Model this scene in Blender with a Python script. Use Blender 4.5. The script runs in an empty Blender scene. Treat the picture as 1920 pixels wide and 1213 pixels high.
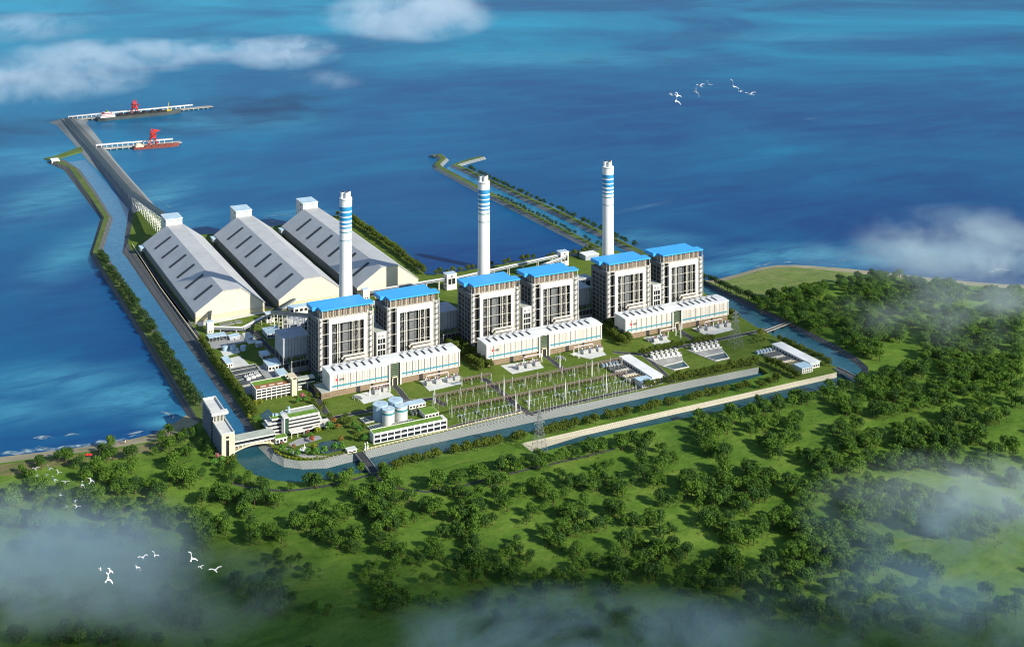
import bpy, math, random
import numpy as np
from mathutils import Vector, Matrix
S = bpy.context.scene
COL = S.collection
R = random.Random(7)
# ------------------------------------------------------------------ camera and pixel -> place
FPX, CX, YH, CAMH = 2332.0, 960.0, -207.0, 715.0
CAMX, CAMY = -553.1, -1664.6
_a = math.atan2(5513.2 - 960, FPX)
FW = np.array([math.cos(_a), math.sin(_a)]); RT = np.array([FW[1], -FW[0]])
G = 5.0                                   # height of the made ground above the sea
def W(px, py, z=G):
    "where the sight line through a point of the photograph meets the level z"
    d = FPX * (CAMH - z) / (py - YH)
    v = (px - CX) / FPX * d * RT + d * FW
    return (CAMX + float(v[0]), CAMY + float(v[1]))
def W3(px, py, z=G):
    x, y = W(px, py, z); return (x, y, z)
def PX(x, y, z):
    d = np.array([x - CAMX, y - CAMY]); Z = float(d @ FW)
    return (CX + FPX * float(d @ RT) / Z, YH + FPX * (CAMH - z) / Z)
def WD(px, py, dist):
    "the point at forward distance dist on a sight line"
    v = (px - CX) / FPX * dist * RT + dist * FW
    return (CAMX + float(v[0]), CAMY + float(v[1]), CAMH - (py - YH) / FPX * dist)
cam = bpy.data.cameras.new('camera'); cam_o = bpy.data.objects.new('camera', cam); COL.objects.link(cam_o)
cam.sensor_width = 36; cam.lens = FPX / 1920 * 36; cam.shift_y = -(606.5 - YH) / 1920
cam.clip_start = 5; cam.clip_end = 120000
cam_o.location = (CAMX, CAMY, CAMH)
cam_o.rotation_euler = (math.pi / 2, 0, math.atan2(FW[1], FW[0]) - math.pi / 2)
S.camera = cam_o
# ------------------------------------------------------------------ light
SUN_D = Vector((0.42, -0.77, 0.48)).normalized()          # towards the sun
w = bpy.data.worlds.new('World'); S.world = w; w.use_nodes = True
nt = w.node_tree; nt.nodes.clear()
sky = nt.nodes.new('ShaderNodeTexSky'); sky.sky_type = 'NISHITA'; sky.sun_disc = False
sky.sun_elevation = math.asin(SUN_D.z); sky.sun_rotation = math.atan2(SUN_D.x, SUN_D.y)
sky.air_density = 1.0; sky.dust_density = 0.3; sky.ozone_density = 2.0; sky.altitude = 300
bg = nt.nodes.new('ShaderNodeBackground'); bg.inputs[1].default_value = 0.11
out = nt.nodes.new('ShaderNodeOutputWorld')
nt.links.new(sky.outputs[0], bg.inputs[0]); nt.links.new(bg.outputs[0], out.inputs[0])
sun = bpy.data.lights.new('sun', 'SUN'); sun.energy = 5.0; sun.angle = math.radians(0.5); sun.color = (1.0, 0.93, 0.80)
sun_o = bpy.data.objects.new('sun', sun); COL.objects.link(sun_o)
sun_o.rotation_euler = SUN_D.to_track_quat('Z', 'Y').to_euler(); sun_o.location = (0, -500, 900)
S.view_settings.view_transform = 'Standard'; S.view_settings.look = 'None'
S.view_settings.exposure = 0.50; S.view_settings.gamma = 1.0
S.cycles.max_bounces = 6; S.cycles.diffuse_bounces = 2; S.cycles.glossy_bounces = 2
S.cycles.volume_bounces = 2; S.cycles.transparent_max_bounces = 12
S.cycles.volume_step_rate = 1.0; S.cycles.volume_max_steps = 256
S.cycles.use_adaptive_sampling = False; S.cycles.use_denoising = True; S.cycles.filter_width = 1.1
# ------------------------------------------------------------------ materials
MATS = {}
def lin(c):
    return tuple((v / 255 / 12.92 if v / 255 <= 0.04045 else ((v / 255 + 0.055) / 1.055) ** 2.4) for v in c) + (1,)
def mat(name, col, rough=0.7, var=0.0, scale=0.05, col2=None, metal=0.0, spec=0.4, detail=4, bump=0.0, bscale=1.0):
    "painted / mineral surface: base colour with soft worn variation laid out in world space"
    if name in MATS: return MATS[name]
    m = bpy.data.materials.new(name); m.use_nodes = True; n = m.node_tree; L = n.links
    b = n.nodes['Principled BSDF']
    b.inputs['Roughness'].default_value = rough; b.inputs['Metallic'].default_value = metal
    b.inputs['Specular IOR Level'].default_value = spec
    c1 = tuple(col) + (1,) if len(col) == 3 else col
    if var or col2:
        g = n.nodes.new('ShaderNodeNewGeometry'); t = n.nodes.new('ShaderNodeTexNoise')
        t.inputs['Scale'].default_value = scale; t.inputs['Detail'].default_value = detail; t.inputs['Roughness'].default_value = 0.62
        L.new(g.outputs['Position'], t.inputs['Vector'])
        r = n.nodes.new('ShaderNodeValToRGB'); r.color_ramp.elements[0].position = 0.33; r.color_ramp.elements[1].position = 0.67
        if col2 is None:
            r.color_ramp.elements[0].color = tuple(v * (1 - var) for v in c1[:3]) + (1,)
            r.color_ramp.elements[1].color = tuple(min(1, v * (1 + var * 0.6)) for v in c1[:3]) + (1,)
        else:
            r.color_ramp.elements[0].color = c1; r.color_ramp.elements[1].color = tuple(col2) + (1,) if len(col2) == 3 else col2
        L.new(t.outputs['Fac'], r.inputs['Fac']); L.new(r.outputs['Color'], b.inputs['Base Color'])
    else:
        b.inputs['Base Color'].default_value = c1
    if bump:
        g2 = n.nodes.new('ShaderNodeNewGeometry'); t2 = n.nodes.new('ShaderNodeTexNoise'); t2.inputs['Scale'].default_value = bscale
        t2.inputs['Detail'].default_value = 5; bn = n.nodes.new('ShaderNodeBump'); bn.inputs['Strength'].default_value = bump; bn.inputs['Distance'].default_value = 1.0 / bscale
        L.new(g2.outputs['Position'], t2.inputs['Vector']); L.new(t2.outputs['Fac'], bn.inputs['Height']); L.new(bn.outputs['Normal'], b.inputs['Normal'])
    MATS[name] = m; return m
def nd(n, kind, **kw):
    x = n.nodes.new(kind)
    for k, v in kw.items(): setattr(x, k, v)
    return x
def mix(n, fac, a, b):
    x = n.nodes.new('ShaderNodeMix'); x.data_type = 'RGBA'
    for sock, v in ((x.inputs['Factor'], fac), (x.inputs['A'], a), (x.inputs['B'], b)):
        if isinstance(v, (tuple, float, int)): sock.default_value = v
        else: n.links.new(v, sock)
    return x.outputs['Result']
def ramp(n, src, *stops):
    r = n.nodes.new('ShaderNodeValToRGB')
    while len(r.color_ramp.elements) < len(stops): r.color_ramp.elements.new(0.5)
    for e, (p, c) in zip(r.color_ramp.elements, stops):
        e.position = p; e.color = c if isinstance(c, tuple) else (c, c, c, 1)
    n.links.new(src, r.inputs['Fac']); return r.outputs['Color']
def noise(n, scale, detail=4, rough=0.6, vec=None, dist=0.0):
    t = n.nodes.new('ShaderNodeTexNoise'); t.inputs['Scale'].default_value = scale; t.inputs['Detail'].default_value = detail
    t.inputs['Roughness'].default_value = rough; t.inputs['Distortion'].default_value = dist
    if vec is None: vec = n.nodes.new('ShaderNodeNewGeometry').outputs['Position']
    n.links.new(vec, t.inputs['Vector']); return t.outputs['Fac']
def scaled(n, sx, sy, rot=0.0):
    g = n.nodes.new('ShaderNodeNewGeometry'); m = n.nodes.new('ShaderNodeMapping')
    m.inputs['Scale'].default_value = (sx, sy, 1); m.inputs['Rotation'].default_value = (0, 0, rot)
    n.links.new(g.outputs['Position'], m.inputs['Vector']); return m.outputs['Vector']
HEAD = math.atan2(FW[1], FW[0]) - math.pi / 2
def water_mat(name, deep, shallow, foam=0.0, scale=0.004, rough=0.22, wave=0.05, spec=0.35, far=0.0):
    m = bpy.data.materials.new(name); m.use_nodes = True; n = m.node_tree; b = n.nodes['Principled BSDF']
    f1 = noise(n, scale, 6, 0.62, dist=0.6)
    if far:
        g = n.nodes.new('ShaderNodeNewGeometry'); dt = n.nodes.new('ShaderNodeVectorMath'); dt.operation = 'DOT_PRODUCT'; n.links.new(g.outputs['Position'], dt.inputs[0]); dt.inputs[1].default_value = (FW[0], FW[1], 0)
        mr = n.nodes.new('ShaderNodeMapRange'); n.links.new(dt.outputs['Value'], mr.inputs[0]); mr.inputs[1].default_value = 700; mr.inputs[2].default_value = 4600; mr.inputs[3].default_value = -0.02; mr.inputs[4].default_value = far  # far water paler: distance haze and sky reflection put into the colour
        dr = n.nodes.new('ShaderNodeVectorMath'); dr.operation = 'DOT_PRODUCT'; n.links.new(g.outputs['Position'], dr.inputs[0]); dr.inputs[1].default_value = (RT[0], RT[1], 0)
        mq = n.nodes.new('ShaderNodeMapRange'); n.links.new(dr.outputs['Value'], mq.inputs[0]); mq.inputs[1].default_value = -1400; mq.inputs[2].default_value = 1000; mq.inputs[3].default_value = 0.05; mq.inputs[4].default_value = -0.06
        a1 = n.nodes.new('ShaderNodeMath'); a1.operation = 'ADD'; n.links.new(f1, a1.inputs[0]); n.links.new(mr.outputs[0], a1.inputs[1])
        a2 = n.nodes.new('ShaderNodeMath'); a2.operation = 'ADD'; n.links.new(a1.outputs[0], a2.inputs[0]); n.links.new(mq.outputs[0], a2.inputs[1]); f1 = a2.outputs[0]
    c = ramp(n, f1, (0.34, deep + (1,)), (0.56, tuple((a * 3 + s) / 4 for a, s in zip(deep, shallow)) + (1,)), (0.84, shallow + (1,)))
    f2 = noise(n, scale * 9, 5, 0.7, vec=scaled(n, 0.45, 1.5, 0.55), dist=0.8)
    c = mix(n, ramp(n, f2, (0.44, 0.0), (0.75, 0.16 if far else 0.5)), c, tuple(min(1, s * 1.15) for s in shallow) + (1,))
    if foam:
        f3 = noise(n, scale * 14, 8, 0.75, vec=scaled(n, 0.35, 1.3, 0.5), dist=1.5)
        f4 = noise(n, scale * 1.6, 2, 0.5)
        mm = n.nodes.new('ShaderNodeMath'); mm.operation = 'MULTIPLY'
        n.links.new(ramp(n, f3, (0.58, 0.0), (0.72, foam)), mm.inputs[0]); n.links.new(ramp(n, f4, (0.52, 0.0), (0.66, 1.0)), mm.inputs[1])
        c = mix(n, mm.outputs[0], c, (0.45, 0.62, 0.70, 1))
    n.links.new(c, b.inputs['Base Color']); b.inputs['Roughness'].default_value = rough; b.inputs['Specular IOR Level'].default_value = spec
    bn = n.nodes.new('ShaderNodeBump'); bn.inputs['Strength'].default_value = 0.5; bn.inputs['Distance'].default_value = wave * 12
    hw = noise(n, wave, 6, 0.68, vec=scaled(n, 0.5, 1.6, HEAD))
    n.links.new(hw, bn.inputs['Height']); n.links.new(bn.outputs['Normal'], b.inputs['Normal'])
    MATS[name] = m; return m
def grass_mat(name, a, b_, c_, s1=0.012, s2=0.09):
    m = bpy.data.materials.new(name); m.use_nodes = True; n = m.node_tree; b = n.nodes['Principled BSDF']
    f1 = noise(n, s1, 5, 0.6, dist=0.5); f2 = noise(n, s2, 5, 0.7); f3 = noise(n, 0.5, 3, 0.7); f5 = noise(n, s1 * 2.3, 6, 0.75, vec=scaled(n, 0.5, 1.6, HEAD + 0.3), dist=1.0)
    c = ramp(n, f1, (0.34, a + (1,)), (0.52, b_ + (1,)), (0.68, c_ + (1,)))
    c = mix(n, ramp(n, f2, (0.42, 0.0), (0.70, 0.55)), c, tuple(v * 0.62 for v in a) + (1,))
    c = mix(n, ramp(n, f3, (0.4, 0.0), (0.8, 0.3)), c, tuple(v * 1.35 for v in c_) + (1,))
    c = mix(n, ramp(n, f5, (0.50, 0.0), (0.72, 0.55)), c, (c_[0] * 1.5, c_[1] * 1.12, c_[2] * 1.6, 1))
    c = mix(n, ramp(n, f5, (0.30, 0.6), (0.44, 0.0)), c, tuple(v * 0.55 for v in a) + (1,))
    n.links.new(c, b.inputs['Base Color']); b.inputs['Roughness'].default_value = 0.9; b.inputs['Specular IOR Level'].default_value = 0.15
    bn = n.nodes.new('ShaderNodeBump'); bn.inputs['Strength'].default_value = 0.6; bn.inputs['Distance'].default_value = 1.5
    n.links.new(f2, bn.inputs['Height']); n.links.new(bn.outputs['Normal'], b.inputs['Normal'])
    MATS[name] = m; return m
def paving_mat(name, col, line, size=6.0, rot=0.0, mort=0.09):
    "block-paved slope: a grid of pale blocks between concrete ribs"
    m = bpy.data.materials.new(name); m.use_nodes = True; n = m.node_tree; b = n.nodes['Principled BSDF']
    br = n.nodes.new('ShaderNodeTexBrick'); br.offset = 0.0; br.inputs['Scale'].default_value = 1.0 / size
    br.inputs['Mortar Size'].default_value = mort; br.inputs['Brick Width'].default_value = 1.0; br.inputs['Row Height'].default_value = 0.9
    br.inputs['Color1'].default_value = tuple(col) + (1,); br.inputs['Color2'].default_value = tuple(v * 0.86 for v in col) + (1,)
    br.inputs['Mortar'].default_value = tuple(line) + (1,); br.inputs['Mortar Smooth'].default_value = 0.2
    n.links.new(scaled(n, 1, 1, rot), br.inputs['Vector'])
    c = mix(n, ramp(n, noise(n, 0.03, 5, 0.7), (0.35, 0.0), (0.7, 0.35)), br.outputs['Color'], tuple(v * 0.6 for v in col) + (1,))
    n.links.new(c, b.inputs['Base Color']); b.inputs['Roughness'].default_value = 0.85; b.inputs['Specular IOR Level'].default_value = 0.2
    MATS[name] = m; return m
def leaf_mat(name, a, b_, c_=None):
    m = bpy.data.materials.new(name); m.use_nodes = True; n = m.node_tree; b = n.nodes['Principled BSDF']
    f1 = noise(n, 0.45, 3, 0.7); f2 = noise(n, 0.03, 3, 0.6)
    c = ramp(n, f1, (0.36, a + (1,)), (0.66, b_ + (1,)))
    c = mix(n, ramp(n, f2, (0.42, 0.0), (0.62, 0.6)), c, (c_ or tuple(v * 0.7 for v in a)) + (1,))
    n.links.new(c, b.inputs['Base Color']); b.inputs['Roughness'].default_value = 0.75; b.inputs['Specular IOR Level'].default_value = 0.15
    MATS[name] = m; return m
# ------------------------------------------------------------------ mesh building
class MB:
    def __init__(s): s.v = []; s.f = []; s.m = []; s.mi = 0
    def use(s, i): s.mi = i; return s
    def add(s, vs, fs):
        k = len(s.v); s.v += [tuple(p) for p in vs]; s.f += [tuple(i + k for i in f) for f in fs]; s.m += [s.mi] * len(fs); return s
    def box(s, x0, x1, y0, y1, z0, z1):
        return s.add([(x0, y0, z0), (x1, y0, z0), (x1, y1, z0), (x0, y1, z0), (x0, y0, z1), (x1, y0, z1), (x1, y1, z1), (x0, y1, z1)],
                     [(0, 3, 2, 1), (4, 5, 6, 7), (0, 1, 5, 4), (1, 2, 6, 5), (2, 3, 7, 6), (3, 0, 4, 7)])
    def prism(s, pts, z0, z1, caps=True):
        a = sum(pts[i][0] * pts[(i + 1) % len(pts)][1] - pts[(i + 1) % len(pts)][0] * pts[i][1] for i in range(len(pts)))
        if a < 0: pts = pts[::-1]
        n = len(pts); vs = [(x, y, z0) for x, y in pts] + [(x, y, z1) for x, y in pts]
        fs = [(i, (i + 1) % n, n + (i + 1) % n, n + i) for i in range(n)]
        if caps: fs += [tuple(range(n - 1, -1, -1)), tuple(range(n, 2 * n))]
        return s.add(vs, fs)
    def extrude_x(s, prof, x0, x1):                       # profile of (y, z) run along x
        n = len(prof); vs = [(x0, y, z) for y, z in prof] + [(x1, y, z) for y, z in prof]
        return s.add(vs, [((i + 1) % n, i, n + i, n + (i + 1) % n) for i in range(n)] + [tuple(range(n)), tuple(range(2 * n - 1, n - 1, -1))])
    def extrude_y(s, prof, y0, y1):                       # profile of (x, z), counter-clockwise seen from -y
        n = len(prof); vs = [(x, y0, z) for x, z in prof] + [(x, y1, z) for x, z in prof]
        return s.add(vs, [(i, (i + 1) % n, n + (i + 1) % n, n + i)[::-1] for i in range(n)] + [tuple(range(n)), tuple(range(2 * n - 1, n - 1, -1))])
    def lathe(s, prof, cx=0, cy=0, n=24):                 # profile of (r, z) bottom to top
        vs = []; fs = []
        for r, z in prof:
            vs += [(cx + r * math.cos(2 * math.pi * i / n), cy + r * math.sin(2 * math.pi * i / n), z) for i in range(n)]
        for k in range(len(prof) - 1):
            fs += [(k * n + i, k * n + (i + 1) % n, (k + 1) * n + (i + 1) % n, (k + 1) * n + i) for i in range(n)]
        fs += [tuple(range(n - 1, -1, -1)), tuple((len(prof) - 1) * n + i for i in range(n))]
        return s.add(vs, fs)
    def cyl(s, cx, cy, z0, z1, r, n=16): return s.lathe([(r, z0), (r, z1)], cx, cy, n)
    def bar(s, p, q, wd, ht=None):
        "square bar from p to q"
        p = Vector(p); q = Vector(q); d = (q - p).normalized(); ht = ht or wd
        u = d.cross(Vector((0, 0, 1)))
        u = Vector((1, 0, 0)) if u.length < 1e-4 else u.normalized()
        v = u.cross(d).normalized(); a = u * wd / 2; b = v * ht / 2
        c = [-a - b, a - b, a + b, -a + b]
        return s.add([p + k for k in c] + [q + k for k in c], [(3, 2, 1, 0), (4, 5, 6, 7), (0, 1, 5, 4), (1, 2, 6, 5), (2, 3, 7, 6), (3, 0, 4, 7)])
    def tube(s, pts, r, n=8):
        pts = [Vector(p) for p in pts]; vs = []; fs = []
        rs = r if isinstance(r, (list, tuple)) else [r] * len(pts)
        for i, p in enumerate(pts):
            d = (pts[min(i + 1, len(pts) - 1)] - pts[max(i - 1, 0)]).normalized()
            u = d.cross(Vector((0, 0, 1))); u = Vector((1, 0, 0)) if u.length < 1e-3 else u.normalized(); v = u.cross(d)
            vs += [p + (u * math.cos(2 * math.pi * k / n) + v * math.sin(2 * math.pi * k / n)) * rs[i] for k in range(n)]
        for i in range(len(pts) - 1):
            fs += [(i * n + k, (i + 1) * n + k, (i + 1) * n + (k + 1) % n, i * n + (k + 1) % n)[::-1] for k in range(n)]
        fs += [tuple(range(n)), tuple((len(pts) - 1) * n + k for k in range(n - 1, -1, -1))]
        return s.add(vs, fs)
    def mesh(s, name, mats):
        me = bpy.data.meshes.new(name); me.from_pydata(s.v, [], s.f)
        for m in (mats if isinstance(mats, (list, tuple)) else [mats]): me.materials.append(MATS[m] if isinstance(m, str) else m)
        me.polygons.foreach_set('material_index', s.m); me.update(); return me
    def build(s, name, mats, parent=None, loc=None, smooth=False):
        o = bpy.data.objects.new(name, s.mesh(name, mats)); COL.objects.link(o)
        if smooth: o.data.polygons.foreach_set('use_smooth', [True] * len(o.data.polygons))
        if parent is not None: o.parent = parent
        if loc is not None: o.location = loc
        return o
def tag(o, label, cat, group=None, kind=None):
    o['label'] = label; o['category'] = cat
    if group: o['group'] = group
    if kind: o['kind'] = kind
    return o
def thing(name, label, cat, loc=(0, 0, 0), rz=0.0, group=None):
    o = bpy.data.objects.new(name, None); COL.objects.link(o); o.location = loc; o.rotation_euler = (0, 0, rz); o.empty_display_size = 1
    return tag(o, label, cat, group)
def struct(name, mb, mats):
    o = mb.build(name, mats); o['kind'] = 'structure'; return o
KIDS = {}
def dup(root, loc, rz=None, label=None, group=None, scale=None):
    c = root.copy(); COL.objects.link(c); c.location = loc
    if rz is not None: c.rotation_euler = (0, 0, rz)
    if scale is not None: c.scale = (scale,) * 3 if isinstance(scale, (int, float)) else scale
    if label: c['label'] = label
    if group: c['group'] = group
    def rec(a, b):
        for k in list(a.children):
            q = k.copy(); COL.objects.link(q); q.parent = b; rec(k, q)
    rec(root, c); return c
_ONES = 'zeroth first second third fourth fifth sixth seventh eighth ninth tenth eleventh twelfth thirteenth fourteenth fifteenth sixteenth seventeenth eighteenth nineteenth'.split()
_TENS = {2: 'twent', 3: 'thirt', 4: 'fort', 5: 'fift', 6: 'sixt', 7: 'sevent', 8: 'eight', 9: 'ninet'}
def ordw(n):
    if n < 20: return _ONES[n]
    t, o = divmod(n, 10)
    return _TENS[t] + ('ieth' if o == 0 else 'y-' + _ONES[o])
def ord_side(i, n, a='leftmost', b='rightmost'):
    return a if i == 0 else b if i == n - 1 else None
def lerp(a, b, t): return tuple(x + (y - x) * t for x, y in zip(a, b))
def poly_sample(pts, step):
    "points every step metres along a polyline of world points, with headings"
    out = []; carry = 0.0
    for p, q in zip(pts, pts[1:]):
        d = math.dist(p, q); t = carry
        while t < d:
            out.append((lerp(p, q, t / d), math.atan2(q[1] - p[1], q[0] - p[0]))); t += step
        carry = t - d
    return out
# ================================================================== materials of the place
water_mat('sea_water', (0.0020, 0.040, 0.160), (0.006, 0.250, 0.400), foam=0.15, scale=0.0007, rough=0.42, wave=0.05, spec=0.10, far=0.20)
water_mat('canal_water', (0.006, 0.056, 0.074), (0.014, 0.100, 0.120), foam=0.0, scale=0.012, rough=0.25, wave=0.11, spec=0.25)
water_mat('harbour_blue', (0.006, 0.120, 0.250), (0.015, 0.200, 0.340), scale=0.010, rough=0.25, wave=0.10, spec=0.2)
water_mat('side_water', (0.020, 0.090, 0.130), (0.045, 0.150, 0.190), scale=0.012, rough=0.25, wave=0.11, spec=0.35)
water_mat('inlet_water', (0.004, 0.085, 0.190), (0.012, 0.165, 0.290), foam=0.75, scale=0.010, rough=0.2, wave=0.10, spec=0.4)
water_mat('pond_water', (0.012, 0.060, 0.085), (0.020, 0.100, 0.130), scale=0.05, rough=0.12, wave=0.3)
grass_mat('meadow', (0.045, 0.112, 0.010), (0.085, 0.172, 0.018), (0.135, 0.225, 0.030))
grass_mat('coast_grass', (0.080, 0.150, 0.025), (0.120, 0.180, 0.045), (0.17, 0.21, 0.07), s1=0.01)
grass_mat('lawn', (0.074, 0.128, 0.014), (0.092, 0.150, 0.018), (0.115, 0.170, 0.026), s1=0.02, s2=0.15)
grass_mat('dike_grass', (0.060, 0.105, 0.022), (0.085, 0.135, 0.030), (0.115, 0.155, 0.045), s1=0.02, s2=0.12)
paving_mat('paved_slope', (0.33, 0.35, 0.32), (0.19, 0.21, 0.20), 2.9, 0.0, 0.16)
paving_mat('cream_slope', (0.50, 0.47, 0.36), (0.31, 0.29, 0.22), 2.9, 0.0, 0.13)
paving_mat('dark_slope', (0.125, 0.135, 0.14), (0.065, 0.072, 0.078), 9.0, 0.0, 0.14)
paving_mat('pale_slope', (0.24, 0.27, 0.28), (0.15, 0.17, 0.18), 11.0, 0.0, 0.10)
mat('asphalt', (0.045, 0.047, 0.050), 0.9, 0.35, 0.08)
mat('concrete', (0.36, 0.36, 0.33), 0.85, 0.25, 0.06)
mat('pale_concrete', (0.58, 0.60, 0.57), 0.8, 0.15, 0.05)
mat('sand', (0.34, 0.30, 0.19), 0.95, 0.2, 0.03, col2=(0.22, 0.21, 0.12))
mat('surf', (0.34, 0.46, 0.50), 0.6, 0.25, 0.05)
_n = MATS['surf'].node_tree; _tr = _n.nodes.new('ShaderNodeBsdfTransparent'); _mx = _n.nodes.new('ShaderNodeMixShader')
_n.links.new(ramp(_n, noise(_n, 0.045, 6, 0.72, dist=1.2), (0.42, 0.0), (0.62, 0.85)), _mx.inputs[0]); _n.links.new(_tr.outputs[0], _mx.inputs[1]); _n.links.new(_n.nodes['Principled BSDF'].outputs[0], _mx.inputs[2]); _n.links.new(_mx.outputs[0], _n.nodes['Material Output'].inputs['Surface'])
grass_mat('dune_grass', (0.10, 0.125, 0.035), (0.16, 0.165, 0.06), (0.22, 0.20, 0.10), s1=0.02)
mat('pave', (0.30, 0.31, 0.31), 0.9, 0.2, 0.2)
# ================================================================== the setting
def wp(pts, z=G): return [W(x, y, z) for x, y in pts]
SPOTS = [((115, 360), 150, 420, .55), ((150, 470), 110, 330, .5), ((60, 300), 260, 300, .35), ((110, 715), 210, 120, .5), ((270, 745), 190, 110, .62), ((40, 770), 150, 90, .4), ((320, 785), 70, 50, .7), ((300, 365), 120, 260, .5), ((350, 410), 110, 160, .45),
         ((1480, 478), 260, 110, .6), ((1390, 505), 160, 90, .6), ((1600, 490), 180, 90, .5), ((1220, 455), 170, 160, .4), ((1720, 470), 260, 110, .4), ((560, 400), 130, 110, .35), ((1000, 110), 1100, 420, .35), ((1500, 70), 900, 260, .3), ((420, 230), 500, 260, .3)]
_m = MATS['sea_water']; _n = _m.node_tree; _b = _n.nodes['Principled BSDF']; _c = _b.inputs['Base Color'].links[0].from_socket
_g = _n.nodes.new('ShaderNodeNewGeometry'); _acc = None                 # shoals: shallower, paler water round banks and sandbars
for (px, py), rx, ry, amt in SPOTS:
    x, y = W(px, py, 0); mp = _n.nodes.new('ShaderNodeMapping'); mp.vector_type = 'TEXTURE'; mp.inputs['Location'].default_value = (x, y, 0); mp.inputs['Rotation'].default_value = (0, 0, HEAD); mp.inputs['Scale'].default_value = (rx, ry, 100)
    _n.links.new(_g.outputs['Position'], mp.inputs['Vector']); ln = _n.nodes.new('ShaderNodeVectorMath'); ln.operation = 'LENGTH'; _n.links.new(mp.outputs[0], ln.inputs[0])
    mr = _n.nodes.new('ShaderNodeMapRange'); mr.interpolation_type = 'SMOOTHSTEP'; mr.inputs[1].default_value = 1.0; mr.inputs[2].default_value = 0.0; mr.inputs[3].default_value = 0.0; mr.inputs[4].default_value = amt; _n.links.new(ln.outputs['Value'], mr.inputs[0])
    if _acc is None: _acc = mr.outputs[0]
    else:
        mx = _n.nodes.new('ShaderNodeMath'); mx.operation = 'MAXIMUM'; _n.links.new(_acc, mx.inputs[0]); _n.links.new(mr.outputs[0], mx.inputs[1]); _acc = mx.outputs[0]
_nz = ramp(_n, noise(_n, 0.011, 8, 0.72, vec=scaled(_n, 0.6, 1.5, HEAD + 0.2), dist=0.5), (0.36, 0.2), (0.62, 1.35)); mm = _n.nodes.new('ShaderNodeMath'); mm.operation = 'MULTIPLY'; mm.use_clamp = True; _n.links.new(_acc, mm.inputs[0]); _n.links.new(_nz, mm.inputs[1])
_n.links.new(mix(_n, mm.outputs[0], _c, (0.065, 0.31, 0.43, 1)), _b.inputs['Base Color'])
sea = MB()
B = 60000
sea.box(-B, B, -B, B, -30, 0)
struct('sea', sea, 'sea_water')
def slab(name, pts, z0, z1, m):
    return struct(name, MB().prism(wp(pts, z1), z0, z1), m)
STRIP_S = [(1500, 713.5), (1260, 767.5), (977, 831)]
land = [(-700, 930), (-200, 892), (0, 868), (60, 860), (120, 852), (200, 842), (245, 834), (290, 826), (330, 812), (355, 801), (372, 792), (378, 778), (387, 764),
        (396, 785), (416, 818), (435, 850), (449, 868), (462, 880), (480, 891), (515, 900), (552, 904), (600, 900), (640, 894), (668, 887), (692, 885), (708, 883),
        (745, 869), (800, 854), (860, 839), (900, 829), (971, 814), (1031, 801), (1106, 782), (1207, 758), (1290, 739), (1394, 714), (1441, 700)] + STRIP_S + [
        (1001, 850), (1050, 838), (1106, 823), (1162, 809), (1220, 798), (1300, 780), (1400, 761), (1494, 742), (1539, 730), (1597, 717), (1614, 711), (1627, 701), (1628, 688), (1603, 667), (1551, 638), (1483, 605), (1435, 581), (1384, 556), (1319, 526), (1342, 532), (1384, 520), (1429, 507), (1455, 502.5), (1490, 502), (1526, 504), (1590, 511), (1671, 519), (1752, 530), (1816, 535), (1881, 540), (1920, 541),
        (2600, 575), (3600, 800), (3400, 1900), (-1600, 1900)]
slab('ground', land, -6, G, 'meadow')
pad_w = [(251, 400), (240, 456), (246, 468), (300, 542), (371, 640), (408, 700), (448, 760), (481, 809), (505, 831), (514, 846), (532, 858.6), (560, 864), (605, 862),
         (660, 851), (672, 849), (684, 845), (780, 822), (880, 798), (980, 775), (1070, 761), (1160, 742.5), (1264, 719), (1423, 688), (1441, 700)]
pad = pad_w + [(1500, 713.5), (1569, 698), (1569, 688), (1510, 660), (1459, 634), (1420, 614), (1366, 580), (1319, 548), (1230, 496), (1155, 470), (1110, 470), (1083, 479), (1000, 485), (931, 497), (863, 509),
               (800, 516), (735, 463), (659, 410), (632, 404), (575, 411), (532, 421), (503, 426), (440, 435), (401, 439), (370, 440), (302, 404), (270, 392)]
slab('coast_ground', [(1336, 532), (1384, 521), (1429, 508), (1455, 503.5), (1490, 503), (1526, 505), (1600, 514), (1560, 530), (1500, 541), (1440, 556), (1400, 560)], G - 1, G + 0.06, 'coast_grass')
slab('plant_ground', pad, -6, G + 0.02, 'lawn')
def canal(name, pts, m, z=0.3):
    struct(name, MB().prism(wp(pts, z), -1.5, z), m)
canal('canal_water', [(160, 300), (240, 391), (262, 420), (262, 460), (260, 489), (350, 640), (395, 700), (470, 811), (500, 842), (520, 860), (540, 870), (570, 874), (614, 872), (660, 862), (695, 850),
      (712, 884), (640, 902), (552, 912), (480, 900), (425, 860), (372, 757), (336, 700), (293, 639), (230, 542), (185, 469), (203, 410), (140, 322), (118, 306)], 'inlet_water')
canal('garden_canal_water', [(440, 822), (470, 815), (500, 842), (520, 860), (540, 870), (570, 874), (614, 872), (660, 862), (690, 852), (708, 884), (640, 904), (552, 914), (480, 902), (422, 860)], 'canal_water', 0.33)
canal('front_canal_water', [(676, 846), (980, 790), (1260, 728), (1420, 695), (1449, 698), (1394, 722), (1290, 748), (1207, 767), (1106, 790), (1031, 810), (971, 823), (900, 838), (800, 863), (745, 878), (694, 890)], 'canal_water', 0.36)
canal('outer_canal_water', [(985, 836), (1260, 770), (1560, 702), (1600, 697), (1622, 708), (1597, 724), (1539, 738), (1494, 750), (1300, 790), (1260, 800), (1162, 816), (1106, 831), (1003, 857)], 'canal_water', 0.42)
canal('side_canal_water', [(1319, 528), (1483, 606), (1620, 680), (1632, 700), (1612, 714), (1572, 703), (1562, 692), (1455, 640), (1416, 620), (1360, 585), (1310, 549), (1200, 494), (1130, 464), (940, 371), (836, 316), (850, 308), (1047, 392), (1180, 458)], 'side_water')
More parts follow.
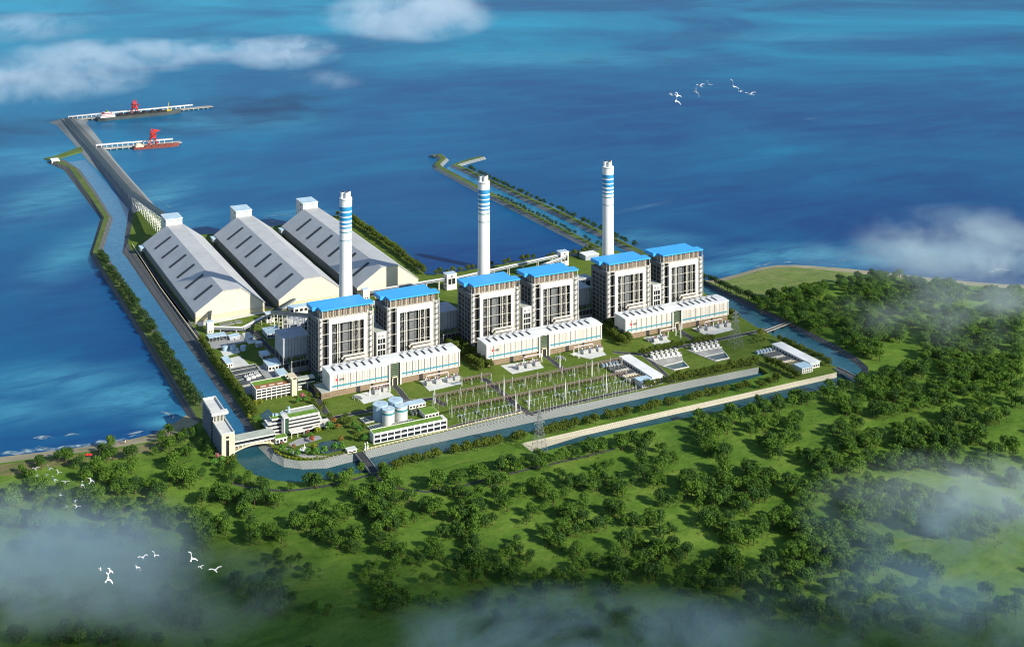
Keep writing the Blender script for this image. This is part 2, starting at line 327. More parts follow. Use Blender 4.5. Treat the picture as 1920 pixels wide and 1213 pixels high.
canal('harbour_water', [(1130, 464), (940, 371), (836, 316), (850, 308), (1047, 392), (1185, 460), (1200, 478)], 'harbour_blue', 0.5)
def bank(name, top, bot, m, zt=G + 0.03, zb=-0.6):
    mb = MB(); a = wp(top, zt); b = wp(bot, max(zb, 0)); n = len(a)
    vs = [(x, y, zt) for x, y in a] + [(x, y, zb) for x, y in b] + [(x, y, -3) for x, y in a] + [(x, y, -3) for x, y in b]
    fs = []
    for i in range(n - 1):
        fs += [(i, i + 1, n + i + 1, n + i), (n + i, n + i + 1, 3 * n + i + 1, 3 * n + i), (i + 1, i, 2 * n + i, 2 * n + i + 1), (2 * n + i, 3 * n + i, 3 * n + i + 1, 2 * n + i + 1)]
    fs += [(0, n, 3 * n, 2 * n), (n - 1, 2 * n + n - 1, 4 * n - 1, 2 * n - 1)]
    mb.add(vs, fs); o = struct(name, mb, m); return o
bank('canal_bank', [(684, 845), (780, 822), (880, 798), (980, 775), (1070, 761), (1160, 742.5), (1264, 719), (1423, 688)],
     [(690, 862), (780, 840), (880, 819), (980, 799), (1070, 780), (1160, 758), (1264, 736), (1420, 703)], 'paved_slope')
bank('outer_canal_bank', [(977, 831), (1120, 798.9), (1260, 767.5), (1420, 731.5), (1569, 698)], [(999, 849), (1120, 812), (1260, 779), (1420, 743), (1569, 709)], 'cream_slope')
bank('garden_bank', [(481, 809), (505, 831), (514, 846), (532, 858.6), (560, 864), (605, 862), (660, 851), (672, 849)],
     [(463, 811), (487, 846), (507, 866), (532, 878), (569, 882), (614, 880), (660, 868), (680, 862)], 'paved_slope')
bank('inlet_bank', [(251, 400), (240, 456), (246, 468), (300, 542), (371, 640), (408, 700), (448, 760), (481, 809)],
     [(240, 391), (227, 477), (238, 489), (280, 552), (341, 640), (384, 700), (426, 760), (463, 811)], 'dark_slope')
bank('side_canal_bank', [(1319, 526), (1384, 556), (1435, 581), (1483, 605), (1551, 638), (1603, 667), (1628, 688), (1627, 701)], [(1316, 531), (1372, 562), (1421, 585), (1471, 609), (1534, 642), (1585, 671), (1613, 692), (1611, 703)], 'dark_slope')
def dike(name, LB, LT, RT_, RB, zt, mats):
    n = len(LT); mb = MB(); vs = []
    for pts, z in ((LB, -0.8), (LT, zt), (RT_, zt), (RB, -0.8)):
        vs += [W(x, y, max(z, 0)) + (z,) for x, y in pts]
    for k, mi in ((0, 0), (1, 1), (2, 0)):
        mb.use(mi); fs = [(k * n + i, (k + 1) * n + i, (k + 1) * n + i + 1, k * n + i + 1)[::-1] for i in range(n - 1)]
        mb.add(vs, fs)
    mb.use(0).add(vs, [(0, n, 2 * n, 3 * n)[::-1], (n - 1, 2 * n - 1, 3 * n - 1, 4 * n - 1), *[(i, i + 1, 3 * n + i + 1, 3 * n + i) for i in range(n - 1)]])
    return struct(name, mb, mats)
def dike_c(name, pts, wt, wb, zt, mats):
    p = wp(pts, zt); n = len(p); rows = [[], [], [], []]
    for i, q in enumerate(p):
        a = p[max(i - 1, 0)]; b = p[min(i + 1, n - 1)]; d = math.dist(a, b); nx, ny = -(b[1] - a[1]) / d, (b[0] - a[0]) / d
        for r, o, z in ((rows[0], wb, -0.8), (rows[1], wt, zt), (rows[2], -wt, zt), (rows[3], -wb, -0.8)): r.append((q[0] + nx * o, q[1] + ny * o, z))
    mb = MB(); vs = sum(rows, [])
    for k, mi in ((0, 0), (1, 1), (2, 0)): mb.use(mi).add(vs, [(k * n + i, (k + 1) * n + i, (k + 1) * n + i + 1, k * n + i + 1) for i in range(n - 1)])
    mb.use(0).add(vs, [(0, 3 * n, 2 * n, n), (n - 1, 2 * n - 1, 3 * n - 1, 4 * n - 1)])
    return struct(name, mb, mats)
dike('dike', [(84, 304), (118, 319), (150, 361), (187, 410), (167, 476), (192, 518), (248, 608), (304, 700), (352, 785), (366, 797)],
     [(100, 303), (130, 314), (161, 358), (195, 408), (174, 472), (203, 518), (262, 612), (322, 704), (370, 784), (376, 792)],
     [(112, 301), (142, 316), (171, 356), (204, 407), (184, 470), (216, 515), (277, 607), (338, 699), (375, 757), (386, 775)],
     [(120, 298), (151, 318), (180, 358), (213, 410), (195, 469), (227, 514), (288, 606), (348, 699), (383, 757), (394, 775)], 6.0, ['dark_slope', 'dike_grass'])
paving_mat('causeway_top', (0.17, 0.185, 0.19), (0.10, 0.11, 0.115), 10.0)
dike('causeway', [(88, 230), (105, 236), (135, 268), (160, 300), (208, 345), (240, 391), (252, 404)],
     [(116, 223), (122, 229), (150, 259), (172, 284), (212, 331), (243, 367), (262, 388)],
     [(136, 220), (142, 226), (169, 254), (192, 279), (231, 324), (260, 357), (284, 384)],
     [(172, 222), (164, 231), (194, 269), (219, 304), (246, 335), (278, 370), (302, 400)], 8.0, ['pale_slope', 'causeway_top'])
slab('spur_dike', [(82, 297), (100, 293.5), (152, 275), (156, 283), (118, 294), (104, 299)], -3, 3.5, 'dike_grass')
BW1 = [(810, 292), (823, 289), (832, 297), (820, 308), (824, 313), (880, 343), (934, 370), (1040, 423), (1130, 468), (1160, 482)]
BW2 = [(904, 293.5), (872, 302), (853, 309), (880, 320), (913, 336), (980, 366.5), (1047, 397), (1130, 437), (1180, 462), (1319, 527)]
dike_c('breakwater', BW1, 7, 16, 5.5, ['pale_slope', 'dike_grass'])
dike_c('outer_breakwater', BW2, 7, 16, 5.5, ['pale_slope', 'dike_grass'])
# shore
def strip(name, a, b, za, zb, m, jit=0.0):
    mb = MB(); n = len(a); A = wp(a, za); Bq = wp(b, max(zb, 0))
    vs = [(x + R.uniform(-jit, jit), y + R.uniform(-jit, jit), za) for x, y in A] + [(x + R.uniform(-jit, jit), y + R.uniform(-jit, jit), zb) for x, y in Bq]
    vs += [(x, y, z - 1.5) for x, y, z in vs]
    for i in range(n - 1):
        mb.add([], [])
    fs = []
    for i in range(n - 1):
        fs += [(i, i + 1, n + i + 1, n + i), (2 * n + i, 3 * n + i, 3 * n + i + 1, 2 * n + i + 1)]
    mb.add(vs, fs); return struct(name, mb, m)
strip('beach', [(-700, 930), (-200, 892), (0, 868), (60, 860), (120, 852), (200, 842), (245, 834), (290, 826), (330, 812), (355, 801), (372, 792)],
      [(-700, 905), (-200, 876), (0, 855), (60, 848), (120, 841), (200, 831), (245, 822), (290, 811), (325, 792), (345, 778), (360, 772)], G + 0.02, -0.4, 'sand')
strip('far_beach', [(1319, 527), (1342, 532), (1384, 520), (1429, 507), (1455, 502.5), (1490, 502), (1526, 504), (1590, 511), (1671, 519), (1752, 530), (1816, 535), (1881, 540), (1920, 541), (2600, 575)],
      [(1320, 525), (1336, 525), (1380, 514), (1425, 501), (1455, 496.5), (1492, 496), (1526, 498), (1590, 503), (1671, 511), (1752, 521), (1816, 527), (1881, 532), (1920, 533), (2600, 566)], G + 0.02, -0.4, 'sand')
def foam(pts, wd, seed):
    r = random.Random(seed); top = []; bot = []
    P = wp(pts, 0.25); dense = []
    for p, q in zip(P, P[1:]):
        k = max(2, int(math.dist(p, q) / 9)); dense += [lerp(p, q, t / k) for t in range(k)]
    n = len(dense); mb = MB(); ph = r.random() * 6
    for i, p in enumerate(dense):
        e = max(0.0, math.sin(math.pi * i / max(1, n - 1))) ** 0.6
        h = wd * e * (0.25 + 0.9 * abs(math.sin(i * 0.37 + ph)) * r.uniform(0.4, 1)); s = r.uniform(-0.4, 0.4) * wd
        top.append((p[0], p[1] + s + h, 0.3)); bot.append((p[0], p[1] + s - h * r.uniform(0.3, 1), 0.3))
    vs = top + bot; mb.add(vs, [(n + i, n + i + 1, i + 1, i) for i in range(n - 1)]); return mb
slab('dune_ground', [(-300, 902), (-100, 884), (0, 871), (60, 863), (120, 855), (200, 845), (245, 837), (290, 829), (330, 815), (355, 804), (370, 797), (360, 815), (335, 832), (300, 845), (255, 850), (215, 862), (180, 861), (130, 872), (80, 876), (30, 890), (-20, 893), (-120, 910)], G - 1, G + 0.05, 'dune_grass')
fm = MB()
for k, (pts, wd) in enumerate([([(-60, 858), (0, 852), (60, 845), (120, 838), (175, 833), (235, 822), (285, 810)], 9), ([(62, 822), (90, 819), (120, 823)], 9), ([(118, 817), (140, 814), (160, 813)], 9), ([(232, 815), (260, 810), (280, 805)], 5),
        ([(300, 770), (330, 782), (350, 779)], 10), ([(196, 312), (225, 335), (262, 362), (300, 388), (330, 408)], 16), ([(262, 345), (282, 362), (312, 385), (345, 402)], 14), ([(494, 407), (520, 403), (560, 404)], 10),
        ([(500, 418), (530, 412)], 8), ([(1400, 505), (1450, 492), (1520, 492), (1600, 500)], 5), ([(1575, 490), (1600, 488)], 8), ([(1845, 512), (1880, 506), (1920, 508)], 9), ([(1740, 520), (1830, 526)], 5)]):
    q = foam(pts, wd, k); fm.add(q.v, q.f)
o = fm.build('surf', ['surf']); o['kind'] = 'stuff'
# roads, drives and hard standings
def road(name, pts, wd, m='asphalt', z=G + 0.10, px=True, kerb=True):
    P = wp(pts, z) if px else pts; n = len(P); mb = MB(); rows = {o: [] for o in (-1.0, 1.0)}
    for o_ in rows:
        for i, q in enumerate(P):
            a = P[max(i - 1, 0)]; b = P[min(i + 1, n - 1)]; d = math.dist(a, b); nx, ny = -(b[1] - a[1]) / d, (b[0] - a[0]) / d
            rows[o_].append((q[0] + nx * o_ * wd / 2, q[1] + ny * o_ * wd / 2))
    l, r_ = rows[1.0], rows[-1.0]
    vs = [(x, y, z) for x, y in l + r_] + [(x, y, z - 1) for x, y in l + r_]
    fs = []
    for i in range(n - 1): fs += [(n + i, n + i + 1, i + 1, i), (i, i + 1, 2 * n + i + 1, 2 * n + i), (n + i + 1, n + i, 3 * n + i, 3 * n + i + 1)]
    mb.add(vs, fs)
    if kerb:
        mb.use(1)
        for row in (l, r_):
            for p, q in zip(row, row[1:]): mb.bar((p[0], p[1], z + 0.02), (q[0], q[1], z + 0.02), 0.5, 0.3)
    return struct(name, mb, [m, 'concrete'])
road('road', [(254, 470), (300, 537), (372, 632), (398, 668)], 8)
road('road', [(398, 630), (443, 617.5), (475, 622), (515, 662), (556, 703), (590, 738), (612, 776)], 9, z=G + 0.16)
road('road', [(604, 787), (650, 778), (699, 769), (763, 752), (810, 747), (835, 760)], 9)
road('road', [(738, 722), (748, 731), (758, 744), (764, 752)], 9, z=G + 0.14)
road('road', [(905, 708), (940, 735), (968, 760), (994, 776)], 9, z=G + 0.14)
road('road', [(838, 804), (870, 795), (980, 770), (997, 775), (1080, 754), (1179, 732), (1215, 724), (1240, 716)], 8)
road('road', [(1018, 664), (1035, 676), (1050, 688), (1060, 696)], 9, z=G + 0.14)
road('road', [(1150, 660), (1200, 665), (1282, 649), (1342, 638), (1415, 622.5), (1442, 617)], 9)
road('road', [(1275, 620), (1290, 630), (1306, 641)], 9, z=G + 0.14)
road('road', [(1205, 664), (1235, 690), (1262, 716)], 7, z=G + 0.18)
road('road', [(436, 905), (465, 913), (522, 920), (560, 918), (615, 910), (665, 898), (699, 888)], 5, z=G + 0.08, kerb=False)
road('road', [(699, 886), (722, 905), (752, 916), (800, 922), (860, 913), (922, 896), (980, 882), (1095, 856), (1152, 841)], 4, z=G + 0.12, kerb=False)
def yard(pts, m='concrete', z=G + 0.20, name='yard'): return slab(name, pts, G - 1, z, m)
for k, pts in enumerate([[(664, 740), (682, 757), (739, 742), (721, 727)], [(786, 714), (805, 733), (867, 719), (852, 704)], [(938, 685), (961, 701), (1020, 689), (1006, 674)], [(1068, 664), (1106, 673), (1137, 665), (1124, 652), (1096, 655)],
           [(1206, 633), (1231, 648), (1258, 640), (1240, 627)], [(1297, 615), (1326, 630), (1376, 618), (1362, 606)]]): yard(pts, 'pale_concrete', name='transformer_yard')
yard([(388, 640), (398, 655), (466, 640), (446, 622)], 'pave'); yard([(453, 625), (467, 622), (485, 641), (466, 645)], 'pale_concrete', G + 0.24); yard([(413, 658), (420, 668), (450, 661), (446, 651)], 'pale_concrete')
yard([(432, 671), (450, 667), (468, 684), (432, 692)], 'pale_concrete'); yard([(479, 687), (500, 683), (530, 706), (503, 712)], 'pave'); yard([(452, 725), (468, 722), (476, 736), (462, 740)], 'pave')
yard([(365, 604), (374, 612), (500, 586), (492, 578)], 'pale_concrete'); yard([(540, 832), (560, 822), (598, 816), (604, 822), (548, 838)], 'pave')
for xx in (-96, 44, 184): road('road', [(xx, 395), (xx, 815)], 15, z=G + 0.1, px=False, kerb=False)
road('road', [(-104, 384), (330, 384)], 7, z=G + 0.14, px=False)
yard([(543, 616), (560, 650), (590, 690), (640, 660), (600, 610)], 'pave', G + 0.17)
# ================================================================== building materials
mat('white_panel', (0.66, 0.645, 0.59), 0.6, 0.08, 0.05)
mat('white_roof', (0.72, 0.74, 0.74), 0.6, 0.12, 0.04)
mat('white_steel', (0.74, 0.74, 0.70), 0.5, 0.10, 0.08)
mat('white_paint', (0.80, 0.80, 0.78), 0.5, 0.06, 0.05)
mat('joint_dark', (0.10, 0.085, 0.075), 0.8); mat('joint_pale', (0.36, 0.30, 0.23), 0.8)
mat('brown_brick', (0.26, 0.19, 0.12), 0.85, 0.25, 0.3, detail=6)
mat('dark_gap', (0.025, 0.025, 0.028), 0.7); mat('shutter', (0.07, 0.06, 0.055), 0.7, 0.2, 0.4)
mat('teal_band', (0.03, 0.22, 0.30), 0.5)
mat('green_glass', (0.030, 0.075, 0.045), 0.15, 0.35, 0.25, spec=0.6)
mat('dark_glass', (0.018, 0.024, 0.030), 0.2, 0.4, 0.3, spec=0.35)
mat('blue_roof', (0.045, 0.37, 0.84), 0.45, 0.06, 0.03)
mat('beige_cladding', (0.36, 0.29, 0.22), 0.8, 0.2, 0.4)
mat('side_grey', (0.12, 0.135, 0.145), 0.6, 0.15, 0.1); mat('grey_steel', (0.30, 0.32, 0.33), 0.5, 0.2, 0.2, metal=0.2)
mat('pale_steel', (0.62, 0.60, 0.52), 0.5, 0.15, 0.2)
mat('black_steel', (0.035, 0.033, 0.032), 0.6, 0.3, 0.3)
mat('boiler_shade', (0.038, 0.037, 0.036), 0.7, 0.5, 0.14)  # near-black stands in for the shade inside the open steel frame
mat('boiler_panel', (0.17, 0.18, 0.185), 0.45, 0.3, 0.2, metal=0.2)
mat('cream', (0.64, 0.57, 0.40), 0.7, 0.08, 0.05); mat('cream_duct', (0.58, 0.54, 0.45), 0.5, 0.12, 0.2)
mat('concrete_white', (0.78, 0.78, 0.75), 0.6, 0.05, 0.03)
mat('stripe_blue', (0.03, 0.24, 0.46), 0.5); mat('stripe_teal', (0.05, 0.24, 0.27), 0.5)
mat('shed_roof', (0.44, 0.455, 0.46), 0.6, 0.10, 0.03); mat('shed_wall', (0.66, 0.60, 0.46), 0.75, 0.06, 0.03); mat('shed_base', (0.66, 0.55, 0.34), 0.75, 0.10, 0.04)
mat('shed_side_shade', (0.20, 0.215, 0.21), 0.7, 0.15, 0.05); mat('slot_dark', (0.028, 0.032, 0.036), 0.6); mat('skylight', (0.050, 0.056, 0.062), 0.35, 0.2, 0.2)  # shed sides darker than the cream ends: their shade is in the colour
mat('esp_panel', (0.34, 0.37, 0.41), 0.6, 0.15, 0.08); mat('blue_tint', (0.20, 0.34, 0.50), 0.5, 0.2, 0.1)
mat('pale_blue_roof', (0.42, 0.58, 0.68), 0.5, 0.15, 0.06); mat('tank_blue', (0.34, 0.46, 0.56), 0.45, 0.15, 0.15)
mat('roof_green', (0.13, 0.26, 0.025), 0.9, 0.25, 0.15); mat('roof_brown', (0.30, 0.125, 0.045), 0.9, 0.2, 0.15)
mat('roof_grey', (0.40, 0.44, 0.38), 0.85, 0.15, 0.1); mat('red_paint', (0.55, 0.03, 0.02), 0.5, 0.15, 0.1)
mat('rust_red', (0.22, 0.055, 0.04), 0.7, 0.3, 0.2); mat('hull_dark', (0.07, 0.085, 0.085), 0.6, 0.3, 0.05); mat('coal', (0.025, 0.028, 0.03), 0.9, 0.3, 0.1)
mat('belt_dark', (0.035, 0.055, 0.065), 0.6, 0.2, 0.1); mat('porcelain', (0.55, 0.57, 0.55), 0.3); mat('insulator', (0.20, 0.085, 0.065), 0.4)
mat('lattice', (0.50, 0.53, 0.52), 0.5, metal=0.3); mat('logo_red', (0.70, 0.03, 0.05), 0.6); mat('logo_dark', (0.05, 0.05, 0.09), 0.6)
mat('trafo_grey', (0.42, 0.46, 0.50), 0.5, 0.15, 0.4); mat('bark', (0.09, 0.065, 0.04), 0.9, 0.3, 0.5)
mat('yellow_paint', (0.50, 0.36, 0.03), 0.6); mat('skin', (0.35, 0.2, 0.14), 0.6)
H0 = [12.5, 256.0, 499.5]; NTH = ['nearest', 'middle', 'farthest']
# ------------------------------------------------------------------ turbine halls
def hall(i):
    t = thing('turbine_hall', ['long white turbine hall nearest the office link bridge, low brown annexe at its end',
                               'long white turbine hall in the middle of the row behind the switchyard gantries',
                               'long white turbine hall at the far end, beside the side canal'][i], 'hall', (H0[i], -2, G), group='white turbine halls in a row')
    L = 200.0
    w_ = MB()
    w_.box(0, 88, 0, 33, 9, 32); w_.box(107, L, 0, 33, 9, 32); w_.box(88, 107, 3, 33, 9, 31.5)
    w_.use(1)
    for x in [6 + 2.35 * k for k in range(35)] + [110 + 2.35 * k for k in range(38)]:
        if x < 86 or 108 < x < 198:
            strong = int(round((x % 9.4) / 2.35)) == 1
            w_.use(1 if strong else 2).box(x, x + (1.15 if strong else 0.9), -0.06, 0.02, 10.2, 30.2 if strong else 29.6)
    w_.use(1).box(197.2, 198.0, -0.06, 0.02, 9.5, 31)
    wo = w_.build('wall', ['white_panel', 'joint_dark', 'joint_pale'], t)
    b = MB()
    b.box(1.5, 88, 1.5, 32, -1, 9)
    b.box(107, L - 1, 1.5, 32, -1, 9)
    for z in (2.2, 4.6, 7.0): b.use(1).box(1.6, 87, 1.42, 1.5, z, z + 0.15).box(108, L - 1.2, 1.42, 1.5, z, z + 0.15)
    bo = b.build('base_wall', ['brown_brick', 'joint_dark'], t)
    if i == 0:
        a = MB(); a.box(-12.3, 1.4, -0.2, 34, -1, 8.6); a.use(1).box(-12.6, 1.4, -0.5, 34.3, 8.6, 9.3); a.use(2)
        for x in range(6): a.box(-11 + x * 2, -10.3 + x * 2, -0.3, -0.15, 2, 6)
        a.build('annexe', ['brown_brick', 'roof_grey', 'joint_dark'], t)
    r = MB(); r.extrude_x([(-0.7, 31.9), (33.7, 31.9), (33.7, 33.0), (16.5, 33.9), (-0.7, 33.0)], -0.7, L + 0.7)
    ro = r.build('roof', ['white_roof'], t)
    for k in [9 + 11.2 * j for j in range(7)] + [113 + 11.2 * j for j in range(7)]:
        s_ = MB(); s_.extrude_x([(7, 33.3), (21, 33.5), (21, 34.7), (14, 35.1), (7, 34.5)], k, k + 1.7); s_.build('skylight', ['skylight'], ro)
        f = MB(); f.cyl(k + 4.6, 25, 33.3, 35.3, 1.1, 10).cyl(k + 7.2, 26, 33.3, 35.0, 0.9, 10).use(1).cyl(k + 4.6, 25, 35.3, 35.5, 0.8, 8); f.build('roof_fan', ['grey_steel', 'skylight'], ro)
    st = MB(); st.box(3, 87.5, -0.16, -0.06, 13.7, 15.8); st.box(107.6, 197, -0.16, -0.06, 13.7, 15.8); st.build('blue_stripe', ['teal_band'], wo)
    e = MB(); e.box(90, 105, 1.2, 3.1, -1, 30.6)
    e.use(1)
    for z in range(2, 30, 3): e.box(90, 105, 1.05, 1.2, z, z + 0.45)
    e.use(2).box(88.0, 89.9, -1.6, 3, -1, 31.2).box(105.1, 106.9, -1.6, 3, -1, 31.2).use(3).box(89.9, 91.0, 0.4, 3, -1, 30.6).box(104.0, 105.1, 0.4, 3, -1, 30.6)
    eo = e.build('entrance_tower', ['green_glass', 'joint_pale', 'white_panel', 'joint_dark'], t)
    d = MB(); d.box(93, 94.5, -0.8, 1.3, -0.5, 12).box(100.5, 102, -0.8, 1.3, -0.5, 12).box(93, 102, -0.8, 1.3, 11, 12.4).use(1).box(94.5, 100.5, 0.6, 1.1, -0.5, 11)
    d.build('door', ['cream', 'dark_gap'], eo)
    for x0, x1, z1 in ((40, 45, 8.8), (62, 64.5, 8.8), (136, 141, 8.8), (166, 168.5, 8.8)):
        g_ = MB(); g_.box(x0, x1, 1.2, 1.6, -0.5, z1).use(1).box(x0 - 0.5, x0, 1.1, 1.6, -0.5, z1).box(x1, x1 + 0.5, 1.1, 1.6, -0.5, z1); g_.build('loading_door', ['dark_gap', 'shutter'], bo)
    lg = MB(); n = 10; cx, cz = 10.0, 23.4                     # emblem and lettering on the white wall
    pts = [(cx + (2.3 if k % 2 == 0 else 1.1) * math.cos(math.pi * k / n + 0.2), cz + (2.3 if k % 2 == 0 else 1.1) * math.sin(math.pi * k / n + 0.2)) for k in range(2 * n)]
    lg.extrude_y([(x, z) for x, z in pts], -0.32, -0.07)
    lg.use(1)
    for k, (a, b_) in enumerate(((0, 1), (1.7, 2), (2.9, 3), (4.1, 4))):
        x = 13.2 + k * 2.1
        lg.box(x, x + 1.7, -0.3, -0.07, 22.4, 22.9).box(x, x + 0.5, -0.3, -0.07, 22.4, 24.4).box(x, x + 1.7, -0.3, -0.07, 24.0, 24.4)
        if k % 2: lg.box(x + 1.2, x + 1.7, -0.3, -0.07, 22.4, 24.4)
        else: lg.box(x + 0.5, x + 1.4, -0.3, -0.07, 23.2, 23.5)
    for k in range(6): lg.box(13.2 + k * 1.35, 14.2 + k * 1.35, -0.3, -0.07, 21.2, 21.7)
    lg.build('emblem', ['logo_red', 'logo_dark'], wo)
for i in range(3): hall(i)
# ------------------------------------------------------------------ boiler houses
def boiler():
    t = thing('boiler_house', 'x', 'boiler house', (0, 0, G), group='open steel boiler houses under blue roofs')
    r = MB(); zt = 101
    out_ = [(0, 0), (81, 0), (82, 18.5), (73.5, 18.5), (74.5, 45), (-8, 45), (-7.5, 18.5), (0, 18.5)]
    r.prism([(0, 0), (81, 0), (82, 18.5), (0, 18.5)], 99.2, zt).prism([(-7.5, 18.5), (73.5, 18.5), (74.5, 45), (-8, 45)], 95.4, zt + 0.02); r.build('roof', ['blue_roof'], t)
    c = MB(); c.box(3, 77, 5, 18, 87.6, 99.2).box(3, 73, 18, 42, 87.6, 95.4)
    c.use(1)
    for k in range(30): c.box(4 + k * 2.45, 5.0 + k * 2.45, 4.6, 5.0, 88, 99.1)
    c.use(2).box(2, 78, 1, 7, 86.95, 87.6)
    for k in range(9): c.box(6 + k * 8.3, 8 + k * 8.3, 0.6, 4.5, 87.6, 88.2)
    co = c.build('cladding', ['beige_cladding', 'joint_dark', 'pale_steel'], t)
    for k in range(10): MB().box(1.2 + k * 8.6, 1.75 + k * 8.6, 0.5, 1.05, 82, 99.2).build('roof_post', ['pale_steel'], co)
    for y in (9, 18): MB().box(0.6, 1.4, y, y + 0.8, 86, 99.2).build('roof_post', ['pale_steel'], co)
    # white portal on the front
    f = MB(); f.box(11.5, 16.2, 0, 3, -1, 86.5).box(65.2, 70, 0, 3, -1, 86.5).box(16.2, 65.2, 0, 3, 78.5, 86.5); f.build('portal_frame', ['white_steel'], t)
    # recessed boiler behind
    b = MB(); b.box(4, 74, 13, 44, -1, 87); b.use(1)
    for x0, x1, y0 in ((27, 33, 9.5), (35, 47, 8.0), (21, 25.5, 10.5), (56, 62, 10.5)): b.box(x0, x1, y0, 13.2, -1, 84)
    b.use(2)
    for z in (12, 24, 36, 48, 60, 72): b.box(5, 73, 11.8, 13.1, z, z + 1.6)
    for k in range(12): b.box(17 + k * 4.1, 17.8 + k * 4.1, 11.5, 13.1, -1, 80)
    b.use(0).box(50, 55.5, 9, 13.2, -1, 82)
    b.build('boiler', ['boiler_shade', 'boiler_panel', 'black_steel'], t)
    s_ = MB()                                            # steelwork of the front: columns, landings, braces
    for x in (24.3, 27.2, 47.0, 49.8, 56.2, 58.8): s_.box(x, x + 0.8, 1.2, 2.0, -1, 84)
    for z in (20, 35, 50, 65): s_.box(16, 65.4, 0.9, 1.4, z, z + 0.5)
    for x in (70.6, 80): s_.box(x, x + 0.7, 0.2, 1.0, -1, 92)
    for z in (14, 31, 48, 65, 82): s_.box(0, 11.5, 0.4, 1.0, z, z + 0.55).box(70, 80, 0.4, 1.0, z, z + 0.55)
    s_.use(1)
    for x0, x1 in ((16.6, 24), (50.6, 56), (59.6, 65)):
        for k in range(5):
            z = 4 + k * 15.5
            s_.bar((x0, 4, z), (x1, 4, z + 8), 1.3).bar((x1, 4, z + 8), (x0, 4, z + 15.5), 1.3)
    s_.use(3).box(9.6, 11.4, 1.0, 2.5, -1, 86.5).use(2).box(2.0, 11.4, 5.2, 7, -1, 86).box(70.1, 74, 6, 7, -1, 86)  # dark strips in the side bays stand in for the shade behind
    s_.build('steelwork', ['pale_steel', 'black_steel', 'dark_gap', 'side_grey'], t)
    # long side facing the canal: grey frame with an open grid; the same on the other side
    for nm, xa, xb in (('side_frame', -4.6, -3.2), ('side_frame', 77.6, 79.0)):
        q = MB(); q.box(xa, xb, 1.5, 4, -1, 88).box(xa, xb, 44.5, 49, -1, 88).box(xa, xb, 4, 44.5, 80.5, 88)
        q.use(1)
        for y in (14.5, 24, 34): q.box(xa + 0.2, xb, y, y + 0.8, -1, 80.5)
        for k in range(11): q.box(xa + 0.1, xb, 4, 44.5, 4 + k * 7, 4.6 + k * 7)
        q.use(2).box(xa + 1.2 if xa < 0 else xa + 0.0, xb if xa < 0 else xb - 1.2, 4, 44.5, -1, 80.5)  # dark sheet behind the grid, painted as interior shade
        q.build(nm, ['side_grey', 'grey_steel', 'boiler_shade'], t)
    bk = MB(); bk.box(-3.2, 77.6, 44, 48.5, -1, 88); bk.use(1)
    for k in range(11): bk.box(-3.2, 77.6, 48.5, 48.8, 4 + k * 7, 4.8 + k * 7)
    bk.use(2).box(-3.2, 77.6, 1.5, 44, 86.2, 86.9)
    bk.build('rear_wall', ['boiler_shade', 'pale_steel', 'grey_steel'], t)
    for x in (-0.6, 75.6):                              # white stair towers with a ring at each landing
        st = MB(); st.cyl(x, 0.6, -1, 88.5, 1.9, 16).use(1)
        for k in range(11): st.lathe([(2.1, 4 + k * 8), (2.15, 4.8 + k * 8)], x, 0.6, 16).bar((x - 2.3, -1.6, 4.4 + k * 8), (x + 2.3, -1.2, 7.4 + k * 8), 0.7)
        st.use(2).box(x + 2.5, x + 3.0, 0, 0.7, -1, 90).box(x - 3.2, x - 2.8, 0, 0.7, -1, 90)
        st.build('stair_tower', ['white_steel', 'shutter', 'pale_steel'], t)
    d = MB(); d.tube([(30, -5, 20), (33, -5.5, 24), (34.5, -6, 26.5), (66, -6, 26.5), (69, -5, 26.5)], [1.2, 1.9, 2.3, 2.3, 1.2], 10).tube([(30, -2.5, 27), (33, -2.8, 30.4), (68, -2.8, 30.4)], 1.5, 10); d.build('steam_duct', ['cream_duct'], t)
    return t
B0 = boiler(); first = True; BL = []
names = [('nearest the office link bridge', 'x'), ('right one behind the nearest turbine hall',), ('hiding the foot of the middle chimney',), ('right one behind the middle turbine hall',),
         ('hiding the foot of the farthest chimney',), ('last of the row against the sea',)]
for i in range(3):
    for j in range(2):
        loc = (H0[i] + 9 + 105.5 * j, 62, G); lab = 'blue-roofed open boiler house with white portal, ' + names[2 * i + j][0]
        if first: B0.location = loc; B0['label'] = lab; first = False
        else: dup(B0, loc, label=lab)
# ------------------------------------------------------------------ control blocks between each pair
def control():
    t = thing('control_block', 'x', 'building', (0, 0, G), group='white control blocks between paired boiler houses')
    a = MB(); a.box(0, 15.5, 1.2, 50, -1, 54)
    a.use(0).box(0, 1.6, 0, 1.2, -1, 54).box(13.9, 15.5, 0, 1.2, -1, 54).box(1.6, 13.9, 0, 1.2, 45, 54).box(1.6, 13.9, 0, 1.2, 36.5, 38).box(1.6, 13.9, 0, 1.2, 28, 29.5).box(1.6, 13.9, 0, 1.2, 19, 20.5).box(1.6, 13.9, 0, 1.2, 9, 11)
    a.build('wall', ['white_panel'], t)
    g_ = MB(); g_.box(1.6, 5.5, 0.7, 1.25, 0, 45).box(6.6, 9.4, 0.7, 1.25, 0, 45).box(10.5, 13.9, 0.7, 1.25, 0, 45)
    g_.use(0)
    for x in (2.2, 4.4, 8.6, 10.8): g_.box(x, x + 1.6, -0.08, 0.1, 48.5, 50.2)
    g_.build('window', ['dark_glass'], t)
    r = MB(); r.box(-0.4, 15.9, -0.4, 50.4, 54, 55); r.use(1).box(1, 14.5, 1, 49, 55, 55.15); r.build('roof', ['white_panel', 'roof_grey'], t)
    return t
c0 = control()
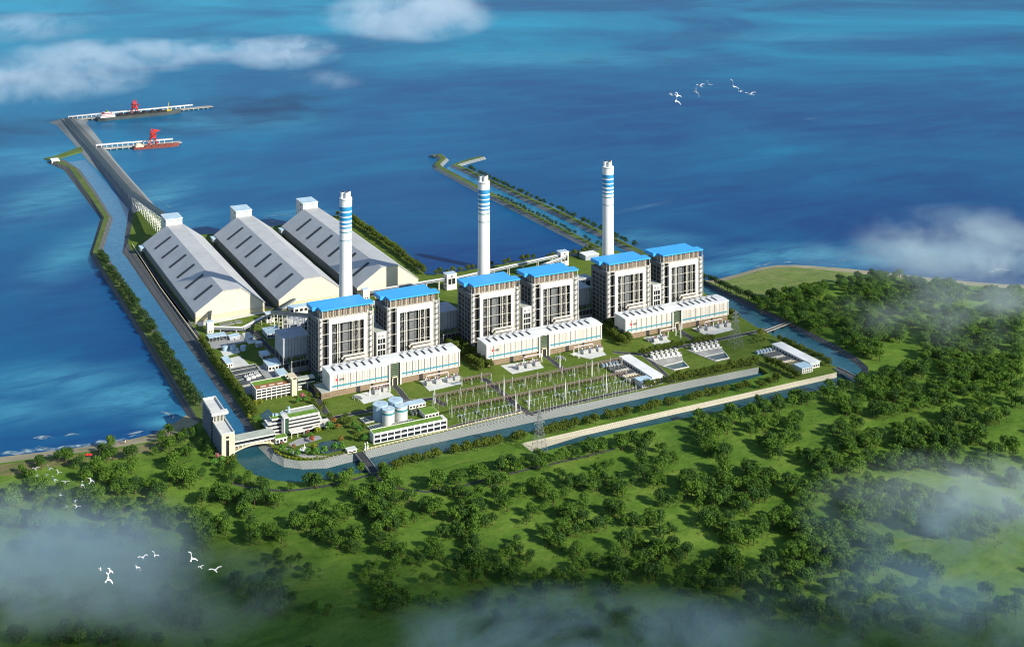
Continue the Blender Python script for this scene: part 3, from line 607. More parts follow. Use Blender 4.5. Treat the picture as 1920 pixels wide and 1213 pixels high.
for i in range(3):
    lab = f'narrow white control block between the {["near", "middle", "far"][i]} pair of boiler houses'; loc = (H0[i] + 94, 62, G)
    if i == 0: c0.location = loc; c0['label'] = lab
    else: dup(c0, loc, label=lab)
# ------------------------------------------------------------------ chimneys
def chimney():
    t = thing('chimney', 'x', 'chimney', (0, 0, G), group='tall white power station chimneys')
    def rad(z): return 12.2 - 2.4 * min(1, max(0.0, z) / 110.0) ** 0.8
    a = MB(); prof = [(rad(z), z) for z in (-1, 15, 30, 50, 70, 90, 110, 140, 170, 200, 216)] + [(10.0, 216.2), (10.0, 221)]
    a.lathe(prof, n=40); so = a.build('shaft', ['concrete_white'], t, smooth=False)
    for k, (z0, z1, m) in enumerate(((201, 207.6, 'stripe_blue'), (192.8, 198.8, 'stripe_blue'), (186, 191, 'stripe_blue'), (179.6, 182.6, 'stripe_blue'), (173.6, 176, 'stripe_blue'), (167, 168.6, 'stripe_teal'), (153.8, 155, 'stripe_teal'))):
        b = MB(); b.lathe([(9.8, z0), (9.93, z0 + 0.05), (9.93, z1 - 0.05), (9.8, z1)], n=40); b.build('band', [m], so)
    for x, y in ((-4.6, 1.5), (4.6, 1.5), (0, -4.4)):
        f = MB(); f.cyl(x, y, 220.5, 230, 3.7, 18).use(1).cyl(x, y, 230, 230.15, 3.2, 18); f.build('flue', ['concrete_white', 'dark_gap'], t)
    for z in (218.5,): MB().lathe([(10.05, z), (10.4, z + 0.1), (10.4, z + 0.8), (10.05, z + 0.9)], n=40).build('platform', ['grey_steel'], so)
    return t
c0 = chimney()
for i in range(3):
    lab = ['tall white blue-banded chimney in front of the coal sheds, nearest of three', 'tall white blue-banded chimney between the other two, behind the middle boiler pair', 'tall white blue-banded chimney by the breakwater channel, farthest of three'][i]; loc = (H0[i] + 99.5, 213, G)
    if i == 0: c0.location = loc; c0['label'] = lab
    else: dup(c0, loc, label=lab)
# ------------------------------------------------------------------ precipitators, absorbers, ducts behind the boilers
def esp():
    t = thing('precipitator', 'x', 'precipitator', (0, 0, G), group='grey dust precipitators behind boiler houses')
    a = MB(); a.box(0, 40, 0, 42, 20, 46); a.use(1).box(-0.5, 40.5, -0.5, 42.5, 46, 47.2); a.use(2)
    for k in range(8): a.box(3 + k * 4.8, 3.4 + k * 4.8, -0.15, 0, 20, 46)
    a.build('casing', ['esp_panel', 'esp_panel', 'joint_dark'], t)
    for k in range(4):
        h = MB(); x = 1 + k * 9.8; vs = [(x, 1, 20), (x + 8.6, 1, 20), (x + 8.6, 20, 20), (x, 20, 20), (x + 3.6, 8, 11), (x + 5, 8, 11), (x + 5, 12, 11), (x + 3.6, 12, 11)]
        h.add(vs, [(4, 5, 1, 0), (5, 6, 2, 1), (6, 7, 3, 2), (7, 4, 0, 3), (7, 6, 5, 4)]); h.build('hopper', ['esp_panel'], t)
    f = MB()
    for x in (0, 13, 26, 39):
        for y in (0, 20, 41): f.box(x, x + 1, y, y + 1, -1, 20)
    for z in (10, 19): f.box(0, 40, 0, 0.6, z, z + 0.6)
    f.build('support_frame', ['grey_steel'], t); f = MB(); f.box(8, 44, -14, -1, 0, 8); f.use(1).box(9, 43, -14.1, -13.9, 8, 16)
    for k in range(6): f.use(0).box(8 + k * 7, 8.7 + k * 7, -14.4, -13.6, 0, 18)
    f.use(0).box(8, 44, -14.4, -13.6, 16, 17)
    f.build('fan_room', ['grey_steel', 'dark_gap'], t)
    return t
e0 = esp(); spots = []
for i in range(3):
    for j, dx in enumerate((-30, 106)): spots.append((H0[i] + dx, 122, i, j))
for k, (x, y, i, j) in enumerate(spots):
    lab = f'grey dust precipitator on hoppers behind the {["left", "right"][j]} boiler house of the {["near", "middle", "far"][i]} pair'
    if k == 0: e0.location = (x, y, G); e0['label'] = lab
    else: dup(e0, (x, y, G), label=lab)
def absorber():
    t = thing('absorber', 'x', 'absorber', (0, 0, G), group='white gas absorbers beside the chimneys')
    a = MB(); a.lathe([(7, -1), (7, 34), (4.5, 40), (4.5, 46)], n=24); a.build('vessel', ['tank_blue'], t)
    d = MB(); d.tube([(0, 0, 44), (4, -3, 50), (14, -14, 52), (26, -30, 46)], [4.5, 5, 5, 4.6], 16); d.build('duct', ['white_steel'], t, smooth=True)
    f = MB()
    for x, y in ((-9, -9), (9, -9), (9, 9), (-9, 9)): f.box(x, x + 0.8, y, y + 0.8, -1, 40)
    for z in (12, 24, 36): f.box(-9, 9.8, -9, -8.4, z, z + 0.5).box(-9, -8.4, -9, 9.8, z, z + 0.5).box(9.2, 9.8, -9, 9.8, z, z + 0.5)
    f.build('access_frame', ['blue_tint'], t)
    return t
a0 = absorber()
for k, (i, dx) in enumerate(((0, 74), (0, 132), (1, -34), (1, 132), (2, -36))):
    lab = ['pale absorber with white bent duct left of the near chimney', 'pale absorber with white bent duct right of the near chimney', 'pale absorber with white bent duct in the gap left of the middle boiler pair', 'pale absorber with white bent duct right of the middle chimney', 'pale absorber with white bent duct in the gap left of the far boiler pair'][k]
    loc = (H0[i] + dx, 205 if k != 2 else 190, G)
    if k == 0: a0.location = loc; a0['label'] = lab
    else: dup(a0, loc, label=lab)
# ------------------------------------------------------------------ coal sheds
def shed():
    t = thing('coal_shed', 'x', 'coal shed', (0, 0, G), group='long grey coal sheds side by side')
    W_, L = 115.0, 446.0
    wl = MB(); prof = [(0, -1), (W_, -1), (W_, 15), (76, 44.5), (45, 44.5), (0, 15)]
    wl.extrude_y(prof, 0.0, L); wl.use(1).box(-0.3, -0.05, 0.5, L, -1, 15.2).box(W_ + 0.05, W_ + 0.3, 0.5, L, -1, 15.2); wl.build('wall', ['shed_wall', 'shed_side_shade'], t)
    b = MB(); b.box(-0.05, W_ + 0.05, -0.15, 0.3, -1, 7.5); b.use(1).box(-0.05, W_ + 0.05, -0.2, 0, 7.5, 8.1); b.build('base_wall', ['shed_base', 'joint_pale'], t)
    r = MB()
    for a, c in (((-1.5, 14.6), (45, 45)), ((45, 45), (76, 45)), ((76, 45), (W_ + 1.5, 14.6))):
        r.extrude_y([a, c, (c[0], c[1] + 0.9), (a[0], a[1] + 0.9)], -1.2, L + 1)
    ro = r.build('roof', ['shed_roof'], t)
    for k in range(6):
        y = 42 + k * 66
        s_ = MB(); u0, u1 = 0.22, 0.86; pts = []
        for u in (u0, u1): pts.append((-1.5 + 46.5 * u, 14.6 + 30.4 * u + 0.95))
        s_.extrude_y([pts[0], pts[1], (pts[1][0], pts[1][1] + 0.7), (pts[0][0], pts[0][1] + 0.7)], y, y + 9); s_.build('skylight', ['slot_dark'], ro)
    h = MB(); h.box(43, 75, L - 2, L + 44, -1, 57); ho = h.build('head_house', ['white_panel'], t)
    hr = MB(); hr.box(42.2, 75.8, L - 2.8, L + 44.8, 57, 58.2).use(1).box(43.4, 74.6, L - 1.6, L + 43.6, 58.2, 58.3).use(2).box(42.9, 75.1, L - 2.2, L - 2, 54.4, 55.3); hr.build('head_roof', ['white_paint', 'pale_blue_roof', 'stripe_teal'], ho)
    wn = MB(); wn.box(42.8, 43, L + 10, L + 16, 50, 53).box(42.8, 43, L + 12, L + 16, 40, 43); wn.build('window', ['dark_glass'], ho)
    sd = MB(); sd.box(-9, 0, L - 20, L - 2, 6, 13).use(1).box(-10, 1, L - 21, L - 1, 13, 14).use(2)
    for y in (L - 19, L - 4): sd.box(-8.5, -7.5, y, y + 1, -1, 6)
    sd.build('side_canopy', ['esp_panel', 'pale_blue_roof', 'grey_steel'], t)
    return t
s0 = shed()
for i, x in enumerate((-85, 55, 195)):
    lab = ['long grey coal shed with six roof slots beside the left inlet canal', 'long grey coal shed with six roof slots between the two other sheds', 'long grey coal shed with six roof slots beside the seaward tree row'][i]
    if i == 0: s0.location = (x, 388, G); s0['label'] = lab
    else: dup(s0, (x, 388, G), label=lab)
# ================================================================== smaller buildings
def bldg(name, label, cat, fl, w_, d, h, wall='white_panel', roof='pale_blue_roof', rows=1, cols=0, side=0, group=None, z=G, parapet=False, loc=None):
    x, y = loc or W(fl[0], fl[1], z)
    t = thing(name, label, cat, (x, y, z), group=group)
    a = MB(); a.box(0, w_, 0, d, -1, h); wo = a.build('wall', [wall], t)
    r = MB()
    if parapet: r.box(-0.3, w_ + 0.3, -0.3, 0.5, h, h + 1).box(-0.3, w_ + 0.3, d - 0.5, d + 0.3, h, h + 1).box(-0.3, 0.5, 0.5, d - 0.5, h, h + 1).box(w_ - 0.5, w_ + 0.3, 0.5, d - 0.5, h, h + 1).use(1).box(0.5, w_ - 0.5, 0.5, d - 0.5, h, h + 0.3)
    else: r.box(-0.6, w_ + 0.6, -0.6, d + 0.6, h, h + 0.7).use(1).box(-0.1, w_ + 0.1, -0.1, d + 0.1, h + 0.7, h + 0.85)
    r.build('roof', ['white_panel', roof], t)
    if cols:
        fh = h / rows
        for k in range(rows):
            for c in range(cols):
                m = MB(); x0 = w_ * (c + 0.18) / cols; m.box(x0, x0 + w_ * 0.64 / cols, -0.12, 0.1, k * fh + fh * 0.3, k * fh + fh * 0.75); m.build('window', ['dark_glass'], wo)
            for c in range(side):
                m = MB(); y0 = d * (c + 0.2) / side; m.box(-0.12, 0.1, y0, y0 + d * 0.6 / side, k * fh + fh * 0.3, k * fh + fh * 0.75); m.build('window', ['dark_glass'], wo)
    m = MB(); m.box(w_ * 0.42, w_ * 0.42 + 1.8, -0.16, 0.1, 0, min(2.8, h * 0.5)); m.build('door', ['shutter'], wo)
    return t
AUX = 'small plant buildings between canal and boilers'
# tank shelter
x, y = W(392, 643); t = thing('tank_shelter', 'open pale-roofed shelter over a row of dark upright tanks by the first transfer tower', 'shelter', (x, y, G))
MB().box(-0.5, 28, -0.5, 17, 7, 7.8).build('roof', ['pale_blue_roof'], t)
p = MB()
for k in range(6):
    for yy in (0, 16): p.box(0.2 + k * 5.3, 0.8 + k * 5.3, yy, yy + 0.6, -1, 7)
p.build('post', ['grey_steel'], t)
for k in range(5): MB().lathe([(1.9, 0), (1.9, 4.6), (1.2, 5.6)], 4 + k * 4.8, 5, 14).build('tank', ['hull_dark'], t)
bldg('pump_house', 'low pale-roofed pump house right beside the tank shelter', 'building', (431, 639), 16, 14, 4.5, 'esp_panel', group=AUX)
bldg('valve_house', 'tiny hut standing alone on a rectangular concrete pad', 'building', (468, 638), 6, 6, 4, 'esp_panel', group=AUX)
bldg('switch_house', 'small cube-shaped pale hut beside the inner plant road', 'building', (481, 652), 9, 8, 6, 'esp_panel', group=AUX)
bldg('workshop', 'small flat blue-roofed workshop between the pale hut and the larger workshop', 'building', (492, 674), 12, 20, 5, 'white_panel', cols=2, group=AUX)
bldg('workshop', 'larger white workshop with blue roof and windowed end on the paved yard', 'building', (503.4, 696.5), 20, 28, 7, 'white_panel', cols=4, side=3, rows=1, group=AUX)
bldg('workshop', 'long blue-roofed workshop right behind the grass-roofed office', 'building', (524.7, 713), 13, 26, 6, 'white_panel', cols=3, group=AUX)
bldg('workshop', 'narrow white workshop with pale roof beside the bank hedge', 'building', (424.6, 690), 9.5, 31, 5.5, 'white_panel', cols=3, side=2, group=AUX)
bldg('ash_shed', 'wide low shed with pale blue roof beside the grey precipitators', 'building', (501.7, 636), 24, 32, 7, 'esp_panel', cols=5, group=AUX)
for k, (px, py, r_, h) in enumerate(((422, 657, 4.6, 6.5), (436.5, 657, 4.6, 7), (455.6, 657, 4.3, 7))):
    x, y = W(px, py); t = thing('water_tank', ['squat blue-grey water tank, the one nearest the canal hedge', 'squat blue-grey water tank, the middle of three', 'squat blue-grey water tank nearest the inner plant road'][k], 'tank', (x, y, G), group='squat water tanks')
    MB().lathe([(r_, -1), (r_, h), (0.3, h + 0.9)], n=22).build('shell', ['tank_blue'], t)
    MB().lathe([(r_ + 0.08, h * 0.55), (r_ + 0.1, h * 0.7)], n=22).build('band', ['pale_blue_roof'], t)
    q = MB(); q.bar((r_, -0.5, 0), (r_ + .2, -0.5, h + 0.6), 0.35).bar((r_, 0.5, 0), (r_ + .2, 0.5, h + 0.6), 0.35); q.build('ladder', ['white_steel'], t)
# settling basin
pts = wp([(452, 724), (500, 712), (478, 682), (430, 691)], G + 1.5); cx_ = sum(p[0] for p in pts) / 4; cy_ = sum(p[1] for p in pts) / 4
t = thing('settling_basin', 'dark rectangular settling basin with pale walls between the hedge and workshops', 'basin', (cx_, cy_, G))
loc = [(a - cx_, b - cy_) for a, b in pts]
MB().prism(loc, -1, 0.8).build('basin_floor', ['hull_dark'], t)
wl = MB()
for a, b in zip(loc, loc[1:] + loc[:1]): wl.bar((*a, 0.8), (*b, 0.8), 0.9, 2.2)
for u in (0.33, 0.62, 0.85):
    a = lerp(loc[0], loc[3], u); b = lerp(loc[1], loc[2], u); wl.bar((*a, 0.8), (*b, 0.8), 0.6, 1.6)
wl.build('basin_wall', ['concrete'], t)
for k in range(3):
    x, y = W(466 + k * 9, 713 - k * 3.4)
    t = thing('aerator', ['white aerator frame at the hedge end of the settling basin', 'white aerator frame in the middle of the settling basin', 'white aerator frame at the workshop end of the settling basin'][k], 'aerator', (x, y, G + 0.8), group='white aerators in the settling basin')
    m = MB(); m.box(-3, 3, -2, 2, 0, 3).box(-3, 3, 4, 7, 0, 2.4).box(-3, 3, 10, 13, 0, 2.2); m.build('housing', ['white_steel'], t)
    m = MB()
    for yy in (0, 5.5, 11.5): m.cyl(-1.5, yy, 2.2, 4.4, 0.8, 10).cyl(1.5, yy, 2.2, 4.2, 0.8, 10)
    m.build('motor', ['grey_steel'], t)
for k, (px, py) in enumerate(((418.5, 609), (432, 606.5), (446.8, 604))):
    x, y = W(px, py); t = thing('drain_pit', ['square dark drain pit nearest the first transfer tower', 'square dark drain pit, the middle one of three on the lawn', 'square dark drain pit nearest the second transfer tower'][k], 'pit', (x, y, G), group='square drain pits on the lawn by the coal shed')
    m = MB(); m.box(-5, 5, -5, 5, -1, 0.5); m.build('pit', ['dark_glass'], t)
    m = MB(); m.box(-5.4, 5.4, -5.6, -5, -1, 0.9).box(-5.4, 5.4, 5, 5.6, -1, 0.9).box(-5.6, -5, -5, 5, -1, 0.9).box(5, 5.6, -5, 5, -1, 0.9).box(-0.2, 0.2, -5, 5, 0.5, 0.8); m.build('rim', ['esp_panel'], t)
# ------------------------------------------------------------------ transfer towers and conveyor galleries
TW = 'white transfer towers on the conveyor line'
def tower(label, fl, w_, d, h, openings=True):
    x, y = W(*fl); t = thing('transfer_tower', label, 'tower', (x, y, G), group=TW)
    a = MB(); a.box(0, w_, 1.0, d, -1, h)
    if openings: a.box(0, w_ * 0.14, 0, 1, -1, h).box(w_ * 0.86, w_, 0, 1, -1, h).box(w_ * 0.14, w_ * 0.86, 0, 1, h * 0.74, h).box(w_ * 0.14, w_ * 0.86, 0, 1, -1, h * 0.36).box(w_ * 0.47, w_ * 0.53, 0.2, 1, h * 0.36, h * 0.74)
    else: a.box(0, w_, 0, 1, -1, h)
    a.build('wall', ['white_panel'], t)
    r = MB(); r.box(-0.6, w_ + 0.6, -0.6, d + 0.6, h, h + 1); r.use(1).box(0.6, w_ - 0.6, 0.6, d - 0.6, h + 1, h + 1.1); r.build('roof', ['white_paint', 'pale_blue_roof'], t)
    g_ = MB()
    if openings: g_.box(w_ * 0.14, w_ * 0.86, 0.85, 1.02, h * 0.36, h * 0.74).box(w_ * 0.4, w_ * 0.6, -0.1, 0.05, h * 0.84, h * 0.92)
    else: g_.box(w_ * 0.2, w_ * 0.42, -0.1, 0.05, h * 0.12, h * 0.22).box(w_ * 0.55, w_ * 0.78, -0.1, 0.05, h * 0.12, h * 0.22)
    for k in range(3): g_.box(-0.1, 0.05, d * 0.25, d * 0.7, h * (0.2 + 0.25 * k), h * (0.27 + 0.25 * k))
    g_.build('window', ['dark_glass'], t); return (x, y)
TA = tower('small white transfer tower at the lawn corner by the nearest coal shed', (389, 626), 10, 10, 17, False)
TB = tower('small white transfer tower in front of the gap between the two nearest coal sheds', (500, 606), 12, 11, 14, True)
TC = tower('small transfer tower half hidden behind the nearest boiler roof, by the farthest coal shed', (681, 563), 12, 10, 17, False)
T2 = tower('white transfer tower with open bays between the near and middle boiler pairs', (838, 545), 19, 15, 27)
T3 = tower('white transfer tower with open bays behind the middle boiler pair', (1051.5, 500), 17, 15, 25.5)
CG = 'conveyor galleries between transfer towers'
def gallery(label, pts, wd, ht, roof='white_steel', side='esp_panel', step=22, foot=None, windows=True, trestle='pale_steel', xb=False):
    t = thing('conveyor_gallery', label, 'conveyor', (pts[0][0], pts[0][1], G), group=CG)
    P = [(x - pts[0][0], y - pts[0][1], z - G) for x, y, z in pts]
    a = MB(); r = MB(); g_ = MB(); f = MB(); c = MB()
    for p, q in zip(P, P[1:]):
        a.bar((p[0], p[1], p[2] - ht / 2), (q[0], q[1], q[2] - ht / 2), wd, ht); r.bar((p[0], p[1], p[2] + 0.3), (q[0], q[1], q[2] + 0.3), wd + 0.8, 0.6)
        if windows: g_.bar((p[0], p[1], p[2] - ht * 0.4), (q[0], q[1], q[2] - ht * 0.4), wd + 0.3, ht * 0.28)
    L = sum(math.dist(p, q) for p, q in zip(P, P[1:])); n = max(1, int(L / step)); seg = L / n; acc = 0; k = 0.5
    for p, q in zip(P, P[1:]):
        d = math.dist(p, q)
        while k * seg < acc + d and k < n:
            u = (k * seg - acc) / d; m = lerp(p, q, u); dx, dy = (q[0] - p[0]) / d, (q[1] - p[1]) / d
            zb = -6 if foot is None else foot - G
            for s_ in (-1, 1): f.bar((m[0] - dy * s_ * wd * 0.62, m[1] + dx * s_ * wd * 0.62, zb), (m[0] - dy * s_ * wd * 0.42, m[1] + dx * s_ * wd * 0.42, m[2] - ht), 0.9)
            hh = m[2] - ht - max(zb, 0)
            for j in range(1, int(hh / 7) + 1):
                zz = max(zb, 0) + j * hh / (int(hh / 7) + 1); f.bar((m[0] - dy * wd * .5, m[1] + dx * wd * .5, zz), (m[0] + dy * wd * .5, m[1] - dx * wd * .5, zz), 0.6)
            k += 1
        acc += d
    a.build('housing', [side], t); r.build('roof', [roof], t)
    if windows: g_.build('window_strip', ['dark_glass'], t)
    if f.v: f.build('trestle', [trestle], t)
    return t
gallery('pale conveyor gallery sloping across the lawn from the first transfer tower to the second', [(TA[0] + 10, TA[1] + 5, G + 8), W3(455, 614, G + 7.5), (TB[0], TB[1] + 5, G + 11)], 5, 3.5)
gallery('dark-topped conveyor gallery rising from the second transfer tower to the nearest boiler house', [(TB[0] + 12, TB[1] + 5, G + 11), (H0[0] + 6, 300, 34), (H0[0] + 14, 112, 84)], 6, 4.5, roof='belt_dark')
gallery('short dark conveyor gallery from the nearest coal shed down to the first transfer tower', [(-60, 392, G + 15), (TA[0] + 4, TA[1] + 9, G + 13)], 5, 4, roof='belt_dark')
gallery('short conveyor gallery from the middle coal shed to the second transfer tower', [(85, 392, G + 14), (TB[0] + 11, TB[1] + 9, G + 11)], 5, 4, roof='belt_dark')
gallery('long pale conveyor gallery from the near boiler pair up to the open-bay transfer tower', [(TC[0] + 12, TC[1] + 5, G + 13), (T2[0], T2[1] + 7, G + 20)], 5, 3.5)
gallery('long pale conveyor gallery running along the shore trees to the farther open-bay tower', [(T2[0] + 19, T2[1] + 7, G + 18), (T3[0], T3[1] + 8, G + 20)], 5, 3.5, step=30)
gallery('pale conveyor gallery from the farther open-bay tower toward the far boiler pair', [(T3[0] + 17, T3[1] + 7, G + 16), (H0[2] + 30, 330, 30)], 5, 3.5)
bldg('store_shed', 'white-roofed open store behind the far boiler pair by the far chimney', 'building', (1098, 489), 30, 24, 9, 'esp_panel', 'white_roof')
bldg('crusher_house', 'white crusher house with windows tucked behind the nearest boiler house', 'building', (543, 601), 32, 16, 19, 'white_panel', cols=4, rows=2, side=2)
for k, (px, py, w_) in enumerate(((541, 632, 34), (1085, 545, 26))):
    bldg('ash_silo', ['tall grey ash silo block left of the nearest boiler house', 'tall grey ash silo block in the gap before the far boiler pair'][k], 'silo', (px, py), w_, 20, 24 if k == 0 else 20, 'esp_panel', 'esp_panel', cols=2, rows=1)
# ------------------------------------------------------------------ grass-roofed office and its link bridge
x, y = W(480.4, 754); t = thing('office_block', 'three-storey office with grass and brown roof joined to the nearest turbine hall', 'office', (x, y, G))
WO, DO, HO = 50.0, 30.0, 16.5
m = MB(); m.box(0.6, WO, 0.6, DO, 4.5, HO - 0.5); m.build('wall', ['dark_glass'], t)
m = MB(); m.box(2, WO, 4, DO, -1, 4.5); m.build('ground_floor', ['shutter'], t)
for z in (4.2, 8.2, 12.2): 
    m = MB(); m.box(0, WO, 0, DO, z, z + 1.5); m.build('floor_band', ['white_panel'], t)
m = MB()
for k in range(8): m.box(k * 7.0, k * 7.0 + 0.7, -0.4, 0.3, -1, HO)
for k in range(4): m.box(-0.4, 0.3, k * 9.5, k * 9.5 + 0.7, -1, HO)
m.build('pillar', ['white_panel'], t)
m = MB(); m.box(-0.5, WO, -0.5, 0.6, HO - 0.5, HO + 1).box(-0.5, WO, DO - 0.6, DO + 0.5, HO - 0.5, HO + 1).box(-0.5, 0.6, 0.6, DO - 0.6, HO - 0.5, HO + 1)
m.use(1).box(0.6, WO, 16, DO - 0.6, HO - 0.5, HO + 0.4).use(2).box(0.6, WO, 0.6, 16, HO - 0.5, HO + 0.3).use(0)
for k in range(3): m.box(8 + k * 12, 16 + k * 12, 7, 9, HO + 0.3, HO + 0.9)
m.build('roof', ['white_panel', 'roof_green', 'roof_brown'], t)
m = MB(); m.box(WO, WO + 3, -3, 8, -1, HO + 6).box(WO + 3, WO + 10, 8, 22, -1, HO + 6); m.use(1).box(WO + 3, WO + 9, -1.5, 8, -1, HO + 4.5).use(0).box(WO - 1, WO + 10, 3, 22, HO + 6, HO + 6.8)
m.box(WO + 3, WO + 7.5, -3.4, -1.5, -1, HO + 6); m.build('stair_tower', ['cream', 'dark_glass'], t)
lx, ly = x + WO + 10, y + 10
t = thing('link_bridge', 'enclosed pale link bridge between the grass-roofed office and the nearest turbine hall', 'bridge', (lx, ly, G))
LB_ = H0[0] - lx
m = MB(); m.box(0, LB_, 0, 11, 9, 10.8).box(0, LB_, 0, 11, 14.2, 16.4); m.build('deck', ['roof_grey'], t)
m = MB(); m.box(0, LB_, 0.5, 10.5, 10.8, 14.2); m.build('window_strip', ['dark_glass'], t)
m = MB(); m.box(LB_ * 0.78, LB_ - 0.2, -0.4, 11.4, 8.6, 17); m.build('glazed_end', ['green_glass'], t)
m = MB(); m.box(1, 9, 2, 9, 0, 1.5).box(1, 9, 2, 9, 4, 5.5)
for k in range(3): m.box(1 + k * 16, 2 + k * 16, 1, 2, -1, 9).box(1 + k * 16, 2 + k * 16, 9, 10, -1, 9)
m.build('pillar', ['white_panel'], t)
# ------------------------------------------------------------------ terraced headquarters in the garden
x, y = W(531, 820); t = thing('headquarters', 'white terraced headquarters with planted roofs and glass stair tower in the garden', 'office', (x, y, G))
for k, (x1, yb, x0, y0) in enumerate(((57, 34, -12, -3), (57, 33, -14, 1), (52, 32, -20, 2), (52, 31, -18, 4), (50, 30, -12, 6))):
    z = k * 4.2
    m = MB(); m.box(7, x1, 0 + k * 0.5, yb, z + 3.1, z + 4.3)
    if k < 5: m.box(x0, 2, y0 + 4, yb - 6, z + 3.1, z + 4.3)
    m.build('floor_band', ['white_panel'], t)
    m = MB(); m.box(7.6, x1 - 1.5, 1.6 + k * 0.7, yb - 1, z + 0.1 if k else -1, z + 3.1).box(x0 + 1.5, 2, y0 + 5.5, yb - 7, z + 0.1 if k else -1, z + 3.1); m.build('window_strip', ['dark_glass'], t)
m = MB(); m.box(1, 7, -1.5, 6, -1, 24).box(1, 7, 6, 12, 20, 24); m.build('glass_tower', ['green_glass'], t)
m = MB(); m.box(0.2, 1.8, -2.2, 6, -1, 24.5).box(-1.2, 0.2, 0, 5, -1, 22).box(0.2, 7.4, -2, 12, 24.5, 25.3); m.build('tower_fin', ['white_panel'], t)
m = MB(); m.box(7, 50, 2.8, 3.6, 21.2, 22.4).box(7, 50, 29.4, 30, 21.2, 22.4).box(49.4, 50, 3.6, 29.4, 21.2, 22.4).box(-12, 2, 10, 10.6, 21.2, 22).use(1).box(7.5, 49, 4, 17, 21.2, 21.9).box(-11, 1.5, 10.8, 23, 21.2, 21.7).use(2).box(7.5, 49, 17, 29, 21.2, 21.6); m.build('roof', ['white_panel', 'roof_green', 'roof_grey'], t)
m = MB(); m.cyl(14, 22, 21.5, 29, 1.8, 14).cyl(4, 20, 21.5, 24, 2.8, 14).box(-5, -1, 18, 22, 21.5, 24).cyl(-8, 19, 21.5, 25.5, 1.2, 12); m.build('roof_plant', ['tank_blue'], t)
m = MB(); m.box(8, 26, -9, 0, 6.2, 7.2)
for k in range(3): m.box(8.4 + k * 8.2, 9.1 + k * 8.2, -8.8, -8.1, -1, 6.2)
m.build('porch', ['white_panel'], t)
m = MB(); m.box(40, 66, 2, 18, 4.4, 5.6).box(57, 64, 3, 17, -1, 4.4); m.build('side_terrace', ['white_panel'], t)
# low gate house with grass roof
t = bldg('gate_house', 'small white pavilion with grass roof between the covered bridge and the garden', 'building', (517, 833), 15, 10, 6.5, 'white_panel', 'roof_green', cols=3)
# ------------------------------------------------------------------ tall dormitory on the canal bank and the covered bridge
x, y = W(414, 857.5); t = thing('tower_block', 'tall stepped white block with balconies on the outer bank of the inlet canal', 'building', (x, y, G))
HA, HB, DA, DB = 26.0, 35.5, 46.0, 100.0
mat('block_shade', (0.10, 0.115, 0.13), 0.6, 0.2, 0.2); mat('block_shade_band', (0.24, 0.26, 0.28), 0.7, 0.1, 0.1)  # dark greys give the white block its shaded side by colour
m = MB(); m.box(1.2, 17, 0.6, DA, -1, HA).box(1.2, 17, DA, DB, -1, HB - 1); m.build('wall', ['block_shade'], t)
for z in [3.2 + 3.3 * k for k in range(7)]: MB().box(0, 17.6, 2.0, DA - 1, z, z + 0.9).build('balcony_band', ['block_shade_band'], t)
for z in [3.2 + 3.3 * k for k in range(10)]: MB().box(0, 17.4, DA + 3, DB, z, z + 0.9).build('balcony_band', ['block_shade_band'], t)
m = MB(); m.box(-0.2, 1.2, DA - 1, DA + 3, -1, HA + 2); m.build('recess', ['dark_gap'], t)
m = MB(); m.box(1.1, 6.5, -0.6, 2.2, -1, HA + 1).box(10.5, 17.4, -0.6, 2.2, -1, HA + 1).box(6.5, 10.5, -0.6, 2.2, HA - 6, HA - 4).box(6.5, 10.5, -0.6, 2.2, HA - 1, HA + 1).use(1).box(6.5, 10.5, 0.2, 0.7, -1, HA - 6).box(7, 9, -0.2, 0.5, HA - 4, HA - 1); m.build('front_wall', ['cream', 'dark_glass'], t)
m = MB(); m.box(0.6, 1.4, 2.2, DA, HA, HA + 2.4).box(16.8, 17.8, 2.2, DA, HA, HA + 2.4).box(1.4, 16.8, 1.4, 2.2, HA, HA + 2.4).use(1).box(1.4, 16.8, 2.2, DA, HA, HA + 0.4); m.build('lower_roof', ['white_panel', 'pale_concrete'], t)
m = MB(); m.box(0.4, 1.3, DA + 4, DB, HB - 1, HB + 2.2).box(16.8, 17.8, DA + 4, DB, HB - 1, HB + 2.2).box(1.3, 16.8, DB - 1, DB, HB - 1, HB + 2.2).use(1).box(1.3, 16.8, DA + 8, DB - 1, HB - 1, HB - 0.5).use(0).box(-1, 20.5, DA - 3, DA + 6, HB + 1.5, HB + 2.6).box(-1, 20.5, DA - 3, DA - 2.4, HB - 0.8, HB + 1.5); m.build('upper_roof', ['white_panel', 'pale_concrete'], t)
m = MB()
for k in range(9): m.box(1.8 + k * 1.8, 2.4 + k * 1.8, DA - 0.8, DA, HA + 0.4, HB - 1)
m.use(1).box(1.2, 17, DA - 0.1, DA, HA, HB - 1); m.build('screen', ['pale_steel', 'dark_glass'], t)
ax, ay = x + 17.8, y + 8; bx, by = W(518, 832)
t = thing('covered_bridge', 'long covered bridge with window bands arching over the inlet canal to the headquarters', 'bridge', (ax, ay, G))
LC = bx - ax
m = MB(); m.box(0, LC, 0, 20, 11.2, 12.4).box(0, LC, 0, 20, 6.0, 7.6).use(1).box(0.6, LC - 0.6, 0.6, 19.4, 12.4, 12.6); m.build('deck', ['white_panel', 'roof_grey'], t)
m = MB(); m.box(0.5, LC - 0.5, 0.8, 19.2, 7.6, 11.2); m.build('window_strip', ['dark_glass'], t)
m = MB(); pr = []
for k in range(13):
    u = k / 12; pr.append((LC * u, 4.0 - 5.5 * abs(2 * u - 1) ** 2))
m.extrude_y([(a, b + 1.4) for a, b in pr[::-1]] + pr, -1.2, 20); m.build('arch', ['cream'], t)
m = MB()
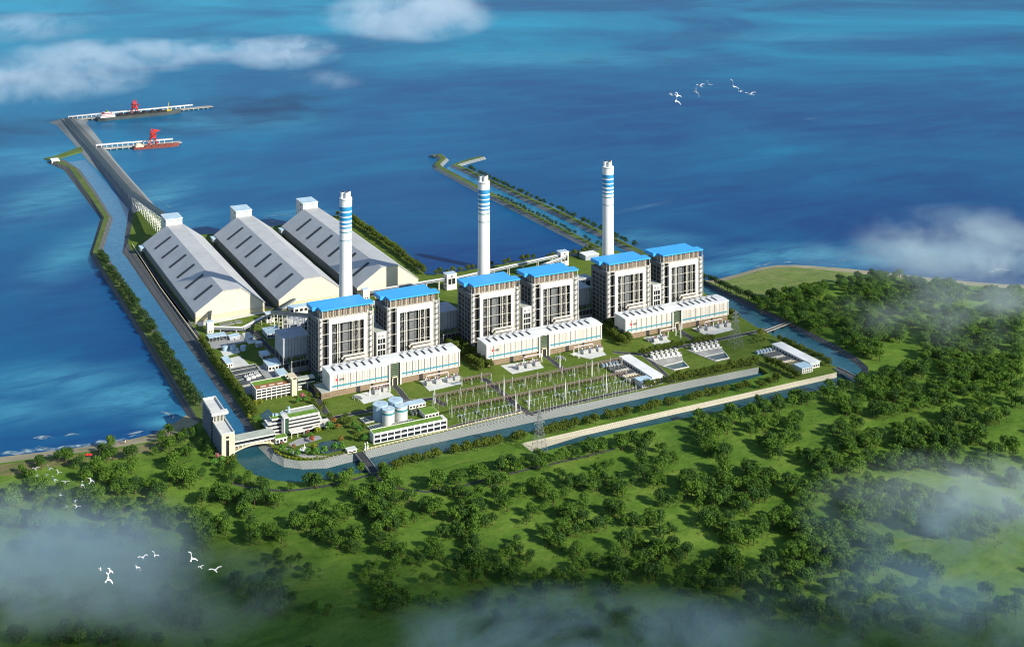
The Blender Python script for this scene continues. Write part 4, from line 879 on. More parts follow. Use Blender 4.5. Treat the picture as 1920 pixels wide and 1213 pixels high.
for k in range(12):
    u = (k + 0.5) / 12; m.box(LC * u - 0.3, LC * u + 0.3, 0, 0.6, 4.6 - 5.5 * abs(2 * u - 1) ** 2, 6)
m.build('spandrel_post', ['white_panel'], t)
# ------------------------------------------------------------------ two-storey water works with green roof and its tanks
x, y = W(700.6, 833); x2, y2 = W(838.4, 803.7); WL = math.dist((x, y), (x2, y2)); WR = math.atan2(y2 - y, x2 - x)
t = thing('water_works', 'long two-storey white building with green roof along the front canal railing', 'building', (x, y, G), WR)
m = MB(); m.box(0, WL, 1, 15, -1, 12); m.build('wall', ['white_panel'], t)
m = MB(); m.box(0, WL, 0, 1, 5.0, 7.0).box(0, WL, 0, 1, 10.8, 12.6).box(0, WL, 0, 1, -1, 0.8)
for k in range(12): m.box(k * (WL - 1) / 11.0, k * (WL - 1) / 11.0 + 1, -0.15, 1, -1, 12.4)
m.build('facade_frame', ['white_paint'], t)
for k in range(11):
    for z in (0.8, 7.0): MB().box(1 + k * (WL - 1) / 11.0, (k + 1) * (WL - 1) / 11.0, 0.55, 1.05, z, z + (4.2 if z < 2 else 3.8)).build('window', ['dark_glass'], t)
m = MB(); m.box(0, WL, 1, 1.7, 12, 13).box(0, WL, 14.4, 15.2, 12, 13).box(0, 0.8, 1.7, 14.4, 12, 13).box(WL - 4.5, WL, 1.7, 14.4, 12, 13).use(1).box(0.8, WL - 4.5, 1.7, 14.4, 12, 12.4); m.build('roof', ['white_panel', 'roof_green'], t)
TK = 'large pale storage tanks behind the water works'
for k, (px, py, r_, h, lab) in enumerate(((713, 786, 10, 20, 'big pale storage tank, rear one nearest the brown-walled hall base'), (741.5, 779, 9.8, 20.5, 'big pale storage tank, rear one nearest the switchyard'), (728, 793, 8.3, 18.5, 'pale storage tank with teal band, front one nearest the garden'), (752, 787, 8.6, 19, 'pale storage tank with teal band, front one nearest the switchyard'))):
    xx, yy = W(px, py); t = thing('storage_tank', lab, 'tank', (xx, yy, G), group=TK)
    MB().lathe([(r_, -1), (r_, h), (r_ * 0.97, h + 0.5), (0.5, h + 1.8)], n=32).build('shell', ['pale_concrete' if k > 1 else 'tank_blue'], t)
    MB().lathe([(r_ + 0.06, h * 0.70), (r_ + 0.09, h * 0.72), (r_ + 0.09, h * 0.82), (r_ + 0.06, h * 0.84)], n=32).build('band', ['stripe_teal' if k > 1 else 'pale_blue_roof'], t)
    m = MB(); m.lathe([(r_ + 0.05, h + 0.2), (r_ + 0.25, h + 0.3), (r_ + 0.25, h + 1.2), (r_ + 0.05, h + 1.3)], n=32); m.build('rim', ['pale_blue_roof'], t)
bldg('filter_house', 'low green-roofed building by the switchyard corner behind the water works', 'building', (797, 786), 20, 20, 5.5, 'white_panel', 'roof_green', cols=4)
bldg('chemical_store', 'low white store with pale roof between the tanks and the hall drive', 'building', (767.5, 768), 24, 14, 5, 'white_panel', cols=5)
def pools(label, quad, n, z=G, group=None):
    P = wp(quad, z + 2); c = (sum(p[0] for p in P) / 4, sum(p[1] for p in P) / 4); t = thing('filter_pool', label, 'basin', (*c, z), group=group)
    q = [(a - c[0], b - c[1]) for a, b in P]; MB().prism(q, -1, 1.3).build('water', ['pond_water'], t); m = MB()
    for a, b in zip(q, q[1:] + q[:1]): m.bar((*a, 1), (*b, 1), 0.8, 2.4)
    for k in range(1, n): m.bar((*lerp(q[0], q[1], k / n), 1.3), (*lerp(q[3], q[2], k / n), 1.3), 0.7, 1.2)
    m.build('wall', ['concrete'], t); return t
pools('small divided filter pool left of the rear storage tanks', [(684, 792), (712, 786), (702, 778), (674, 784)], 3)
pools('narrow divided filter pool against the back of the water works', [(697, 805), (722, 799), (712, 793), (688, 799)], 5)
pools('long slatted filter pool between the front tanks and the green roof', [(735, 800), (778, 790), (774, 785), (738, 793)], 8)
for k, (px, py) in enumerate(((770, 775), (777, 774), (784, 773), (773, 779), (780, 778))):
    xx, yy = W(px, py); t = thing('pressure_filter', ordw(k + 1) + ' dark upright pressure vessel in the cluster before the white store', 'vessel', (xx, yy, G), group='dark pressure vessels')
    MB().lathe([(1.6, 0), (2.1, 0.6), (2.1, 4.2), (1.2, 5.2)], n=14).build('vessel', ['hull_dark'], t); m = MB(); m.tube([(0, -2.2, 0), (0, -2.6, 3), (0, -1.5, 3.6)], 0.3, 6); m.build('pipe', ['white_steel'], t)
# ------------------------------------------------------------------ water treatment stations
def station(fl, label_s, idx):
    x, y = W(*fl); g_ = 'water treatment stations'
    t = thing('treatment_hall', 'long white flat-roofed treatment hall ' + label_s, 'building', (x, y, G), group=g_)
    MB().box(0, 18, 0, 88, -1, 8).build('wall', ['white_panel'], t)
    m = MB(); m.box(-0.8, 18.8, -0.8, 88.8, 8, 9); m.build('roof', ['white_roof'], t)
    m = MB(); m.box(-0.1, 18.1, -0.2, 0, 6.6, 7.8); m.build('fascia', ['pale_blue_roof'], t)
    for k in range(4): MB().box(2 + k * 4.2, 4.6 + k * 4.2, -0.15, 0.1, 2, 4.6).build('window', ['dark_glass'], t)
    m = MB()
    for k in range(12): m.box(-0.15, 0.1, 4 + k * 7, 7.5 + k * 7, 3, 6)
    m.build('side_glazing', ['dark_glass'], t)
    t = thing('pump_station', 'small white pump house in front of the treatment hall ' + label_s, 'building', (x - 23, y - 9, G), group=g_)
    MB().box(0, 20, 0, 19, -1, 7.5).build('wall', ['white_panel'], t); m = MB(); m.box(-0.6, 20.6, -0.6, 19.6, 7.5, 8.3); m.build('roof', ['pale_blue_roof'], t)
    for k in range(5):
        for z in (1.2, 4.6): MB().box(1.5 + k * 3.7, 3.6 + k * 3.7, -0.12, 0.1, z, z + 1.7).build('window', ['dark_glass'], t)
    for k, (y0, y1) in enumerate(((14, 30), (34, 50), (54, 74))):
        t = thing('filter_bed', f'slatted filter bed, {["front", "middle", "rear"][k]} of three beside the treatment hall ' + label_s, 'basin', (x - 29, y + y0, G), group='filter beds')
        m = MB(); d = y1 - y0; m.box(0, 27, 0, 0.8, -1, 4.4).box(0, 27, d - 0.8, d, -1, 4.4).box(0, 0.8, 0.8, d - 0.8, -1, 4.4).box(26.2, 27, 0.8, d - 0.8, -1, 4.4)
        for j in range(1, 6): m.box(j * 4.5, j * 4.5 + 0.7, 0.8, d - 0.8, 2, 4.2)
        m.build('wall', ['cream' if k == 0 else 'concrete'], t); MB().box(0.8, 26.2, 0.8, d - 0.8, -1, 2.6).build('water', ['hull_dark'], t)
    for k in range(5):
        t = thing('blower', 'blue-grey blower behind the filter beds ' + label_s + ', ' + ordw(k + 1) + ' from the hall', 'machine', (x - 8 - k * 6, y + 82, G), group='blue-grey blowers')
        m = MB(); m.cyl(0, 0, 0, 4.6, 2.1, 14).cyl(0, 5, 0, 3.6, 1.6, 12); m.build('casing', ['tank_blue'], t); m = MB(); m.tube([(0, 0, 4.4), (0, 2.5, 5.4), (0, 5, 3.4)], 0.6, 8); m.build('pipe', ['white_steel'], t)
station((1222.5, 718), 'beside the switchyard', 0); station((1519.4, 692), 'by the arched canal bridge', 1)
# ------------------------------------------------------------------ cooling water outlets
def outlet(deck, water, row, label):
    P = wp(deck, G + 0.4); c = (sum(p[0] for p in P) / len(P), sum(p[1] for p in P) / len(P)); t = thing('cooling_outlet', label, 'basin', (*c, G), group='cooling water outlets on the lawn')
    MB().prism([(a - c[0], b - c[1]) for a, b in P], -1, 0.5).build('apron', ['concrete'], t)
    q = [(a - c[0], b - c[1]) for a, b in wp(water, G + 0.6)]; MB().prism(q, -0.5, 0.62).build('water', ['pond_water'], t); m = MB()
    for a, b in zip(q, q[1:] + q[:1]): m.bar((*a, 0.6), (*b, 0.6), 0.9, 1.6)
    m.build('wall', ['white_panel'], t)
    for k in range(6):
        u = k / 5; a = lerp(row[0], row[1], u); xx, yy = W(*a); xx -= c[0]; yy -= c[1]
        m = MB(); m.box(xx - 2.2, xx + 2.2, yy - 4, yy + 4, 0, 4.0).box(xx - 3.5, xx + 3.5, yy - 9, yy - 8, 0, 1.6).box(xx - 1.4, xx - 0.5, yy - 2, yy - 1.1, 3.4, 8.5).box(xx + 0.5, xx + 1.4, yy + 4, yy + 5, 0, 7).box(xx - 1.4, xx + 1.4, yy - 2, yy + 5, 7.0, 7.8); m.build('sluice_frame', ['white_steel'], t)
outlet([(1212, 671), (1277, 660), (1281, 676), (1293, 688), (1264, 695), (1240, 686)], [(1243, 687), (1281, 677.5), (1291, 688), (1264, 693.5)], ((1224, 671), (1269, 664)), 'six-gated cooling outlet with dark pool, the one nearest the switchyard')
outlet([(1287.6, 656), (1345, 645), (1355, 655), (1369, 672), (1342, 678), (1316, 668)], [(1320, 669.5), (1359, 661), (1366.5, 671.5), (1343, 676)], ((1300, 656), (1344, 649)), 'six-gated cooling outlet with dark pool, the one nearest the lattice pylon')
# ================================================================== switchyard
mat('gantry_steel', (0.21, 0.165, 0.155), 0.6, 0.2, 0.3, metal=0.2); mat('post_grey', (0.40, 0.42, 0.38), 0.5)
def gantry(label, x0, y0, bays, bay, h, z=G, spare=0):
    t = thing('switchyard_gantry', label, 'gantry', (x0, y0, z), group='long steel gantries of the switchyard')
    b = MB(); L = bays * bay
    for yy, zz in ((-0.9, h), (0.9, h), (0, h + 1.6)): b.bar((0, yy, zz), (L, yy, zz), 0.42)
    n = int(L / 3)
    for k in range(n):
        xa, xb = k * L / n, (k + 1) * L / n
        b.bar((xa, -0.9, h), (xb, 0.9, h), 0.25).bar((xa, 0, h + 1.6), (xb, 0.9 if k % 2 else -0.9, h), 0.25)
    b.build('beam', ['gantry_steel'], t)
    for k in range(bays + 1):
        c = MB(); x = k * bay
        for s_ in (-1, 1): c.bar((x + s_ * 1.4, -0.2, -1), (x, 0, h + (5 if k % 2 == 0 else 0)), 0.36)
        for j in range(1, 5): c.bar((x - 1.4 * (1 - j / 5), 0, h * j / 5), (x + 1.4 * (1 - j / 5), 0, h * j / 5), 0.3)
        c.build('column', ['post_grey'], t)
    for k in range(bays):
        for j in range(3):
            i_ = MB(); x = (k + (j + 0.6) / 3.2) * bay
            i_.bar((x - 0.2, -1.0, h), (x + 0.5, -3.2, h - 3.4), 0.75).bar((x + 0.2, 1.0, h), (x + 0.7, 3.0, h - 3.0), 0.75).use(1).lathe([(0.55, h - 4.4), (0.8, h - 3.6), (0.3, h - 3.0)], x + 0.6, -3.2, 8)
            i_.build('insulator', ['insulator', 'logo_dark'], t)
    return t
x0, y0 = W(811, 741, G + 14); x1, y1 = W(1168, 672, G + 14)
gantry('long steel gantry with red insulators, the row nearest the turbine halls', x0, (y0 + y1) / 2, 15, (x1 - x0) / 15, 14)
xg, yg = W(848, 766, G + 14); xh, yh_ = W(1174, 696, G + 14)
gantry('long steel gantry with red insulators, the row nearest the front canal', xg, (yg + yh_) / 2, 14, (xh - xg) / 14, 14)
xs, ys = W(866, 711, G + 11); xe, ye = W(921, 700, G + 11)
gantry('short steel gantry strung over the lawn between the nearest and middle halls', xs, ys, 3, (xe - xs) / 3, 11)
def post(kind):
    t = thing('insulator_post', 'x', 'post', (0, 0, G), group='insulator posts standing in the switchyard')
    h = (9.5, 11.0, 8.0)[kind]
    m = MB(); m.bar((0, 0, -1), (0, 0, h * 0.55), 0.30).box(-0.4, 0.4, -0.4, 0.4, -0.5, 0.4); m.build('support', ['post_grey'], t)
    m = MB(); pr = []
    for k in range(6): pr += [(0.2, h * 0.55 + k * h * 0.075), (0.38, h * 0.55 + (k + 0.5) * h * 0.075)]
    m.lathe(pr, n=8); m.build('insulator', ['porcelain' if kind != 1 else 'insulator'], t)
    if kind == 2: m = MB(); m.box(-1.6, 1.6, -0.3, 0.3, h, h + 0.5); m.build('cap', ['tank_blue'], t)
    return t
PO = [post(k) for k in range(3)]; used = [False] * 3
def put_post(x, y, kind, lab):
    if not used[kind]: PO[kind].location = (x, y, G); PO[kind]['label'] = lab; used[kind] = True
    else: dup(PO[kind], (x, y, G), label=lab)
rows = [(-9, 0, 0.5, 'in the line nearest the halls', (x0, x1), (y0 + y1) / 2, 36), (-9, 1, 0, 'in the second line from the halls', (x0, x1), (y0 + y1) / 2 - 8, 44),
        (0, 0, 0, 'in the third line from the halls', (xg, xh), (yg + yh_) / 2 + 14, 44), (0, 2, 0, 'in the third line from the canal', (xg, xh), (yg + yh_) / 2 - 13, 50), (0, 0, 0, 'in the second line from the canal', (xg, xh), (yg + yh_) / 2 - 27, 54), (0, 0, 0, 'in the line nearest the canal', (xg + 4, xh - 6), (yg + yh_) / 2 - 38, 54)]
for rr, (_a0, kind, _b0, txt, (xa, xb), yy, n) in enumerate(rows):
    if rr == 0: yy = (y0 + y1) / 2 + 9
    for k in range(n):
        if R.random() < 0.06: continue
        x = xa + (xb - xa) * (k + 0.5) / n
        sx, sy = PX(x, yy, G)
        if abs((sx - 905) / (994 - 905) - (sy - 708) / (776 - 708)) < 0.10: continue          # keep the cross road clear
        put_post(x + R.uniform(-.6, .6), yy + R.uniform(-.5, .5), kind if R.random() < 0.8 else (kind + 1) % 3, f'pale insulator post, {ordw(k + 1)} from the garden side {txt}')
for k in range(11):                                     # bus ducts lying on the grass between the gantry rows
    u = (k + 0.5) / 11; x = xg + (xh - xg) * u; y = (yg + yh_) / 2 - 3
    if k in (2, 5): continue
    t = thing('bus_duct', f'grey bus duct under the gantry nearest the canal, {ordw(k + 1)} from the garden', 'duct', (x, y, G), group='grey bus ducts in the switchyard')
    m = MB(); m.bar((0, 8, 2.6), (2, -14, 2.6), 1.1); m.build('duct', ['grey_steel'], t); m = MB()
    for v in (0, 0.5, 1): m.bar((2 * v, 8 - 22 * v, -0.5), (2 * v, 8 - 22 * v, 2.4), 0.5)
    m.build('support', ['lattice'], t)
def mast(label, px, py, h=26):
    x, y = W(px, py); t = thing('lightning_mast', label, 'mast', (x, y, G), group='slim white lightning masts')
    m = MB()
    for a in range(3): m.bar((1.3 * math.cos(a * 2.1), 1.3 * math.sin(a * 2.1), -1), (0.1 * math.cos(a * 2.1), 0.1 * math.sin(a * 2.1), h), 0.42)
    m.build('lattice', ['white_steel'], t); m = MB()
    for k in range(1, 7):
        r_ = 1.3 * (1 - k / 7.5)
        for a in range(3): m.bar((r_ * math.cos(a * 2.1), r_ * math.sin(a * 2.1), h * k / 7), (r_ * math.cos((a + 1) * 2.1), r_ * math.sin((a + 1) * 2.1), h * k / 7), 0.25)
    m.bar((0, 0, h), (0, 0, h + 5), 0.3); m.build('spike', ['white_steel'], t)
for k, (px, py, lab) in enumerate(((945, 742, 'by the cross road'), (1060, 748, 'in front of the middle hall'), (1110, 706, 'near the middle hall transformers'), (1137, 736, 'near the first treatment hall'), (967, 772, 'beside the canal end of the cross road'), (815, 756, 'at the corner nearest the green-roofed store'), (1085, 672, 'on the lawn right of the middle hall door'), (1276, 634, 'by the far hall door'), (992, 768, 'at the canal road junction'), (1050, 690, 'by the middle hall drive'))):
    mast('slim white lattice lightning mast ' + lab, px, py, 24 if k < 5 else 20)
# ------------------------------------------------------------------ main transformers before the halls
def trafo():
    t = thing('transformer', 'x', 'transformer', (0, 0, G), group='main transformers on pale yards')
    m = MB(); m.box(-4, 4, -2.5, 2.5, 0.6, 6); m.use(1).box(-4.6, 4.6, -3, 3, -0.5, 0.7); to = m.build('tank', ['trafo_grey', 'concrete'], t)
    for yy in (-4.6, 2.9):
        m = MB()
        for k in range(9): m.box(-4 + k * 0.95, -3.6 + k * 0.95, yy, yy + 1.7, 1.2, 5.6)
        m.build('radiator', ['white_steel'], t)
    m = MB(); m.tube([(-5, 0, 8.4), (-4.8, 0, 8.4), (3.0, 0, 8.4), (3.2, 0, 8.4)], 1.1, 12).box(-3.6, -3.2, -0.3, 0.3, 6, 7.6).box(1.8, 2.2, -0.3, 0.3, 6, 7.6); m.build('conservator', ['white_steel'], t)
    for k in range(3):
        m = MB(); pr = []
        for j in range(5): pr += [(0.45, 6 + j * 0.8), (0.7, 6.4 + j * 0.8)]
        m.lathe(pr + [(0.15, 10.4), (0.15, 11.4)], -2.4 + k * 2.4, -1.6, 8); m.build('bushing', ['insulator'], to)
    return t
T0 = trafo(); fst = True
for i, spots in enumerate((((706, 738), (722, 733), (803, 722), (821, 718), (842, 716), (856, 712)), ((975, 692), (990, 689), (1006, 685), (1096, 663), (1110, 661), (1124, 658)), ((1228, 641), (1244, 637), (1313, 622), (1328, 619), (1350, 614), (1364, 612)))):
    for k, (px, py) in enumerate(spots):
        x, y = W(px, py); lab = f'grey finned transformer before the {NTH[i]} turbine hall, {ordw(k + 1)} from the garden'
        if fst: T0.location = (x, y, G + 0.2); T0['label'] = lab; fst = False
        else: dup(T0, (x, y, G + 0.2), label=lab)
for i in range(3):                                      # portal frames carrying the lines off each yard
    for k, (dx, w_) in enumerate(((52, 30), (138, 34))):
        t = thing('line_portal', f'white line portal over the {["left", "right"][k]} transformer yard of the {NTH[i]} hall', 'portal', (H0[i] + dx, -22, G), group='white line portals over transformer yards')
        m = MB()
        for x in (0, w_ / 2, w_): m.bar((x - 1.2, 0, -1), (x, 0, 13), 0.5).bar((x + 1.2, 0, -1), (x, 0, 13), 0.5)
        m.build('leg', ['white_steel'], t); m = MB(); m.bar((0, 0, 13), (w_, 0, 13), 0.9); m.build('beam', ['white_steel'], t); m = MB()
        for j in range(9): m.bar((2 + j * (w_ - 4) / 8, 0, 12.6), (2.3 + j * (w_ - 4) / 8, -1.6, 9.8), 0.55)
        m.build('insulator', ['insulator'], t)
    t = thing('feeder_frame', f'small grey twin feeder frame on the grass before the {NTH[i]} hall', 'frame', (H0[i] + (28 if i != 1 else 108), -24, G), group='grey feeder frames')
    m = MB()
    for yy in (0, 6): m.bar((0, yy, 3.6), (9, yy - 9, 3.6), 1.6)
    m.build('duct', ['grey_steel'], t); m = MB()
    for xx, yy in ((0, 0), (9, -9), (0, 6), (9, -3), (4.5, -4.5), (4.5, 1.5)): m.bar((xx, yy, -0.5), (xx, yy, 3.4), 0.7)
    m.build('leg', ['lattice'], t)
# ------------------------------------------------------------------ lattice pylons
mat('pylon_steel', (0.24, 0.27, 0.26), 0.6, metal=0.3)
def pylon(label, px, py, h, hw):
    x, y = W(px, py); t = thing('lattice_pylon', label, 'pylon', (x, y, G), group='tall lattice pylons')
    def wd(z): return hw * (1 - z / h) ** 1.15 + 0.9
    lv = [0, h * .16, h * .30, h * .42, h * .53, h * .63, h * .72, h * .80, h * .88, h * .95, h]
    for sx, sy in ((-1, -1), (1, -1), (1, 1), (-1, 1)):
        m = MB()
        for a, b in zip(lv, lv[1:]): m.bar((sx * wd(a), sy * wd(a), a - (1 if a == 0 else 0)), (sx * wd(b), sy * wd(b), b), 0.36)
        m.build('leg', ['pylon_steel'], t)
    m = MB(); C4 = ((-1, -1), (1, -1), (1, 1), (-1, 1))
    for a, b in zip(lv, lv[1:]):
        for k in range(4):
            p, q = C4[k], C4[(k + 1) % 4]
            m.bar((p[0] * wd(a), p[1] * wd(a), a), (q[0] * wd(b), q[1] * wd(b), b), 0.18).bar((q[0] * wd(a), q[1] * wd(a), a), (p[0] * wd(b), p[1] * wd(b), b), 0.18).bar((p[0] * wd(b), p[1] * wd(b), b), (q[0] * wd(b), q[1] * wd(b), b), 0.18)
    m.build('bracing', ['pylon_steel'], t)
    for z, ln in ((h * .70, 7.5), (h * .82, 6.5), (h * .93, 5.0)):
        m = MB()
        for s_ in (-1, 1): m.bar((0, -0.7, z), (s_ * ln, 0, z + 0.6), 0.45).bar((0, 0.7, z), (s_ * ln, 0, z + 0.6), 0.45).bar((0, 0, z + 2.4), (s_ * ln, 0, z + 0.6), 0.4).bar((s_ * ln, 0, z + 0.6), (s_ * ln, 0, z - 1.8), 0.35)
        m.build('crossarm', ['pylon_steel'], t)
pylon('tall lattice pylon standing at the tip of the outer canal by the tree strip', 1011.5, 846, 51, 7.2)
pylon('tall lattice pylon on the lawn right of the farthest hall', 1379, 650, 56, 8.5)
# ------------------------------------------------------------------ railings, gate, bridges
def railing(label, pts, wd=0.5, step=6, h=2.0, z=G):
    P = wp(pts, z); o = P[0]; t = thing('railing', label, 'railing', (o[0], o[1], z), group='pale railings along the plant edge')
    a = MB(); b = MB()
    for p, q in zip(P, P[1:]): a.bar((p[0] - o[0], p[1] - o[1], h), (q[0] - o[0], q[1] - o[1], h), wd).bar((p[0] - o[0], p[1] - o[1], h * 0.45), (q[0] - o[0], q[1] - o[1], h * 0.45), wd * 0.7)
    for (x, y), _h in poly_sample(P, step): b.bar((x - o[0], y - o[1], -0.5), (x - o[0], y - o[1], h + 0.3), wd * 1.5)
    a.build('rail', ['cream'], t); b.build('post', ['cream'], t)
railing('pale post railing along the front canal from the garden gate to the cross road', [(688, 843.5), (780, 821), (880, 797), (980, 774)])
railing('pale railing beside the inlet canal and the nearest coal shed', [(248, 460), (300, 540.5), (372, 638.5)], 0.8, 9, 2.4)
railing('long white railing along the seaward edge of the coal causeway', [(117, 224), (150, 260), (172, 285), (212, 332), (243, 368)], 1.0, 14, 2.2, 8.0)
x, y = W(684.5, 843)
for k in range(2):
    t = thing('gate_post', ['curved white gate post on the water works side of the garden bridge', 'curved white gate post nearest the railing by the garden bridge'][k], 'gate post', (x + k * 4, y + k * 2, G), group='curved white gate posts')
    m = MB(); m.tube([(0, 0, -0.5), (0.4, 0, 3.5), (0.3, 0, 6.5), (-0.6, 0, 8.6)], [1.0, 0.9, 0.8, 0.5], 8); m.build('post', ['white_paint'], t); m = MB(); m.box(-1.3, 1.3, -1.3, 1.3, -0.5, 0.8); m.build('plinth', ['white_paint'], t)
def bridge(label, a, b, wd, z, arch=False, m_='concrete', thick=1.4):
    p = W(a[0], a[1], z); q = W(b[0], b[1], z); L = math.dist(p, q); t = thing('canal_bridge', label, 'bridge', (p[0], p[1], z), math.atan2(q[1] - p[1], q[0] - p[0]), group='road bridges over the canals')
    m = MB(); m.box(-3, L + 3, -wd / 2, wd / 2, -thick, 0.2).use(1).box(-3, L + 3, -wd / 2 + 1, wd / 2 - 1, 0.2, 0.3); m.build('deck', [m_, 'asphalt'], t)
    for s_ in (-1, 1):
        m = MB(); yy = s_ * (wd / 2 - 0.3); m.box(-3, L + 3, yy - 0.3, yy + 0.3, 0.2, 1.3); m.build('parapet', ['concrete'], t)
        if arch:
            m = MB(); pr = [(L * k / 10, -4.6 * (2 * k / 10 - 1) ** 2 - thick) for k in range(11)]
            m.extrude_y([(u, min(v + 1.4, -thick + 0.1)) for u, v in pr[::-1]] + pr, yy - 0.5, yy + 0.5); m.build('arch', ['pale_concrete'], t)
    for u in (0.3, 0.7):
        if not arch: m = MB(); m.box(L * u - 0.7, L * u + 0.7, -wd / 2 + 1, wd / 2 - 1, -8, -thick); m.build('pier', [m_], t)
bridge('straight grey road bridge over the front canal by the garden gate', (674, 850), (701, 884), 11, G + 0.6)
bridge('flat road bridge over the side canal beside the farthest lawn', (1436, 622), (1480, 605), 7, G + 0.5, False, 'asphalt', 1.0)
bridge('arched pale bridge closing the side canal by the second treatment hall', (1570, 691), (1610, 711), 9, G + 1.0, True)
x, y = W(103, 303, 3); t = thing('sluice_gate', 'small white sluice gate house at the tip of the outer dike', 'sluice', (x, y, 3))
m = MB(); m.box(-9, 9, -18, 18, -4, 4); m.build('sill', ['shutter'], t); m = MB(); m.box(-10, 10, -19, 19, 4, 5.2).box(-10, -8, -19, -17, -4, 4).box(8, 10, -19, -17, -4, 4); m.build('deck', ['white_paint'], t)
# ------------------------------------------------------------------ jetty, berths, ships
gallery('long dark-roofed coal conveyor gallery running along the causeway to the nearest coal shed', [W3(126, 223, 15), W3(174, 278, 15), W3(212, 323, 15), W3(243, 358, 18), (-26, 850, 56)], 11, 6, roof='belt_dark', side='grey_steel', step=17, foot=2, windows=False, trestle='white_steel')
CRE = 'coal jetties off the causeway'
mat('jetty_white', (0.50, 0.52, 0.52), 0.6, 0.2, 0.05)
def jetty(label, a, b, z, wd, gal_from, gal_to, pierw):
    p = W(a[0], a[1], z); q = W(b[0], b[1], z); L = math.dist(p, q); rz = math.atan2(q[1] - p[1], q[0] - p[0]); t = thing('coal_jetty', label, 'jetty', (p[0], p[1], 0), rz, group=CRE)
    m = MB(); m.box(0, L, -wd / 2, wd / 2, z - 2, z); m.build('deck', ['concrete'], t); m = MB()
    for k in range(int(L / 16)):
        for yy in (-wd / 2 + 2, wd / 2 - 2): m.box(k * 16 + 4, k * 16 + 6.5, yy - 1, yy + 1, -6, z - 2)
    m.build('pile', ['grey_steel'], t)
    m = MB(); m.box(gal_from * L, gal_to * L, 2, 9, z + 7, z + 10.5); m.build('gallery', ['jetty_white'], t); m = MB()
    for k in range(int((gal_to - gal_from) * L / 14)): m.box(gal_from * L + k * 14, gal_from * L + k * 14 + 1.4, 2.2, 3.4, z, z + 7).box(gal_from * L + k * 14, gal_from * L + k * 14 + 1.4, 7.6, 8.8, z, z + 7)
    m.build('trestle', ['jetty_white'], t); return t, p, q, rz, L
ja = jetty('far coal jetty with white gallery where the big coal ship lies', (128, 225), (398, 199), 6, 26, 0.0, 0.86, 4)
jb = jetty('shorter near coal jetty with white gallery where the red ship lies', (180, 279), (340, 266), 6, 24, 0.0, 0.90, 4)
def crane(label, ref, u, rz_extra=0.0, h=40, yoff=0):
    _t, p, q, rz, L = ref; x, y = lerp(p, q, u)
    t = thing('ship_unloader', label, 'crane', (x - yoff * math.sin(rz), y + yoff * math.cos(rz), 6), rz, group='red ship unloaders on the jetties'); k = h / 40
    for s_ in (-1, 1):
        m = MB()
        for yy in (-1, 1): m.bar((s_ * 9 * k, yy * 9 * k, 0), (s_ * 6 * k, yy * 5 * k, 17 * k), 2.2 * k)
        m.bar((s_ * 9 * k, -9 * k, 1), (s_ * 9 * k, 9 * k, 1), 1.8 * k).bar((s_ * 7 * k, -6 * k, 12 * k), (s_ * 7 * k, 6 * k, 12 * k), 1.6 * k); m.build('leg', ['red_paint'], t)
    m = MB(); m.box(-7 * k, 7 * k, -6 * k, 6 * k, 17 * k, 22 * k); m.build('machinery_house', ['red_paint'], t)
    m = MB(); m.bar((-4 * k, 0, 22 * k), (-4 * k, 0, 40 * k), 2 * k).bar((4 * k, 0, 22 * k), (4 * k, 0, 40 * k), 2 * k)
    for z in (27, 32, 37): m.bar((-4 * k, 0, z * k), (4 * k, 0, z * k), 1.4 * k)
    m.bar((-4 * k, 0, 27 * k), (4 * k, 0, 32 * k), 1.0 * k).bar((-4 * k, 0, 32 * k), (4 * k, 0, 37 * k), 1.0 * k); m.build('mast', ['red_paint'], t)
    m = MB(); m.bar((4 * k, 0, 26 * k), (4 * k, -34 * k, 30 * k), 2.4 * k).bar((-4 * k, 0, 26 * k), (-4 * k, -34 * k, 30 * k), 2.4 * k).bar((4 * k, -30 * k, 30 * k), (0, 0, 40 * k), 0.8 * k).bar((-4 * k, 18 * k, 24 * k), (0, 0, 40 * k), 0.8 * k).box(-5 * k, 5 * k, 12 * k, 20 * k, 22 * k, 27 * k); m.build('boom', ['red_paint'], t)
    if rz_extra: m = MB(); m.add([(4 * k, 1, 38 * k), (20 * k, 1, 35 * k), (4 * k, 1, 29 * k), (4 * k, -1, 38 * k), (20 * k, -1, 35 * k), (4 * k, -1, 29 * k)], [(0, 1, 2), (5, 4, 3), (0, 3, 4, 1), (1, 4, 5, 2), (2, 5, 3, 0)]); m.build('jib', ['red_paint'], t)
crane('red lattice ship unloader standing behind the big dark coal ship', ja, 0.445, 0, 42)
crane('larger red ship unloader with jib over the small red ship', jb, 0.66, 1, 42)
